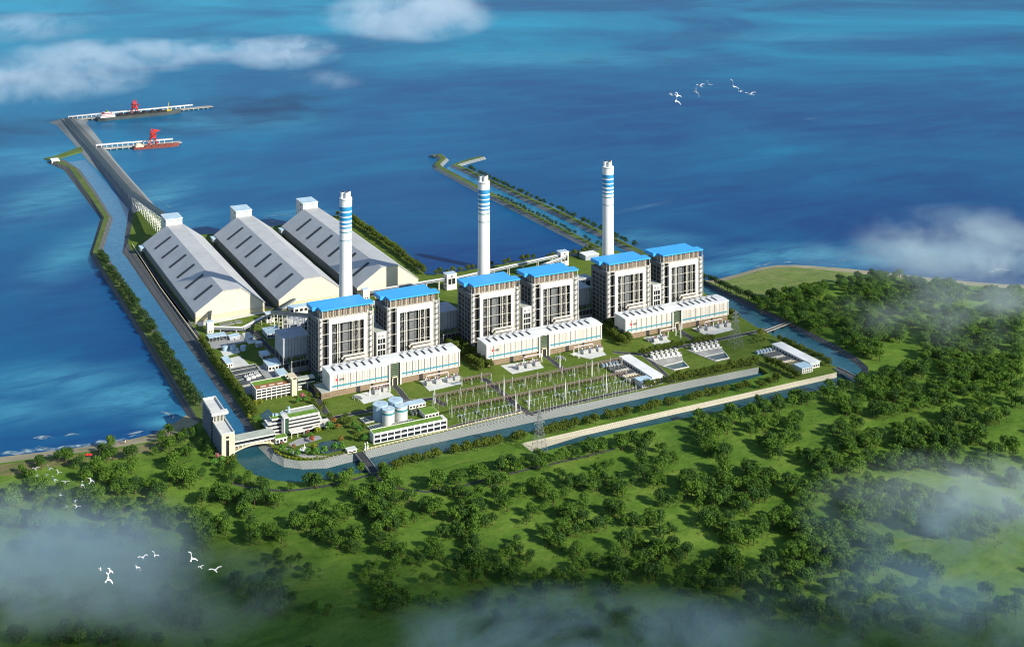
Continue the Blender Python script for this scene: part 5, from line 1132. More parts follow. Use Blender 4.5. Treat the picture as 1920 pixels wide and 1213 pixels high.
def ship(label, ref, u0, u1, off, beam, deck_z, hullm, kind):
    _t, p, q, rz, L = ref; x, y = lerp(p, q, u0); x += off * math.sin(rz); y -= off * math.cos(rz); LS = L * (u1 - u0)
    t = thing('cargo_ship', label, 'ship', (x, y, 0), rz); m = MB(); st = []
    for k in range(13):
        u = k / 12; wd = beam / 2 * (min(1, 0.72 + u * 3) if u < .12 else 1 if u < .84 else max(0.03, 1 - ((u - .84) / .16) ** 1.7)); st.append((u * LS + (6 if u > .9 else 0) * (u - .9) * 10, wd, deck_z + (2.5 if u > 0.9 else 0)))
    vs = []
    for xx, wd, zz in st: vs += [(xx, -wd * .86, -3), (xx, -wd, zz), (xx, wd, zz), (xx, wd * .86, -3)]
    n = len(st); m.add(vs, [(4 * i + j, 4 * i + (j + 1) % 4, 4 * i + 4 + (j + 1) % 4, 4 * i + 4 + j)[::-1] for i in range(n - 1) for j in range(4)] + [(0, 3, 2, 1), (4 * n - 4, 4 * n - 3, 4 * n - 2, 4 * n - 1)])
    m.build('hull', [hullm], t)
    s_ = MB(); b = beam * 0.42
    if kind == 0:
        s_.box(LS * .03, LS * .20, -b, b, deck_z, deck_z + 5).box(LS * .05, LS * .18, -b * .9, b * .9, deck_z + 5, deck_z + 10).box(LS * .08, LS * .15, -b * .8, b * .8, deck_z + 10, deck_z + 15); s_.use(1)
        for z in (1.5, 6.5, 11.5): s_.box(LS * (.04 + z * .002), LS * (.19 - z * .002), -b - .1 + z * .05, b - .4, deck_z + z, deck_z + z + 1.3)
        so = s_.build('superstructure', ['white_paint', 'red_paint'], t); c = MB(); c.lathe([(3, deck_z + 15), (2.6, deck_z + 21)], LS * .115, 0, 14); c.build('funnel', ['roof_green'], so)
        h = MB(); h.box(LS * .24, LS * .82, -b, b, deck_z, deck_z + 2.2)
        for k in range(6): h.extrude_y([(LS * (.25 + k * .095), deck_z + 2.2), (LS * (.335 + k * .095), deck_z + 2.2), (LS * (.31 + k * .095), deck_z + 6.5), (LS * (.275 + k * .095), deck_z + 6.5)], -b * .8, b * .8)
        h.build('coal_hold', ['coal'], t); f = MB(); f.bar((LS * .865, 0, deck_z), (LS * .865, 0, deck_z + 26), 1.5).box(LS * .84, LS * .9, -5, 5, deck_z, deck_z + 4); f.build('foremast', ['yellow_paint'], t)
    else:
        s_.box(LS * .04, LS * .22, -b, b, deck_z, deck_z + 4.5).box(LS * .06, LS * .17, -b * .8, b * .8, deck_z + 4.5, deck_z + 9); s_.build('superstructure', ['cream'], t); h = MB()
        for k in range(4): h.box(LS * (.27 + k * .15), LS * (.39 + k * .15), -b, b, deck_z, deck_z + 2)
        h.build('hatch', ['rust_red'], t); f = MB(); f.bar((LS * .9, 0, deck_z), (LS * .9, 0, deck_z + 9), 0.8); f.build('foremast', ['cream'], t)
ship('big dark coal ship with white superstructure and full hold at the far jetty', ja, 0.17, 0.735, 36, 34, 10, 'hull_dark', 0)
ship('smaller rust-red cargo ship with cream superstructure at the near jetty', jb, 0.42, 0.93, 26, 19, 6.5, 'rust_red', 1)
# ------------------------------------------------------------------ beach: bathers and parasols
def person(label, px, py, cloth, s_, lean):
    x, y = W(px, py, 4.0); t = thing('person', label, 'person', (x, y, 4.0), lean, group='people standing on the beach'); t.scale = (s_,) * 3
    me = bpy.data.meshes.new('body'); V = [(0, 0, .95), (0, 0, 1.2), (0, 0, 1.45), (0, 0, 1.55), (0, 0.01, 1.66), (0, .01, 1.76), (-.1, 0, .9), (-.12, .03, .5), (-.12, .0, .06), (-.12, -.12, .03), (.1, 0, .9), (.13, -.05, .5), (.13, .02, .06), (.13, -.1, .03), (-.2, 0, 1.42), (-.26, .02, 1.14), (-.24, -.06, .9), (-.24, -.08, .8), (.2, 0, 1.42), (.27, .0, 1.14), (.26, -.1, .92), (.26, -.13, .82)]
    E_ = [(0, 1), (1, 2), (2, 3), (3, 4), (4, 5), (0, 6), (6, 7), (7, 8), (8, 9), (0, 10), (10, 11), (11, 12), (12, 13), (2, 14), (14, 15), (15, 16), (16, 17), (2, 18), (18, 19), (19, 20), (20, 21)]
    me.from_pydata(V, E_, []); o = bpy.data.objects.new('body', me); COL.objects.link(o); o.parent = t; me.materials.append(MATS['skin'])
    md = o.modifiers.new('skin', 'SKIN'); rr = [.14, .13, .15, .055, .09, .07, .09, .06, .045, .04, .09, .06, .045, .04, .06, .045, .035, .035, .06, .045, .035, .035]
    for v, r_ in zip(me.skin_vertices[0].data, rr): v.radius = (r_, r_)
    me.skin_vertices[0].data[0].use_root = True; o.modifiers.new('sub', 'SUBSURF').levels = 1
    m = MB(); m.lathe([(.17, .86), (.2, 1.0), (.185, 1.2), (.22, 1.4), (.12, 1.5)], n=12).lathe([(.11, .42), (.12, .9)], -.115, 0, 8).lathe([(.11, .42), (.12, .9)], .12, -.02, 8); m.build('clothes', [cloth], t)
    m = MB(); m.lathe([(.105, 1.66), (.115, 1.74), (.06, 1.81)], n=10); m.build('hair', ['dark_gap'], t)
person('person in dark clothes standing at the waterline, alone of the two groups', 223, 832, 'logo_dark', 3.2, 0.3)
person('person in brown clothes at the waterline, nearer the dike of a close pair', 239, 831, 'brown_brick', 3.3, -0.4)
person('person in pale clothes at the waterline, partly beside a companion in brown', 235, 831, 'cream', 2.8, 0.9)
person('person in dark blue standing in the shallows by the foot of the dike', 325, 789, 'stripe_blue', 3.4, 0.2)
person('person in black standing in the shallows close to one in dark blue', 321, 782, 'logo_dark', 3.0, -0.6)
for k, (px, py, s_) in enumerate(((163, 858, 0.75), (169.5, 857.5, 0.68))):
    x, y = W(px, py, 4.9); t = thing('beach_parasol', ['red thatched beach parasol, the larger one among trees at the sand edge', 'red thatched beach parasol, the smaller one of two at the sand edge'][k], 'parasol', (x, y, 4.9), group='red beach parasols'); t.scale = (s_,) * 3
    m = MB(); m.lathe([(3.6, 5.0), (3.7, 5.2), (2.0, 6.6), (0.2, 7.8)], n=14); m.build('canopy', ['rust_red' if False else 'red_paint'], t); m = MB(); m.cyl(0, 0, -1, 7.4, 0.22, 8).cyl(0, 0, -1, 0.5, 0.9, 8); m.build('pole', ['bark'], t)
# ------------------------------------------------------------------ garden pond and fountain
struct('pond', MB().prism(wp([(585, 838), (603, 828), (625, 825), (643, 830), (640, 843), (615, 850), (592, 849)], G + 0.3), G - 1, G + 0.3), 'pond_water')
struct('pond', MB().prism(wp([(487, 778), (503, 766), (511, 774), (507, 788), (494, 790)], G + 0.3), G - 1, G + 0.3), 'pond_water')
struct('path', MB().prism(wp([(540, 838), (556, 848), (575, 852), (592, 853), (618, 855), (645, 848), (652, 838), (660, 842), (650, 853), (610, 860), (570, 858), (548, 850), (534, 842)], G + 0.22), G - 1, G + 0.22), 'concrete')
x, y = W(571, 843); t = thing('fountain', 'white fountain jet rising from a round basin in the headquarters garden', 'fountain', (x, y, G)); m = MB(); m.lathe([(6, -0.5), (6.3, 0.9), (5.6, 0.9), (5.6, 0.5)], n=24); m.build('basin', ['white_panel'], t); m = MB(); m.lathe([(2.4, 0.5), (1.0, 2.2), (0.35, 5.5), (0.15, 8.0)], n=10)
for a in range(8): m.tube([(0.2 * math.cos(a * .785), 0.2 * math.sin(a * .785), 1), (1.6 * math.cos(a * .785), 1.6 * math.sin(a * .785), 3.2), (3.4 * math.cos(a * .785), 3.4 * math.sin(a * .785), 0.6)], 0.16, 5)
m.build('water_jet', ['white_paint'], t)
bldg('garden_kiosk', 'low white kiosk with flat roof at the garden corner by the bridge road', 'building', (652, 851), 12, 9, 3.4, 'white_panel', 'pale_concrete', cols=2)
# ------------------------------------------------------------------ gulls
mat('feather', (0.80, 0.80, 0.78), 0.7); mat('gull_grey', (0.40, 0.42, 0.42), 0.7); mat('beak', (0.6, 0.35, 0.05), 0.5)
def gull(seed, up, fold):
    r = random.Random(seed); m = MB()
    m.tube([(0, .32, 0.01), (0, .24, .02), (0, .1, .02), (0, -.1, 0), (0, -.24, -.01), (0, -.36, 0)], [.012, .045, .075, .065, .03, .006], 8)
    m.tube([(0, .40, .015), (0, .36, .03), (0, .30, .035), (0, .24, .03)], [.006, .03, .045, .04], 8)
    m.add([(-.03, -.22, 0), (.03, -.22, 0), (.1, -.46, 0), (-.1, -.46, 0), (-.03, -.22, .012), (.03, -.22, .012), (.1, -.46, .008), (-.1, -.46, .008)], [(0, 1, 2, 3), (7, 6, 5, 4), (0, 4, 5, 1), (1, 5, 6, 2), (2, 6, 7, 3), (3, 7, 4, 0)])
    for s_ in (-1, 1):
        pts = []
        for u in (0, .25, .5, .75, 1.0):
            xx = s_ * (.05 + .68 * u * (1 - .25 * fold * u)); zz = .03 + up[0 if s_ < 0 else 1] * (.42 * math.sin(min(u, .55) * 2.2) - fold * .35 * max(0, u - .5)); yy = .08 + .08 * math.sin(u * 3.1) - .28 * u * u * fold
            ch = .26 * (1 - u * .82); pts += [(xx, yy + ch * .4, zz), (xx, yy - ch * .6, zz - .01), (xx, yy + ch * .4, zz + .018), (xx, yy - ch * .6, zz + .0)]
        fs = []
        for k in range(4): a = 4 * k; b = a + 4; fs += [(a, b, b + 1, a + 1), (a + 2, a + 3, b + 3, b + 2), (a, a + 2, b + 2, b), (a + 1, b + 1, b + 3, a + 3)]
        m.add(pts, fs)
    return m
def flock(spots, dist, span, where, seed, m_='feather'):
    r = random.Random(seed)
    for k, (px, py, tx, u1, u2, fold, rz, ry, rx, sc) in enumerate(spots):
        o = gull(seed * 50 + k, (u1, u2), fold).build('gull', [m_]); o.location = WD(px, py, dist + r.uniform(-8, 8)); o.rotation_euler = (rx, ry, rz); s_ = span * sc; o.scale = (s_,) * 3
        tag(o, 'gull ' + tx + ' ' + where, 'gull', 'white gulls flying in flocks')
FS = [('with swept-back wings, first of the tail group', .6, .6, 1, 1.2, .3, .5, .8), ('gliding steeply, second of the tail group', .9, .3, .6, -.6, .5, .3, .9), ('banking with one wing raised, lowest of the tail group', 1.0, .4, .2, -.5, .9, .2, 1.25),
      ('with wings hanging down, middle of the flock', .2, .9, .5, .5, 1.3, .4, 1.3), ('with level wings, upper middle of the flock', .5, .7, .3, .1, .1, .1, 1.1), ('thin and distant, topmost of the middle three', 1.0, .5, .2, -.3, .5, -.1, .9),
      ('with one wing straight up, heading the front three', 1.2, .3, .1, -.3, .6, .1, 1.3), ('small with bent wings, between two larger ones', .5, .5, 1, .2, 0, 0, .8), ('with long wings spread in a shallow V, leading', .5, .5, .1, .1, .05, -.1, 1.35)]
def fl(pts, o, sc): return [((o[0] + x / sc), (o[1] + y / sc)) + f for (x, y), f in zip(pts, FS)]
flock(fl([(400, 535), (485, 548), (460, 615), (720, 505), (775, 428), (885, 405), (1200, 430), (1290, 500), (1425, 535)], (1200, 100), 6.857), 165, 0.95, 'over the open sea', 1)
flock(fl([(750, 590), (825, 605), (805, 665), (1020, 572), (1070, 503), (1160, 485), (1435, 510), (1505, 572), (1615, 597)], (0, 920), 4), 160, 0.92, 'over the dark forest', 2)
FS = [('gliding, first of the left four', .6, .6, .3, .4, .2, .2, 1.1), ('with raised wings, above its neighbours', 1, .8, .2, .3, .7, .1, 1.2), ('thin with level wings, lowest of the left four', .1, .1, .2, 1.2, .1, 0, .9), ('small and turning, under a larger one', .7, .4, .5, .2, .4, .2, .7), ('with wings angled up, over the clearing', 1.1, .6, .3, -.5, .3, .1, 1.0),
      ('with one wing spread wide, mid string', .9, .2, .2, .5, .6, .3, 1.4), ('long and thin like a curve', .3, .3, .1, -.3, .1, 0, 1.1), ('diving steeply with folded wings', 1, .5, .8, .2, 1.1, .5, 1.4), ('climbing with bent wings, at the forest side', .9, .7, .4, -.8, .4, .4, 1.2), ('alone and thin, below the string', .1, .1, .2, 1.4, .05, 0, .9),
      ('with spread wings, upper one of the last four', .6, .9, .3, .8, .6, .2, 1.1), ('small, left one of the last four', .5, .5, .6, 1.0, .2, 0, .7), ('stretched flat, lowest of the last four', .3, .5, .1, -.7, .2, 0, 1.2)]
flock(fl([(265, 718), (367, 718), (280, 767), (348, 762), (437, 745), (405, 800), (490, 815), (610, 835), (683, 810), (455, 913), (560, 962), (500, 1000), (575, 1000)], (0, 700), 4), 170, 0.72, 'over the trees by the beach', 3, 'gull_grey')
# ================================================================== trees
leaf_mat('leaf_forest', (0.034, 0.088, 0.008), (0.110, 0.200, 0.022), (0.024, 0.070, 0.010))
leaf_mat('leaf_forest_light', (0.042, 0.105, 0.010), (0.125, 0.225, 0.028), (0.040, 0.095, 0.012))
leaf_mat('leaf_forest_deep', (0.022, 0.062, 0.012), (0.070, 0.140, 0.022), (0.018, 0.050, 0.012))
leaf_mat('leaf_scrub', (0.040, 0.080, 0.010), (0.12, 0.15, 0.03), (0.09, 0.10, 0.03))
leaf_mat('leaf_row', (0.045, 0.080, 0.010), (0.130, 0.165, 0.022), (0.040, 0.075, 0.010))
leaf_mat('leaf_dark', (0.020, 0.052, 0.014), (0.045, 0.092, 0.022))
leaf_mat('leaf_bright', (0.050, 0.150, 0.020), (0.120, 0.260, 0.040), (0.045, 0.14, 0.02))
leaf_mat('leaf_yellow', (0.15, 0.19, 0.015), (0.30, 0.29, 0.03), (0.11, 0.17, 0.02))
leaf_mat('leaf_pink', (0.36, 0.09, 0.12), (0.55, 0.20, 0.24), (0.16, 0.16, 0.05))
leaf_mat('leaf_red', (0.30, 0.04, 0.02), (0.42, 0.10, 0.04), (0.22, 0.06, 0.02))
leaf_mat('leaf_autumn', (0.28, 0.11, 0.03), (0.36, 0.20, 0.06), (0.14, 0.12, 0.03))
def crown_np(seed, r=6.7, zc=7.6, rz=5.8, lobes=13, per=50, leaf=1.35):
    rg = np.random.default_rng(seed); V = []; 
    cen = []
    for k in range(lobes):
        t = k / lobes * 2 * math.pi * 2.399 + rg.uniform(-.4, .4); ph = rg.uniform(-0.45, 1.0)
        rad = rg.uniform(0.42, 0.68); c = math.sqrt(max(0, 1 - min(1, abs(ph)) ** 2))
        cen.append((r * rad * c * math.cos(t), r * rad * c * math.sin(t), zc + rz * 0.62 * ph, rg.uniform(0.34, 0.50) * r))
    cen.append((0, 0, zc + rz * .35, r * .5))
    for cx, cy, cz, lr in cen:
        n = per
        d = rg.normal(size=(n, 3)); d[:, 2] += 0.25; d /= np.linalg.norm(d, axis=1)[:, None]
        rr = lr * rg.uniform(0.72, 1.10, n)[:, None]
        p = np.array([cx, cy, cz]) + d * rr * np.array([1, 1, 0.88])
        nrm = d + rg.normal(size=(n, 3)) * 0.42; nrm /= np.linalg.norm(nrm, axis=1)[:, None]
        up = rg.normal(size=(n, 3)); u = np.cross(nrm, up); u /= np.linalg.norm(u, axis=1)[:, None]; v = np.cross(nrm, u)
        s1 = leaf * rg.uniform(0.55, 1.25, n)[:, None] * 0.5; s2 = s1 * rg.uniform(0.5, 0.9, n)[:, None]
        q = np.stack([p - u * s1, p + v * s2 - nrm * .12 * s1, p + u * s1, p - v * s2 + nrm * .12 * s1], axis=1)
        V.append(q.reshape(-1, 3))
    V = np.concatenate(V); V = V[np.repeat(np.ones(len(V), bool), 1)]
    return V
def trunk_np(seed, h=8.0, r=0.55):
    mb = MB(); rg = random.Random(seed)
    mb.tube([(0, 0, -1), (0.1, 0, h * .35), (0.0, 0.2, h * .7), (0, 0, h * 1.1)], [r * 1.25, r, r * .75, r * .35], 6)
    for k in range(4):
        a = k * 1.6 + rg.uniform(-.4, .4); mb.tube([(0, 0, h * (.45 + .1 * k)), (2.2 * math.cos(a), 2.2 * math.sin(a), h * (.75 + .08 * k)), (3.8 * math.cos(a), 3.8 * math.sin(a), h * (.95 + .06 * k))], [r * .5, r * .35, r * .15], 5)
    return mb
def np_mesh(name, V, m):
    n = len(V) // 4; me = bpy.data.meshes.new(name); me.vertices.add(len(V)); me.vertices.foreach_set('co', V.astype(np.float32).ravel())
    me.loops.add(4 * n); me.loops.foreach_set('vertex_index', np.arange(4 * n, dtype=np.int32)); me.polygons.add(n)
    me.polygons.foreach_set('loop_start', np.arange(0, 4 * n, 4, dtype=np.int32)); me.polygons.foreach_set('loop_total', np.full(n, 4, dtype=np.int32))
    me.materials.append(MATS[m]); me.update(calc_edges=True); return me
PROTO = {}; FM = ['leaf_forest', 'leaf_forest_light', 'leaf_forest_deep']
def proto(kind, m, nvar=4, **kw):
    if kind in PROTO: return PROTO[kind]
    L = []
    for k in range(nvar):
        V = crown_np(hash(kind) % 1000 * 0 + len(PROTO) * 31 + k, **kw); L.append((V, np_mesh('crown', V, m if kind != 'forest' else FM[k % 3]), trunk_np(k, h=kw.get('zc', 7.6) * 0.9, r=0.06 * kw.get('r', 6.7)).mesh('trunk', 'bark')))
    PROTO[kind] = L; return L
proto('forest', 'leaf_forest', 6); proto('row', 'leaf_row', 4); proto('dark', 'leaf_dark', 3, per=34)
proto('bright', 'leaf_bright', 2, r=5.2, zc=6.5, rz=4.6, lobes=9, leaf=1.5); proto('yellow', 'leaf_yellow', 2, r=3.2, zc=2.4, rz=2.2, lobes=7, per=40, leaf=1.0)
proto('pink', 'leaf_pink', 2, r=3.8, zc=3.6, rz=3.0, lobes=8, per=40, leaf=1.1); proto('red', 'leaf_red', 1, r=3.6, zc=3.8, rz=3.2, lobes=8, per=40, leaf=1.1); proto('autumn', 'leaf_autumn', 2, r=5.0, zc=6.0, rz=4.4, lobes=9, leaf=1.4)
proto('yellowtree', 'leaf_yellow', 1, r=7, zc=8, rz=6)
def tree(kind, x, y, z, sc, name, label, cat, group, parts=True):
    V, cm, tm = R.choice(PROTO[kind]); rz = R.uniform(0, 6.28)
    t = thing(name, label, cat, (x, y, z), rz, group); t.scale = (sc * R.uniform(.93, 1.07), sc * R.uniform(.93, 1.07), sc * R.uniform(.9, 1.12))
    for nm, me in (('trunk', tm), ('crown', cm)):
        o = bpy.data.objects.new(nm, me); COL.objects.link(o); o.parent = t
    return t
ROWK = 1.75
def row(kind, pts, step, sc, name, lab, cat, group, z=G, jit=1.5, skip=0.0, start='first'):
    P = wp(pts, z); n = 0; out_ = []
    for (x, y), _h in poly_sample(P, step):
        if R.random() < skip: continue
        n += 1; out_.append((x + R.uniform(-jit, jit), y + R.uniform(-jit, jit)))
    for k, (x, y) in enumerate(out_):
        tree(kind, x, y, z, sc * ROWK * R.uniform(.85, 1.15), name, lab.replace('#', ordw(k + 1)), cat, group)
row('dark', [(188, 480), (210, 518), (240, 556), (290, 630), (322, 684), (350, 727), (376, 768)], 12, 0.68, 'dike_tree', 'dark round tree on the grassy dike, # from its seaward end', 'tree', 'trees along the grassy dike', 6.0, 2.5, 0.05)
row('row', [(377, 644), (412, 690), (440, 728), (468, 766), (478, 784)], 6.5, 0.50, 'hedge_tree', 'small tree in the dense inlet canal hedge, # from the shed end', 'tree', 'hedge trees beside the inlet canal', G, 1.0)
row('dark', [(936, 371), (1040, 422), (1128, 465)], 15, 0.44, 'breakwater_tree', 'small tree on the inner breakwater, # from its seaward head', 'tree', 'trees on the inner breakwater', 5.5, 2.5, 0.08)
row('dark', [(881, 319), (913, 335), (1047, 396), (1130, 436), (1205, 473)], 15, 0.56, 'breakwater_tree', 'small dark tree on the outer breakwater, # from its seaward head', 'tree', 'trees on the outer breakwater', 5.5, 2.5, 0.18)
row('row', [(634, 407), (659, 414), (735, 467), (798, 517)], 8.5, 0.62, 'shore_tree', 'bushy shore tree behind the farthest coal shed, # from its seaward corner', 'tree', 'shore trees behind the farthest coal shed', G, 2)
row('row', [(802, 518), (863, 511), (931, 499), (1000, 488), (1080, 482), (1112, 473)], 13, 0.55, 'shore_tree', 'shore tree along the long conveyor gallery, # from the shed end', 'tree', 'shore trees behind the boiler houses', G, 3, 0.15)
row('row', [(840, 650), (862, 665), (885, 682), (908, 699)], 8, 0.58, 'plantation_tree', 'plantation tree right of the nearest hall, near row, # from the boilers', 'tree', 'trees between the nearest and middle halls', G, 1.5)
row('row', [(854, 643), (876, 658), (899, 676), (922, 694)], 8, 0.60, 'plantation_tree', 'plantation tree right of the nearest hall, far row, # from the boilers', 'tree', 'trees between the nearest and middle halls', G, 1.5)
row('row', [(1128, 618), (1150, 634), (1172, 650)], 8, 0.60, 'plantation_tree', 'plantation tree in the gap before the farthest hall, near row, # from the boilers', 'tree', 'trees between the middle and farthest halls', G, 1.5)
row('row', [(1140, 613), (1160, 628), (1182, 645)], 8, 0.60, 'plantation_tree', 'plantation tree in the gap before the farthest hall, far row, # from the boilers', 'tree', 'trees between the middle and farthest halls', G, 1.5)
row('row', [(1207, 667), (1230, 661), (1281, 651)], 8, 0.52, 'avenue_tree', 'clipped tree in the row behind the first cooling outlet, # from the treatment hall', 'tree', 'trees behind the cooling outlets', G, 1.2)
row('row', [(1303, 646), (1338, 639)], 8, 0.52, 'avenue_tree', 'clipped tree in the short row behind the second cooling outlet, # from the hall drive', 'tree', 'trees behind the cooling outlets', G, 1.2)
row('row', [(1257, 719), (1340, 702), (1421, 685)], 7.5, 0.58, 'bank_tree', 'bank tree between cooling outlets and front canal, # from the first treatment hall', 'tree', 'trees along the upper bank of the front canal', G, 1.2)
row('row', [(1439, 684), (1460, 693), (1482, 703), (1500, 712)], 8, 0.58, 'bank_tree', 'bank tree beside the second treatment hall, # from the front canal end', 'tree', 'trees around the second treatment hall', G, 1.2)
row('row', [(1214, 728), (1226, 725), (1240, 722)], 9, 0.55, 'bank_tree', 'bank tree in front of the first treatment hall, # from its pump house', 'tree', 'trees in front of the first treatment hall', G, 1.0)
row('row', [(1462, 642), (1500, 661), (1562, 690)], 8, 0.55, 'bank_tree', 'bank tree behind the second treatment hall, # from the flat bridge', 'tree', 'trees along the side canal', G, 1.4)
row('row', [(1368, 592), (1386, 602)], 8, 0.5, 'bank_tree', 'bank tree at the end wall of the farthest hall, # from the boilers', 'tree', 'trees along the side canal', G, 1.0)
row('dark', [(1323, 527), (1360, 543), (1400, 561), (1452, 586)], 9, 0.62, 'far_bank_tree', 'tree on the far bank of the side canal, # from the sea', 'tree', 'trees on the far bank of the side canal', G, 2.5)
strip_px = [(718, 880), (741, 872), (752, 868), (763, 864), (780, 860), (801, 857), (818, 852), (853, 844), (874, 840), (893, 837), (909, 833), (925, 829), (936, 827), (966, 820), (979, 817),
            (1020, 809), (1035, 805), (1045, 803), (1057, 800), (1070, 798), (1079, 794), (1100, 790), (1114, 787), (1142, 780), (1153, 778), (1164, 775), (1175, 773), (1203, 767), (1219, 762), (1233, 759), (1252, 755), (1264, 753), (1296, 746), (1309, 743), (1327, 738), (1343, 735), (1359, 731), (1387, 726), (1400, 722), (1426, 720), (1442, 715), (1455, 711)]
for k, (px, py) in enumerate(strip_px):
    for j in range(2):
        x, y = W(px + j * 5 - 2, py + R.uniform(1, 4) + 5)
        tree('row', x, y, G, R.uniform(.85, 1.08), 'strip_tree', f'bushy tree on the strip between the front canals, {ordw(2 * k + j + 1)} from the garden bridge', 'tree', 'trees on the grass strip between the front canals')
# ------------------------------------------------------------------ garden planting
GP = [('pink', 567, 748, 1.3, 'pink blossom tree between the grass-roofed office and the headquarters'), ('bright', 560, 757, .9, 'bright green garden tree behind the headquarters below pink blossom'), ('bright', 573, 753, .8, 'bright green garden tree behind the headquarters, nearer the hall'),
      ('row', 581, 748, .55, 'dark garden tree behind the link bridge pillars, upper one'), ('row', 588, 757, .55, 'dark garden tree behind the link bridge pillars, lower one'), ('row', 596, 747, .5, 'dark garden tree against the brown annexe of the nearest hall'), ('row', 608, 765, .6, 'dark lone garden tree on the lawn before the brown annexe'), ('row', 599, 772, .62, 'dark garden tree at the back corner of the headquarters'), ('row', 592, 765, .5, 'dark garden tree close behind the headquarters roof'),
      ('row', 618, 787, .6, 'dark garden tree at the lawn road behind the headquarters'), ('autumn', 626, 796, 1.0, 'reddish brown garden tree right of the headquarters'), ('bright', 617, 808, 1.1, 'bright green garden tree just right of the headquarters'), ('autumn', 634, 806, .9, 'brown garden tree by the bridge road, right of the headquarters'), ('row', 648, 787, .62, 'dark garden tree left of the filter pools, upper one'), ('row', 655, 797, .66, 'dark garden tree left of the filter pools, middle one'), ('bright', 664, 805, 1.0, 'bright green garden tree left of the filter pools'),
      ('bright', 674, 815, 1.0, 'bright green garden tree at the end wall of the water works'), ('row', 668, 826, .66, 'dark garden tree by the bridge road near the gate posts'), ('bright', 684, 829, .95, 'bright green garden tree nearest the gate posts'), ('row', 640, 795, .6, 'dark garden tree in the clump right of the headquarters'), ('row', 680, 808, .58, 'dark garden tree beside the narrow filter pool'),
      ('yellow', 479, 760, 1.7, 'yellow-green bush at the hedge end by the grass-roofed office'), ('yellow', 488, 757, 1.4, 'yellow-green bush under the grass-roofed office pillars'), ('yellow', 466.5, 782, 1.3, 'yellow bush on the canal edge beside the small pond'), ('bright', 478, 790, .75, 'green garden tree between small pond and inlet canal, upper one'), ('bright', 487, 797, .8, 'green garden tree between small pond and inlet canal, middle one'), ('bright', 490, 805, .7, 'green garden tree between small pond and inlet canal, lower one'),
      ('bright', 530, 848, .9, 'green garden tree at the canal curve, leftmost of the front row'), ('bright', 543, 853, .85, 'green garden tree of the front row below the red flower bed'), ('bright', 558, 857, .95, 'green garden tree of the front row left of the fountain'), ('bright', 577, 853, .85, 'green garden tree of the front row right of the fountain'), ('bright', 593, 855, .95, 'green garden tree of the front row before the large pond'), ('bright', 608, 852, .95, 'green garden tree of the front row right of the large pond'), ('bright', 628, 847, 1.0, 'green garden tree by the white kiosk, left one'), ('bright', 641, 846, .95, 'green garden tree by the white kiosk, right one'),
      ('red', 585, 829, 1.15, 'deep red bush in the middle of the headquarters garden'), ('bright', 581, 822, .8, 'green garden tree right behind the deep red bush'), ('yellow', 595, 810, 1.8, 'large yellow bush at the headquarters side terrace'), ('pink', 577, 815, .9, 'pink bush before the headquarters porch'), ('autumn', 640, 830, .8, 'orange bush at the far end of the large pond'), ('yellow', 590, 842, 1.5, 'yellow bush between fountain and large pond'), ('pink', 529, 836, 1.0, 'pink bush below the white pavilion with grass roof'), ('autumn', 551, 842, .6, 'low rusty flower bed left of the fountain'),
      ('pink', 408, 862, 1.2, 'pink bush at the foot of the stepped tower block'), ('yellow', 421, 862, 1.0, 'yellow bush at the foot of the stepped tower block'), ('bright', 415, 870, 1.0, 'bright green tree at the foot of the stepped tower block'), ('bright', 401, 875, 1.0, 'bright green tree left of the tower block foot'), ('row', 437, 867, .7, 'dark tree on the canal curve beside the tower block foot'), ('row', 428, 879, .75, 'dark tree below the tower block foot')]
for kind, px, py, sc, lab in GP:
    x, y = W(px, py); nm = 'garden_bush' if kind in ('yellow', 'pink', 'red') else 'garden_tree'
    tree(kind, x, y, G, sc * (1.25 if kind == 'row' else 1), nm, lab, 'bush' if nm == 'garden_bush' else 'tree', 'garden planting')
row('yellow', [(506, 834), (516, 847), (534, 857), (561, 862), (605, 860), (655, 849)], 5, 0.36, 'edging_bush', 'low yellow bush edging the garden above the paved slope, # from the covered bridge', 'bush', 'yellow bushes edging the garden', G, .8)
x, y = W(1427, 632); tree('yellowtree', x, y, G, 1.0, 'lawn_tree', 'yellow-green tree on the lawn near the flat bridge, taller than its neighbours', 'tree', None)
for k, (px, py) in enumerate(((1413, 640), (1419, 645), (1433, 640))):
    x, y = W(px, py); tree('row', x, y, G, .45, 'lawn_bush', ['dark bush left of the yellow-green lawn tree', 'dark bush below the yellow-green lawn tree', 'dark bush right of the yellow-green lawn tree'][k], 'bush', 'dark bushes at the lawn tree')
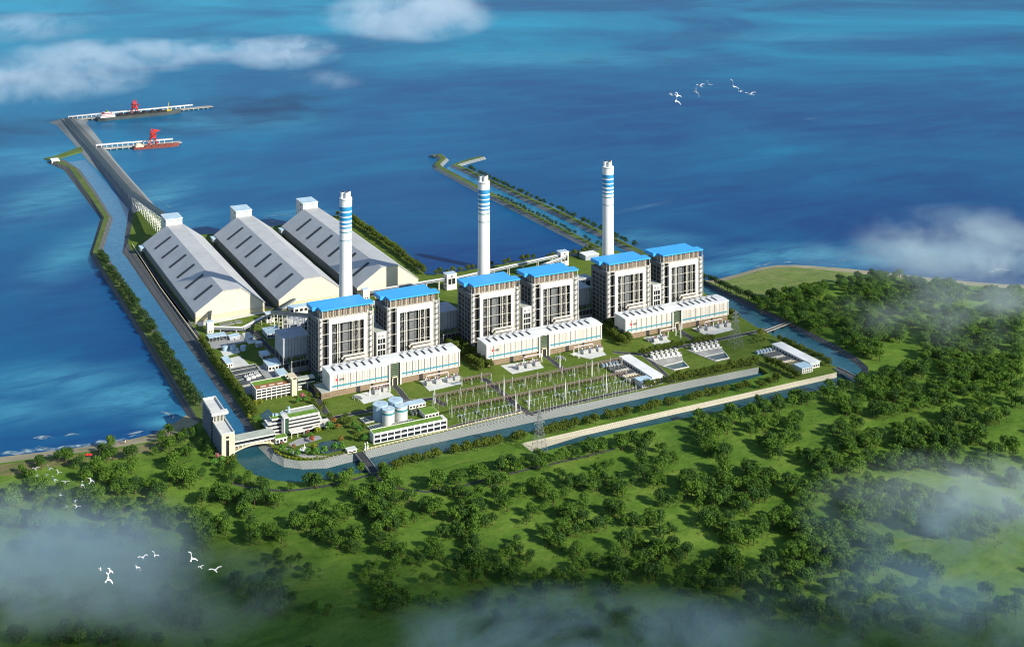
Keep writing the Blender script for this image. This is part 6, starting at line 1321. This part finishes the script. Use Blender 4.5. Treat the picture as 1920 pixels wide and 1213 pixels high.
# ------------------------------------------------------------------ the forest
BLOBS = []
def blobs(o, sc, s):
    for q in s.split():
        a = [float(v) for v in q.split(',')]; BLOBS.append((o[0] + a[0] / sc, o[1] + a[1] / sc, a[2] / sc, a[3] / sc))
blobs((0, 700), 4, '160,720,45,60 225,775,50,35 310,690,55,45 440,640,60,60 520,640,50,50 605,660,50,55 760,560,45,50 830,540,50,40 810,620,60,45 960,620,70,45 1000,690,60,50 730,720,60,50 630,770,70,45 780,800,60,50 900,780,80,60 960,850,100,60 860,880,60,45 1200,490,40,60 1280,440,50,40 1350,490,50,50 1390,480,40,50 1450,440,50,45 1160,590,45,30 1270,570,70,50 1290,660,60,50 1420,600,50,45 1510,530,40,40 1570,600,40,50 1330,790,80,70 1440,800,60,70 1520,740,40,40 1180,860,80,60 1120,930,40,40 1660,750,40,60 1740,720,50,50 1740,800,50,50 1860,780,45,45 1520,930,60,60 1620,910,70,50 1720,920,70,60 1850,990,70,60 90,890,60,50 260,860,80,50 300,920,80,40 120,970,100,50 440,880,60,50 470,970,60,50 390,1000,45,50 650,900,70,50 700,980,60,70 760,900,50,50 880,1000,70,60 1030,990,40,45 1190,1000,60,50 720,1060,70,50 860,1080,90,50 1000,1150,80,60 1250,1060,80,40 1340,1060,80,40 1450,1080,80,40 1560,1080,50,40 1240,1130,60,60 1310,1150,40,50 1480,1150,80,50 1680,1150,70,60 1850,1060,60,60 1880,1150,60,60 300,1080,70,60 40,1120,60,50 20,900,50,50')
blobs((0, 920), 4, '60,240,60,40 130,250,50,50 290,260,80,80 470,290,60,60 680,310,80,50 830,330,70,60 980,290,60,60 1080,330,70,70 900,420,60,40 1500,330,70,60 1580,370,70,60 1520,430,60,50 1880,330,50,60 1260,520,80,60 1340,500,50,50 1240,620,80,50 1450,640,40,40 1440,500,70,60 1760,680,60,80 1840,740,60,70 1880,830,50,60 1050,600,60,50 1060,780,80,60 940,870,60,40 1280,800,90,70 1360,850,80,70 1440,800,70,80 1220,960,60,60 1340,950,80,70 1440,980,70,70 700,850,80,60 560,860,60,60 480,1060,100,50 600,1080,80,50 760,1080,80,50 1000,1060,80,60 850,1140,80,40 400,1130,80,40 1900,780,40,60 150,1100,100,40 200,420,80,50 420,480,80,50 120,620,80,50 350,700,80,50 240,860,80,50 60,800,60,60 1180,1130,80,40 1560,1150,60,40')
blobs((440, 850), 4, '100,170,40,40 420,255,45,35 600,215,65,45 710,175,45,35 230,250,60,50 220,330,60,60 330,360,70,50 100,370,70,50 40,440,50,50 20,330,40,50 820,230,50,60 870,150,45,45 940,120,35,40 880,290,50,40 960,330,70,50 1040,260,50,50 1110,110,50,40 1120,190,70,50 1220,220,50,45 1130,310,80,60 1050,380,60,50 1180,360,60,50 960,430,60,50 1080,460,80,60 1190,440,50,60 1140,530,80,50 1220,560,50,50 1280,500,45,60 1350,480,30,40 1060,590,60,50 1110,640,60,50 1180,640,40,50 570,420,50,60 680,410,60,50 620,530,70,50 540,550,50,50 620,590,50,40 450,500,60,60 760,480,60,60 850,460,60,50 740,540,60,60 730,650,80,60 880,630,80,60 910,720,60,60 840,690,50,50 130,530,60,40 140,620,70,60 240,590,60,40 310,580,40,50 350,640,60,60 230,820,40,50 320,790,40,50 360,890,50,60 290,920,60,50 250,960,50,50 420,820,40,40 480,780,50,50 550,850,50,60 560,920,40,40 30,940,40,60 60,1030,50,50 180,1040,60,50 300,1020,80,60 380,1080,60,60 100,1110,50,50 220,1150,80,50 350,1150,80,50 580,1170,60,40 1140,740,70,60 1250,770,60,50 1000,840,50,60 1060,850,60,70 970,930,40,50 1190,850,50,60 1160,930,60,50 1320,810,40,40 1390,770,50,60 1500,690,60,70 1550,770,50,50 1460,760,50,50 1420,950,40,60 1540,940,50,60 1600,850,40,40 1680,790,60,60 1750,730,60,60 1700,920,60,60 1800,850,80,70 1780,930,60,50 1860,800,50,70 1080,1010,60,60 1160,1080,80,60 1280,1080,70,60 1090,1150,70,50 1210,1160,80,40 1420,1110,50,50 1500,1090,45,50 1590,1140,50,50 960,1170,50,40 1850,1090,60,50 1900,1040,50,50 1530,250,70,60 1690,190,80,50 1710,290,60,50 1620,290,50,40 1840,160,60,50 1330,330,60,40 1410,400,60,60 1480,430,70,60 1540,380,50,50 1830,340,60,60 1730,380,50,50 1700,450,60,60 1800,440,70,50 1620,480,60,50 1580,600,60,60 1700,580,60,50 1790,550,70,50 1880,520,50,60 1660,540,50,50 1790,660,60,60 600,1140,50,50 700,1180,60,40')
blobs((880, 820), 4, '80,280,70,50 120,260,50,40 230,230,60,40 340,220,60,50 400,180,50,40 470,190,60,50 540,150,50,50 560,200,50,40 640,170,40,35 700,140,50,45 770,120,50,50 810,140,40,40 900,80,60,50 970,80,60,50 1140,50,60,40 1220,30,60,40 1310,80,60,50 1420,80,50,40 1320,20,60,40 200,350,80,40 280,320,60,40 240,430,60,50 260,500,70,50 370,420,50,50 460,370,60,50 570,390,60,60 590,340,40,40 710,430,50,40 630,480,60,50 460,540,60,50 430,620,30,40 560,520,50,50 660,550,50,40 740,540,50,40 860,510,60,50 810,600,70,60 830,680,50,50 900,660,50,50 980,660,70,60 540,700,50,50 690,700,70,60 600,770,60,50 680,790,60,50 760,720,50,50 700,280,45,50 740,340,50,50 790,330,40,50 860,330,60,40 960,230,50,50 970,310,60,60 960,370,60,40 1070,190,35,45 1020,210,40,40 1090,350,60,50 1150,420,60,50 1230,330,40,50 1310,200,60,60 1310,270,70,50 1450,220,60,60 1400,270,40,40 1380,350,60,50 1450,330,40,40 1530,140,40,60 1460,150,50,40 1080,530,60,60 1150,550,60,60 1200,620,60,50 1290,640,50,40 1380,630,70,70 1450,490,60,60 1570,460,40,50 1640,360,80,80 1740,390,60,60 1730,470,60,50 1880,320,50,70 1860,460,80,60 1720,520,50,30 1820,620,80,60 1880,600,60,60 1880,740,40,60 1160,800,80,80 1210,720,50,50 1280,800,50,60 1350,860,60,50 1430,740,60,50 1440,830,70,60 1500,690,50,60 1530,830,70,60 1620,870,60,60 1470,930,60,50 1560,930,60,50 820,870,60,60 810,950,60,50 870,980,50,50 940,930,60,60 1050,930,70,60 1140,980,70,60 1170,1050,60,40 1280,960,80,60 1350,1060,80,60 1100,1110,80,70 1090,1180,80,40 1570,1090,70,60 1730,990,60,60 1810,930,50,50 1890,910,60,70 1700,1080,60,60 1830,1080,70,60 1700,1170,60,40 670,1060,60,60 800,1080,70,50 350,820,50,80 300,870,60,50 210,920,60,60 430,930,50,60 340,970,70,60 200,1000,60,50 330,1080,80,70 500,1060,70,60 530,1150,80,50 70,930,80,70 50,1030,60,70 30,480,60,70 60,600,70,60 130,620,60,50 40,700,50,50 40,800,60,60 140,1150,60,50')
blobs((880, 1080), 4, '60,240,60,50 200,300,70,50 330,200,60,50 430,330,70,50 560,260,60,50 640,400,80,50 760,300,60,50 880,380,70,50 980,260,60,50 1100,340,70,50 1210,260,60,50 1320,380,70,50 1450,300,60,50 1560,400,80,50 1660,260,60,50 1780,360,70,50 1900,280,60,50 120,420,70,50 300,450,70,40 500,460,80,40 900,480,80,40 1250,490,80,40 1700,480,80,40')
blobs((1300, 700), 3.097, '60,270,60,30 230,250,70,40 330,230,50,40 390,210,60,40 510,190,50,45 600,150,50,40 690,150,40,40 170,330,55,50 110,300,40,30 30,320,40,50 80,380,60,50 100,440,60,40 170,480,50,50 320,320,40,40 400,310,60,45 470,300,40,40 380,380,30,40 440,410,50,50 510,390,50,50 560,330,50,50 590,380,30,30 610,290,60,50 460,460,60,50 610,470,25,40 790,110,60,40 870,90,45,30 880,180,80,60 960,180,40,40 920,220,60,30 1010,60,70,40 1080,120,70,50 1120,30,60,40 1210,40,50,30 1270,100,60,40 1180,130,60,50 1060,210,60,40 1130,240,60,40 1200,220,60,60 1330,190,60,40 1260,180,40,40 1400,80,40,50 1410,150,50,50 1490,80,60,50 1490,160,40,30 1590,110,60,50 1670,80,40,30 1690,180,70,50 1570,250,50,50 1500,250,50,50 1650,240,60,40 1740,260,60,40 1820,250,40,40 1870,170,60,50 1580,30,60,40 1720,30,80,40 1820,30,60,40 1900,80,40,40 1800,80,40,40 850,330,60,40 940,310,40,40 890,390,50,50 920,440,50,50 860,440,40,30 960,370,40,40 1030,400,60,50 1100,360,40,35 1180,360,50,50 1240,360,60,50 1290,320,50,50 1290,410,60,50 1220,410,50,30 1330,460,40,40 1380,340,60,50 1440,390,60,50 1510,340,60,50 1540,390,40,40 1640,330,60,50 1640,400,60,40 1420,480,50,50 1500,460,60,50 1740,470,60,50 1840,430,50,60 700,500,50,50 790,500,60,40 750,560,50,40 760,610,60,40 820,540,50,40 930,540,70,50 800,660,30,40 1050,500,70,40 1140,530,60,50 1190,490,60,50 1270,540,70,50 1380,540,50,40 1470,530,30,40 1600,550,60,50 1720,580,60,50 1850,620,70,50 180,570,50,50 170,640,60,40 310,570,60,50 380,600,70,50 440,620,50,40 270,660,60,40 370,680,70,50 380,730,60,40 320,790,60,50 250,770,50,40 160,740,80,40 60,660,60,50 30,740,40,60 570,660,60,60 620,690,60,40 720,680,60,60 650,750,60,50 900,620,25,40 880,680,25,40 950,680,40,40 1030,640,50,50 1090,640,40,40 1060,710,60,40 950,750,80,50 1050,770,60,50 1180,770,70,60 1120,830,50,40 900,810,50,50 1000,840,70,50 1200,670,60,40 1330,700,60,50 1310,760,60,40 1420,770,60,50 1500,720,60,60 1270,850,80,60 1380,860,70,50 1390,930,70,60 1470,920,60,50 1540,930,60,60 1600,850,80,70 1700,830,70,60 1700,920,60,50 1850,830,60,50 100,850,60,40 170,850,60,40 240,820,40,50 200,900,50,40 150,950,35,45 250,950,60,60 320,960,50,60 400,900,60,60 470,840,50,60 540,870,50,60 640,870,80,50 640,920,80,40 720,950,80,50 830,950,60,50 920,880,80,40 970,960,70,50 1060,990,60,40 1140,990,40,50 770,1010,80,50 640,1010,90,60 560,1050,80,40 700,1080,80,40 860,1060,90,60 900,1110,80,50 1010,1130,80,40 1090,1090,70,60 1200,1100,60,40 1310,1130,80,50 230,1040,60,60 200,1080,60,40 90,1100,50,60 250,1140,100,40 420,1120,60,60 540,1140,60,40 620,1140,60,40 1420,1150,70,40 740,1140,70,40')
blobs((1300, 1000), 3.097, '40,250,60,40 150,330,60,40 120,420,70,40 280,290,70,40 330,400,60,40 450,300,60,50 430,450,70,50 560,370,70,50 660,290,60,40 690,430,80,50 790,330,60,40 860,450,70,50 940,300,70,40 1010,380,60,40 1080,470,70,50 1150,320,60,40 1230,420,70,50 1330,330,60,40 1390,460,70,50 1480,370,60,40 1600,440,70,50 1720,360,60,40 1820,450,70,50 60,540,80,40 250,520,80,40 620,540,80,40 960,550,80,40 1300,550,80,40 1650,550,80,40')
blobs((1300, 440), 3.097, '400,420,50,40 470,370,60,40 540,360,60,40 590,380,50,40 650,340,50,40 720,340,60,40 760,300,50,30 540,460,50,50 600,490,50,40 650,430,60,40 690,450,40,30 740,540,60,50 690,530,40,40 820,490,50,60 790,410,40,40 890,420,60,50 870,290,50,40 950,270,60,40 1010,300,50,50 1080,240,60,40 1090,310,60,50 960,340,60,50 1060,370,60,50 1060,430,60,50 1150,380,60,50 1170,250,40,30 1240,290,60,40 1240,370,50,50 1300,300,60,40 1350,350,60,40 1440,360,50,40 1420,310,60,40 1520,320,80,50 1530,370,60,30 1720,350,70,50 1850,350,80,50 1760,440,80,50 1880,420,70,50 1200,430,50,40 1270,430,50,40 1310,430,50,40 1390,420,40,40 1490,460,60,40 1600,470,60,50 1640,510,60,30 1260,500,60,40 1320,520,60,40 1410,510,40,30 1510,530,60,40 1580,560,80,40 890,600,60,60 960,590,60,60 930,530,60,50 900,490,50,50 1000,530,60,40 1080,540,80,60 1010,470,50,40 1060,600,60,40 1140,600,60,40 1210,590,50,50 1010,670,50,50 1060,690,50,40 960,680,30,20 1050,640,40,30 1350,610,50,40 1400,620,60,40 1480,600,80,50 1550,640,70,40 1380,690,60,50 1450,720,60,50 1500,690,50,40 1400,570,60,50 1600,720,60,50 1680,700,60,40 1600,770,80,50 1720,780,60,50 1730,620,70,50 1830,560,60,50 1880,620,60,60 1820,760,60,60 1880,700,60,60 1780,820,60,40 1140,820,70,40 1200,830,60,40 1300,800,70,40 1350,780,50,30 1240,790,40,30 1480,760,60,50 1500,810,60,40 1720,530,40,40 1870,520,50,40 1660,600,50,40 1640,800,60,50 1880,800,60,40')
FT = []; cell = {}
def try_put(x, y, md):
    k = (int(x // 8), int(y // 8))
    for i in range(-2, 3):
        for j in range(-2, 3):
            for q in cell.get((k[0] + i, k[1] + j), ()):
                if math.dist(q, (x, y)) < md: return False
    cell.setdefault(k, []).append((x, y)); return True
for bx_, by_, rx, ry in BLOBS:
    Zm = FPX / ((FPX * 710) / (by_ - YH))                         # pixels per metre there
    r_m = rx / Zm; n = max(1, int(round((rx * ry) / (Zm * Zm * 24))))
    for j in range(n):
        a = R.uniform(0, 6.28); q = 0 if j == 0 else R.uniform(.55, 1.0)
        px = bx_ + q * rx * .8 * math.cos(a); py = by_ + q * ry * .75 * math.sin(a) + 5.0 * Zm
        x, y = W(px, py)
        if try_put(x, y, 5.6): FT.append((px, py, x, y, min(1.25, max(.85, r_m / 8.5)) * R.uniform(.9, 1.12)))
for k in range(230):                                    # the wood goes on beyond the frame
    px, py = R.choice(((R.uniform(-520, -15), R.uniform(905, 1350)), (R.uniform(1935, 2420), R.uniform(600, 1350)), (R.uniform(0, 1920), R.uniform(1255, 1390))))
    for j in range(R.randint(1, 4)):
        x, y = W(px + R.uniform(-22, 22), py + R.uniform(-14, 14))
        if try_put(x, y, 6): FT.append((px, py, x, y, R.uniform(.85, 1.2)))
FT.sort(key=lambda f: -(f[1] - YH) * f[4])
vis = [f for f in FT if -4 < f[0] < 1924 and f[1] < 1226]
IND = vis[:300]; ids = set(id(f) for f in IND); REST = [f for f in FT if id(f) not in ids]
ZONES = ['at the left edge', 'under the beach parasols', 'below the dike foot', 'below the tower block', 'below the garden bridge', 'below the water works', 'below the switchyard', 'below the canal-tip pylon', 'below the first treatment hall', 'below the cooling outlets', 'below the second treatment hall', 'below the arched bridge', 'at the right edge']
zone = {}
for f in IND: zone.setdefault((min(12, int(f[0] // 150)), int((1240 - f[1]) // 46)), []).append(f)
for (zx, zy), L in zone.items():
    L.sort(key=lambda f: f[0]); 
    for k, f in enumerate(L):
        n_ = 'frontmost belt' if zy <= 0 else ordw(zy + 1) + ' belt from the front'
        tree('forest', f[2], f[3], G, f[4], 'forest_tree', f'forest tree {ZONES[zx]}, {n_}, {ordw(k + 1)} from the left', 'tree', 'broadleaf trees of the near forest')
Vs = []; TV = []
rg = np.random.default_rng(5)
mats_idx = []
for f in REST:
    vi = int(rg.integers(6)); V = PROTO['forest'][vi][0]; a = rg.uniform(0, 6.28); c, s_ = math.cos(a), math.sin(a)
    M_ = np.array([[c, -s_, 0], [s_, c, 0], [0, 0, 1]]) * f[4] * rg.uniform(.92, 1.08)
    Vs.append(V @ M_.T + np.array([f[2], f[3], G])); mats_idx += [vi % 3] * (len(V) // 4) + [3] * 4
    tr = MB().tube([(0, 0, -1), (0, 0, 8)], [.6, .3], 4); tv = []
    for face in tr.f[:4]: tv += [tr.v[i] for i in face]
    Vs.append(np.array(tv) * f[4] + np.array([f[2], f[3], G]))
me = np_mesh('forest', np.concatenate(Vs), 'leaf_forest'); [me.materials.append(MATS[q]) for q in ('leaf_forest_light', 'leaf_forest_deep', 'bark')]; me.polygons.foreach_set('material_index', np.array(mats_idx, dtype=np.int32)); o = bpy.data.objects.new('forest', me); COL.objects.link(o); o['kind'] = 'stuff'
Vb = []
for f in FT:
    for j in range(3):
        a = rg.uniform(0, 6.28); d = rg.uniform(5, 17); x = f[2] + d * math.cos(a); y = f[3] + d * math.sin(a); n_ = int(rg.integers(6, 16)); s_ = rg.uniform(.8, 2.4)
        if PX(x, y, G)[1] < 900 and rg.uniform() < .75: continue
        p = rg.normal(size=(n_, 3)) * np.array([s_, s_, s_ * .35]) + np.array([x, y, G + s_ * .45]); u = rg.normal(size=(n_, 3)); u[:, 2] *= .3; u /= np.linalg.norm(u, axis=1)[:, None]; v = np.cross(u, rg.normal(size=(n_, 3))); v /= np.linalg.norm(v, axis=1)[:, None]
        Vb.append(np.stack([p - u * .7, p + v * .5, p + u * .7, p - v * .5], axis=1).reshape(-1, 3))
me = np_mesh('undergrowth', np.concatenate(Vb), 'leaf_scrub'); o = bpy.data.objects.new('undergrowth', me); COL.objects.link(o); o['kind'] = 'stuff'
print('forest trees', len(FT), 'individual', len(IND), 'mass', len(REST))
# ================================================================== low clouds and mist
def cloud_mat(name, dens, scale, seed, col=(0.80, 0.92, 1.0), lo=0.45, hi=0.66):
    m = bpy.data.materials.new(name); m.use_nodes = True; n = m.node_tree; n.nodes.clear(); L = n.links
    o = n.nodes.new('ShaderNodeOutputMaterial'); v = n.nodes.new('ShaderNodeVolumePrincipled'); L.new(v.outputs[0], o.inputs['Volume'])
    v.inputs['Color'].default_value = col + (1,); v.inputs['Anisotropy'].default_value = 0.2
    tc = n.nodes.new('ShaderNodeTexCoord'); ln = n.nodes.new('ShaderNodeVectorMath'); ln.operation = 'LENGTH'; L.new(tc.outputs['Object'], ln.inputs[0])
    fall = ramp(n, ln.outputs['Value'], (0.15, 1.0), (0.97, 0.0))
    mp = n.nodes.new('ShaderNodeMapping'); mp.inputs['Location'].default_value = (seed * 3.1, seed * 1.7, seed)
    g = n.nodes.new('ShaderNodeNewGeometry'); mp.inputs['Scale'].default_value = (1, 1, 1.6); L.new(g.outputs['Position'], mp.inputs['Vector'])
    f = ramp(n, noise(n, scale, 7, 0.68, vec=mp.outputs['Vector'], dist=0.35), (lo, 0.0), (hi, 1.0))
    a = n.nodes.new('ShaderNodeMath'); a.operation = 'MULTIPLY'; L.new(fall, a.inputs[0]); L.new(f, a.inputs[1])
    b = n.nodes.new('ShaderNodeMath'); b.operation = 'MULTIPLY'; L.new(a.outputs[0], b.inputs[0]); b.inputs[1].default_value = dens
    L.new(b.outputs[0], v.inputs['Density'])
    m.cycles.volume_step_rate = 1.0
    MATS[name] = m; return m
def cloud(px, py, dist, rx, ry, rz, dens, scale, seed, rot=0.0, lo=0.45, hi=0.66):
    import bmesh
    me = bpy.data.meshes.new('cloud'); bm = bmesh.new(); bmesh.ops.create_icosphere(bm, subdivisions=3, radius=1.0); bm.to_mesh(me); bm.free()
    o = bpy.data.objects.new('cloud', me); COL.objects.link(o); o.location = WD(px, py, dist); o.scale = (rx, ry, rz); o.rotation_euler = (0, 0, HEAD + rot); o['kind'] = 'stuff'
    me.materials.append(cloud_mat('cloud_vapour_%d' % seed, dens, scale, seed, lo=lo, hi=hi)); return o
CL = [(60, 150, 3400, 360, 270, 60, .0240, .0078, 1), (215, 105, 3500, 360, 210, 52, .0210, .0085, 2), (400, 95, 3550, 300, 150, 40, .0150, .0100, 12), (535, 98, 3500, 180, 240, 48, .0240, .0088, 3), (770, 28, 3700, 290, 430, 80, .0220, .0075, 4), (60, 50, 4200, 280, 330, 50, .0110, .0060, 5), (600, 150, 3300, 140, 120, 30, .0080, .0080, 11),
      (1870, 475, 1800, 240, 230, 52, .0150, .0095, 6), (1830, 585, 1650, 220, 140, 36, .0090, .0085, 13), (1620, 490, 1950, 200, 110, 30, .0050, .0100, 15), (60, 1040, 1020, 160, 115, 42, .0340, .0090, 7), (330, 1120, 980, 150, 70, 30, .0110, .0130, 14), (1090, 1210, 930, 180, 75, 34, .0300, .0110, 8), (1860, 980, 1080, 180, 125, 44, .0260, .0090, 9), (1740, 1150, 960, 190, 90, 36, .0220, .0105, 10)]
for c in CL: cloud(*c)
# unseen cloud added between the sun and the near forest, to shade it
for k, (px, py, rx, ry, d_) in enumerate(((380, 1180, 560, 210, .034), (1080, 1245, 520, 170, .032), (1750, 1260, 380, 130, .022))):
    x, y = W(px, py, 10); hh = 900.0
    o = cloud(0, 0, 1000, rx, ry, 70, d_, .0030, 20 + k, lo=0.28, hi=0.55); o.location = (x + hh * SUN_D.x / SUN_D.z, y + hh * SUN_D.y / SUN_D.z, hh)
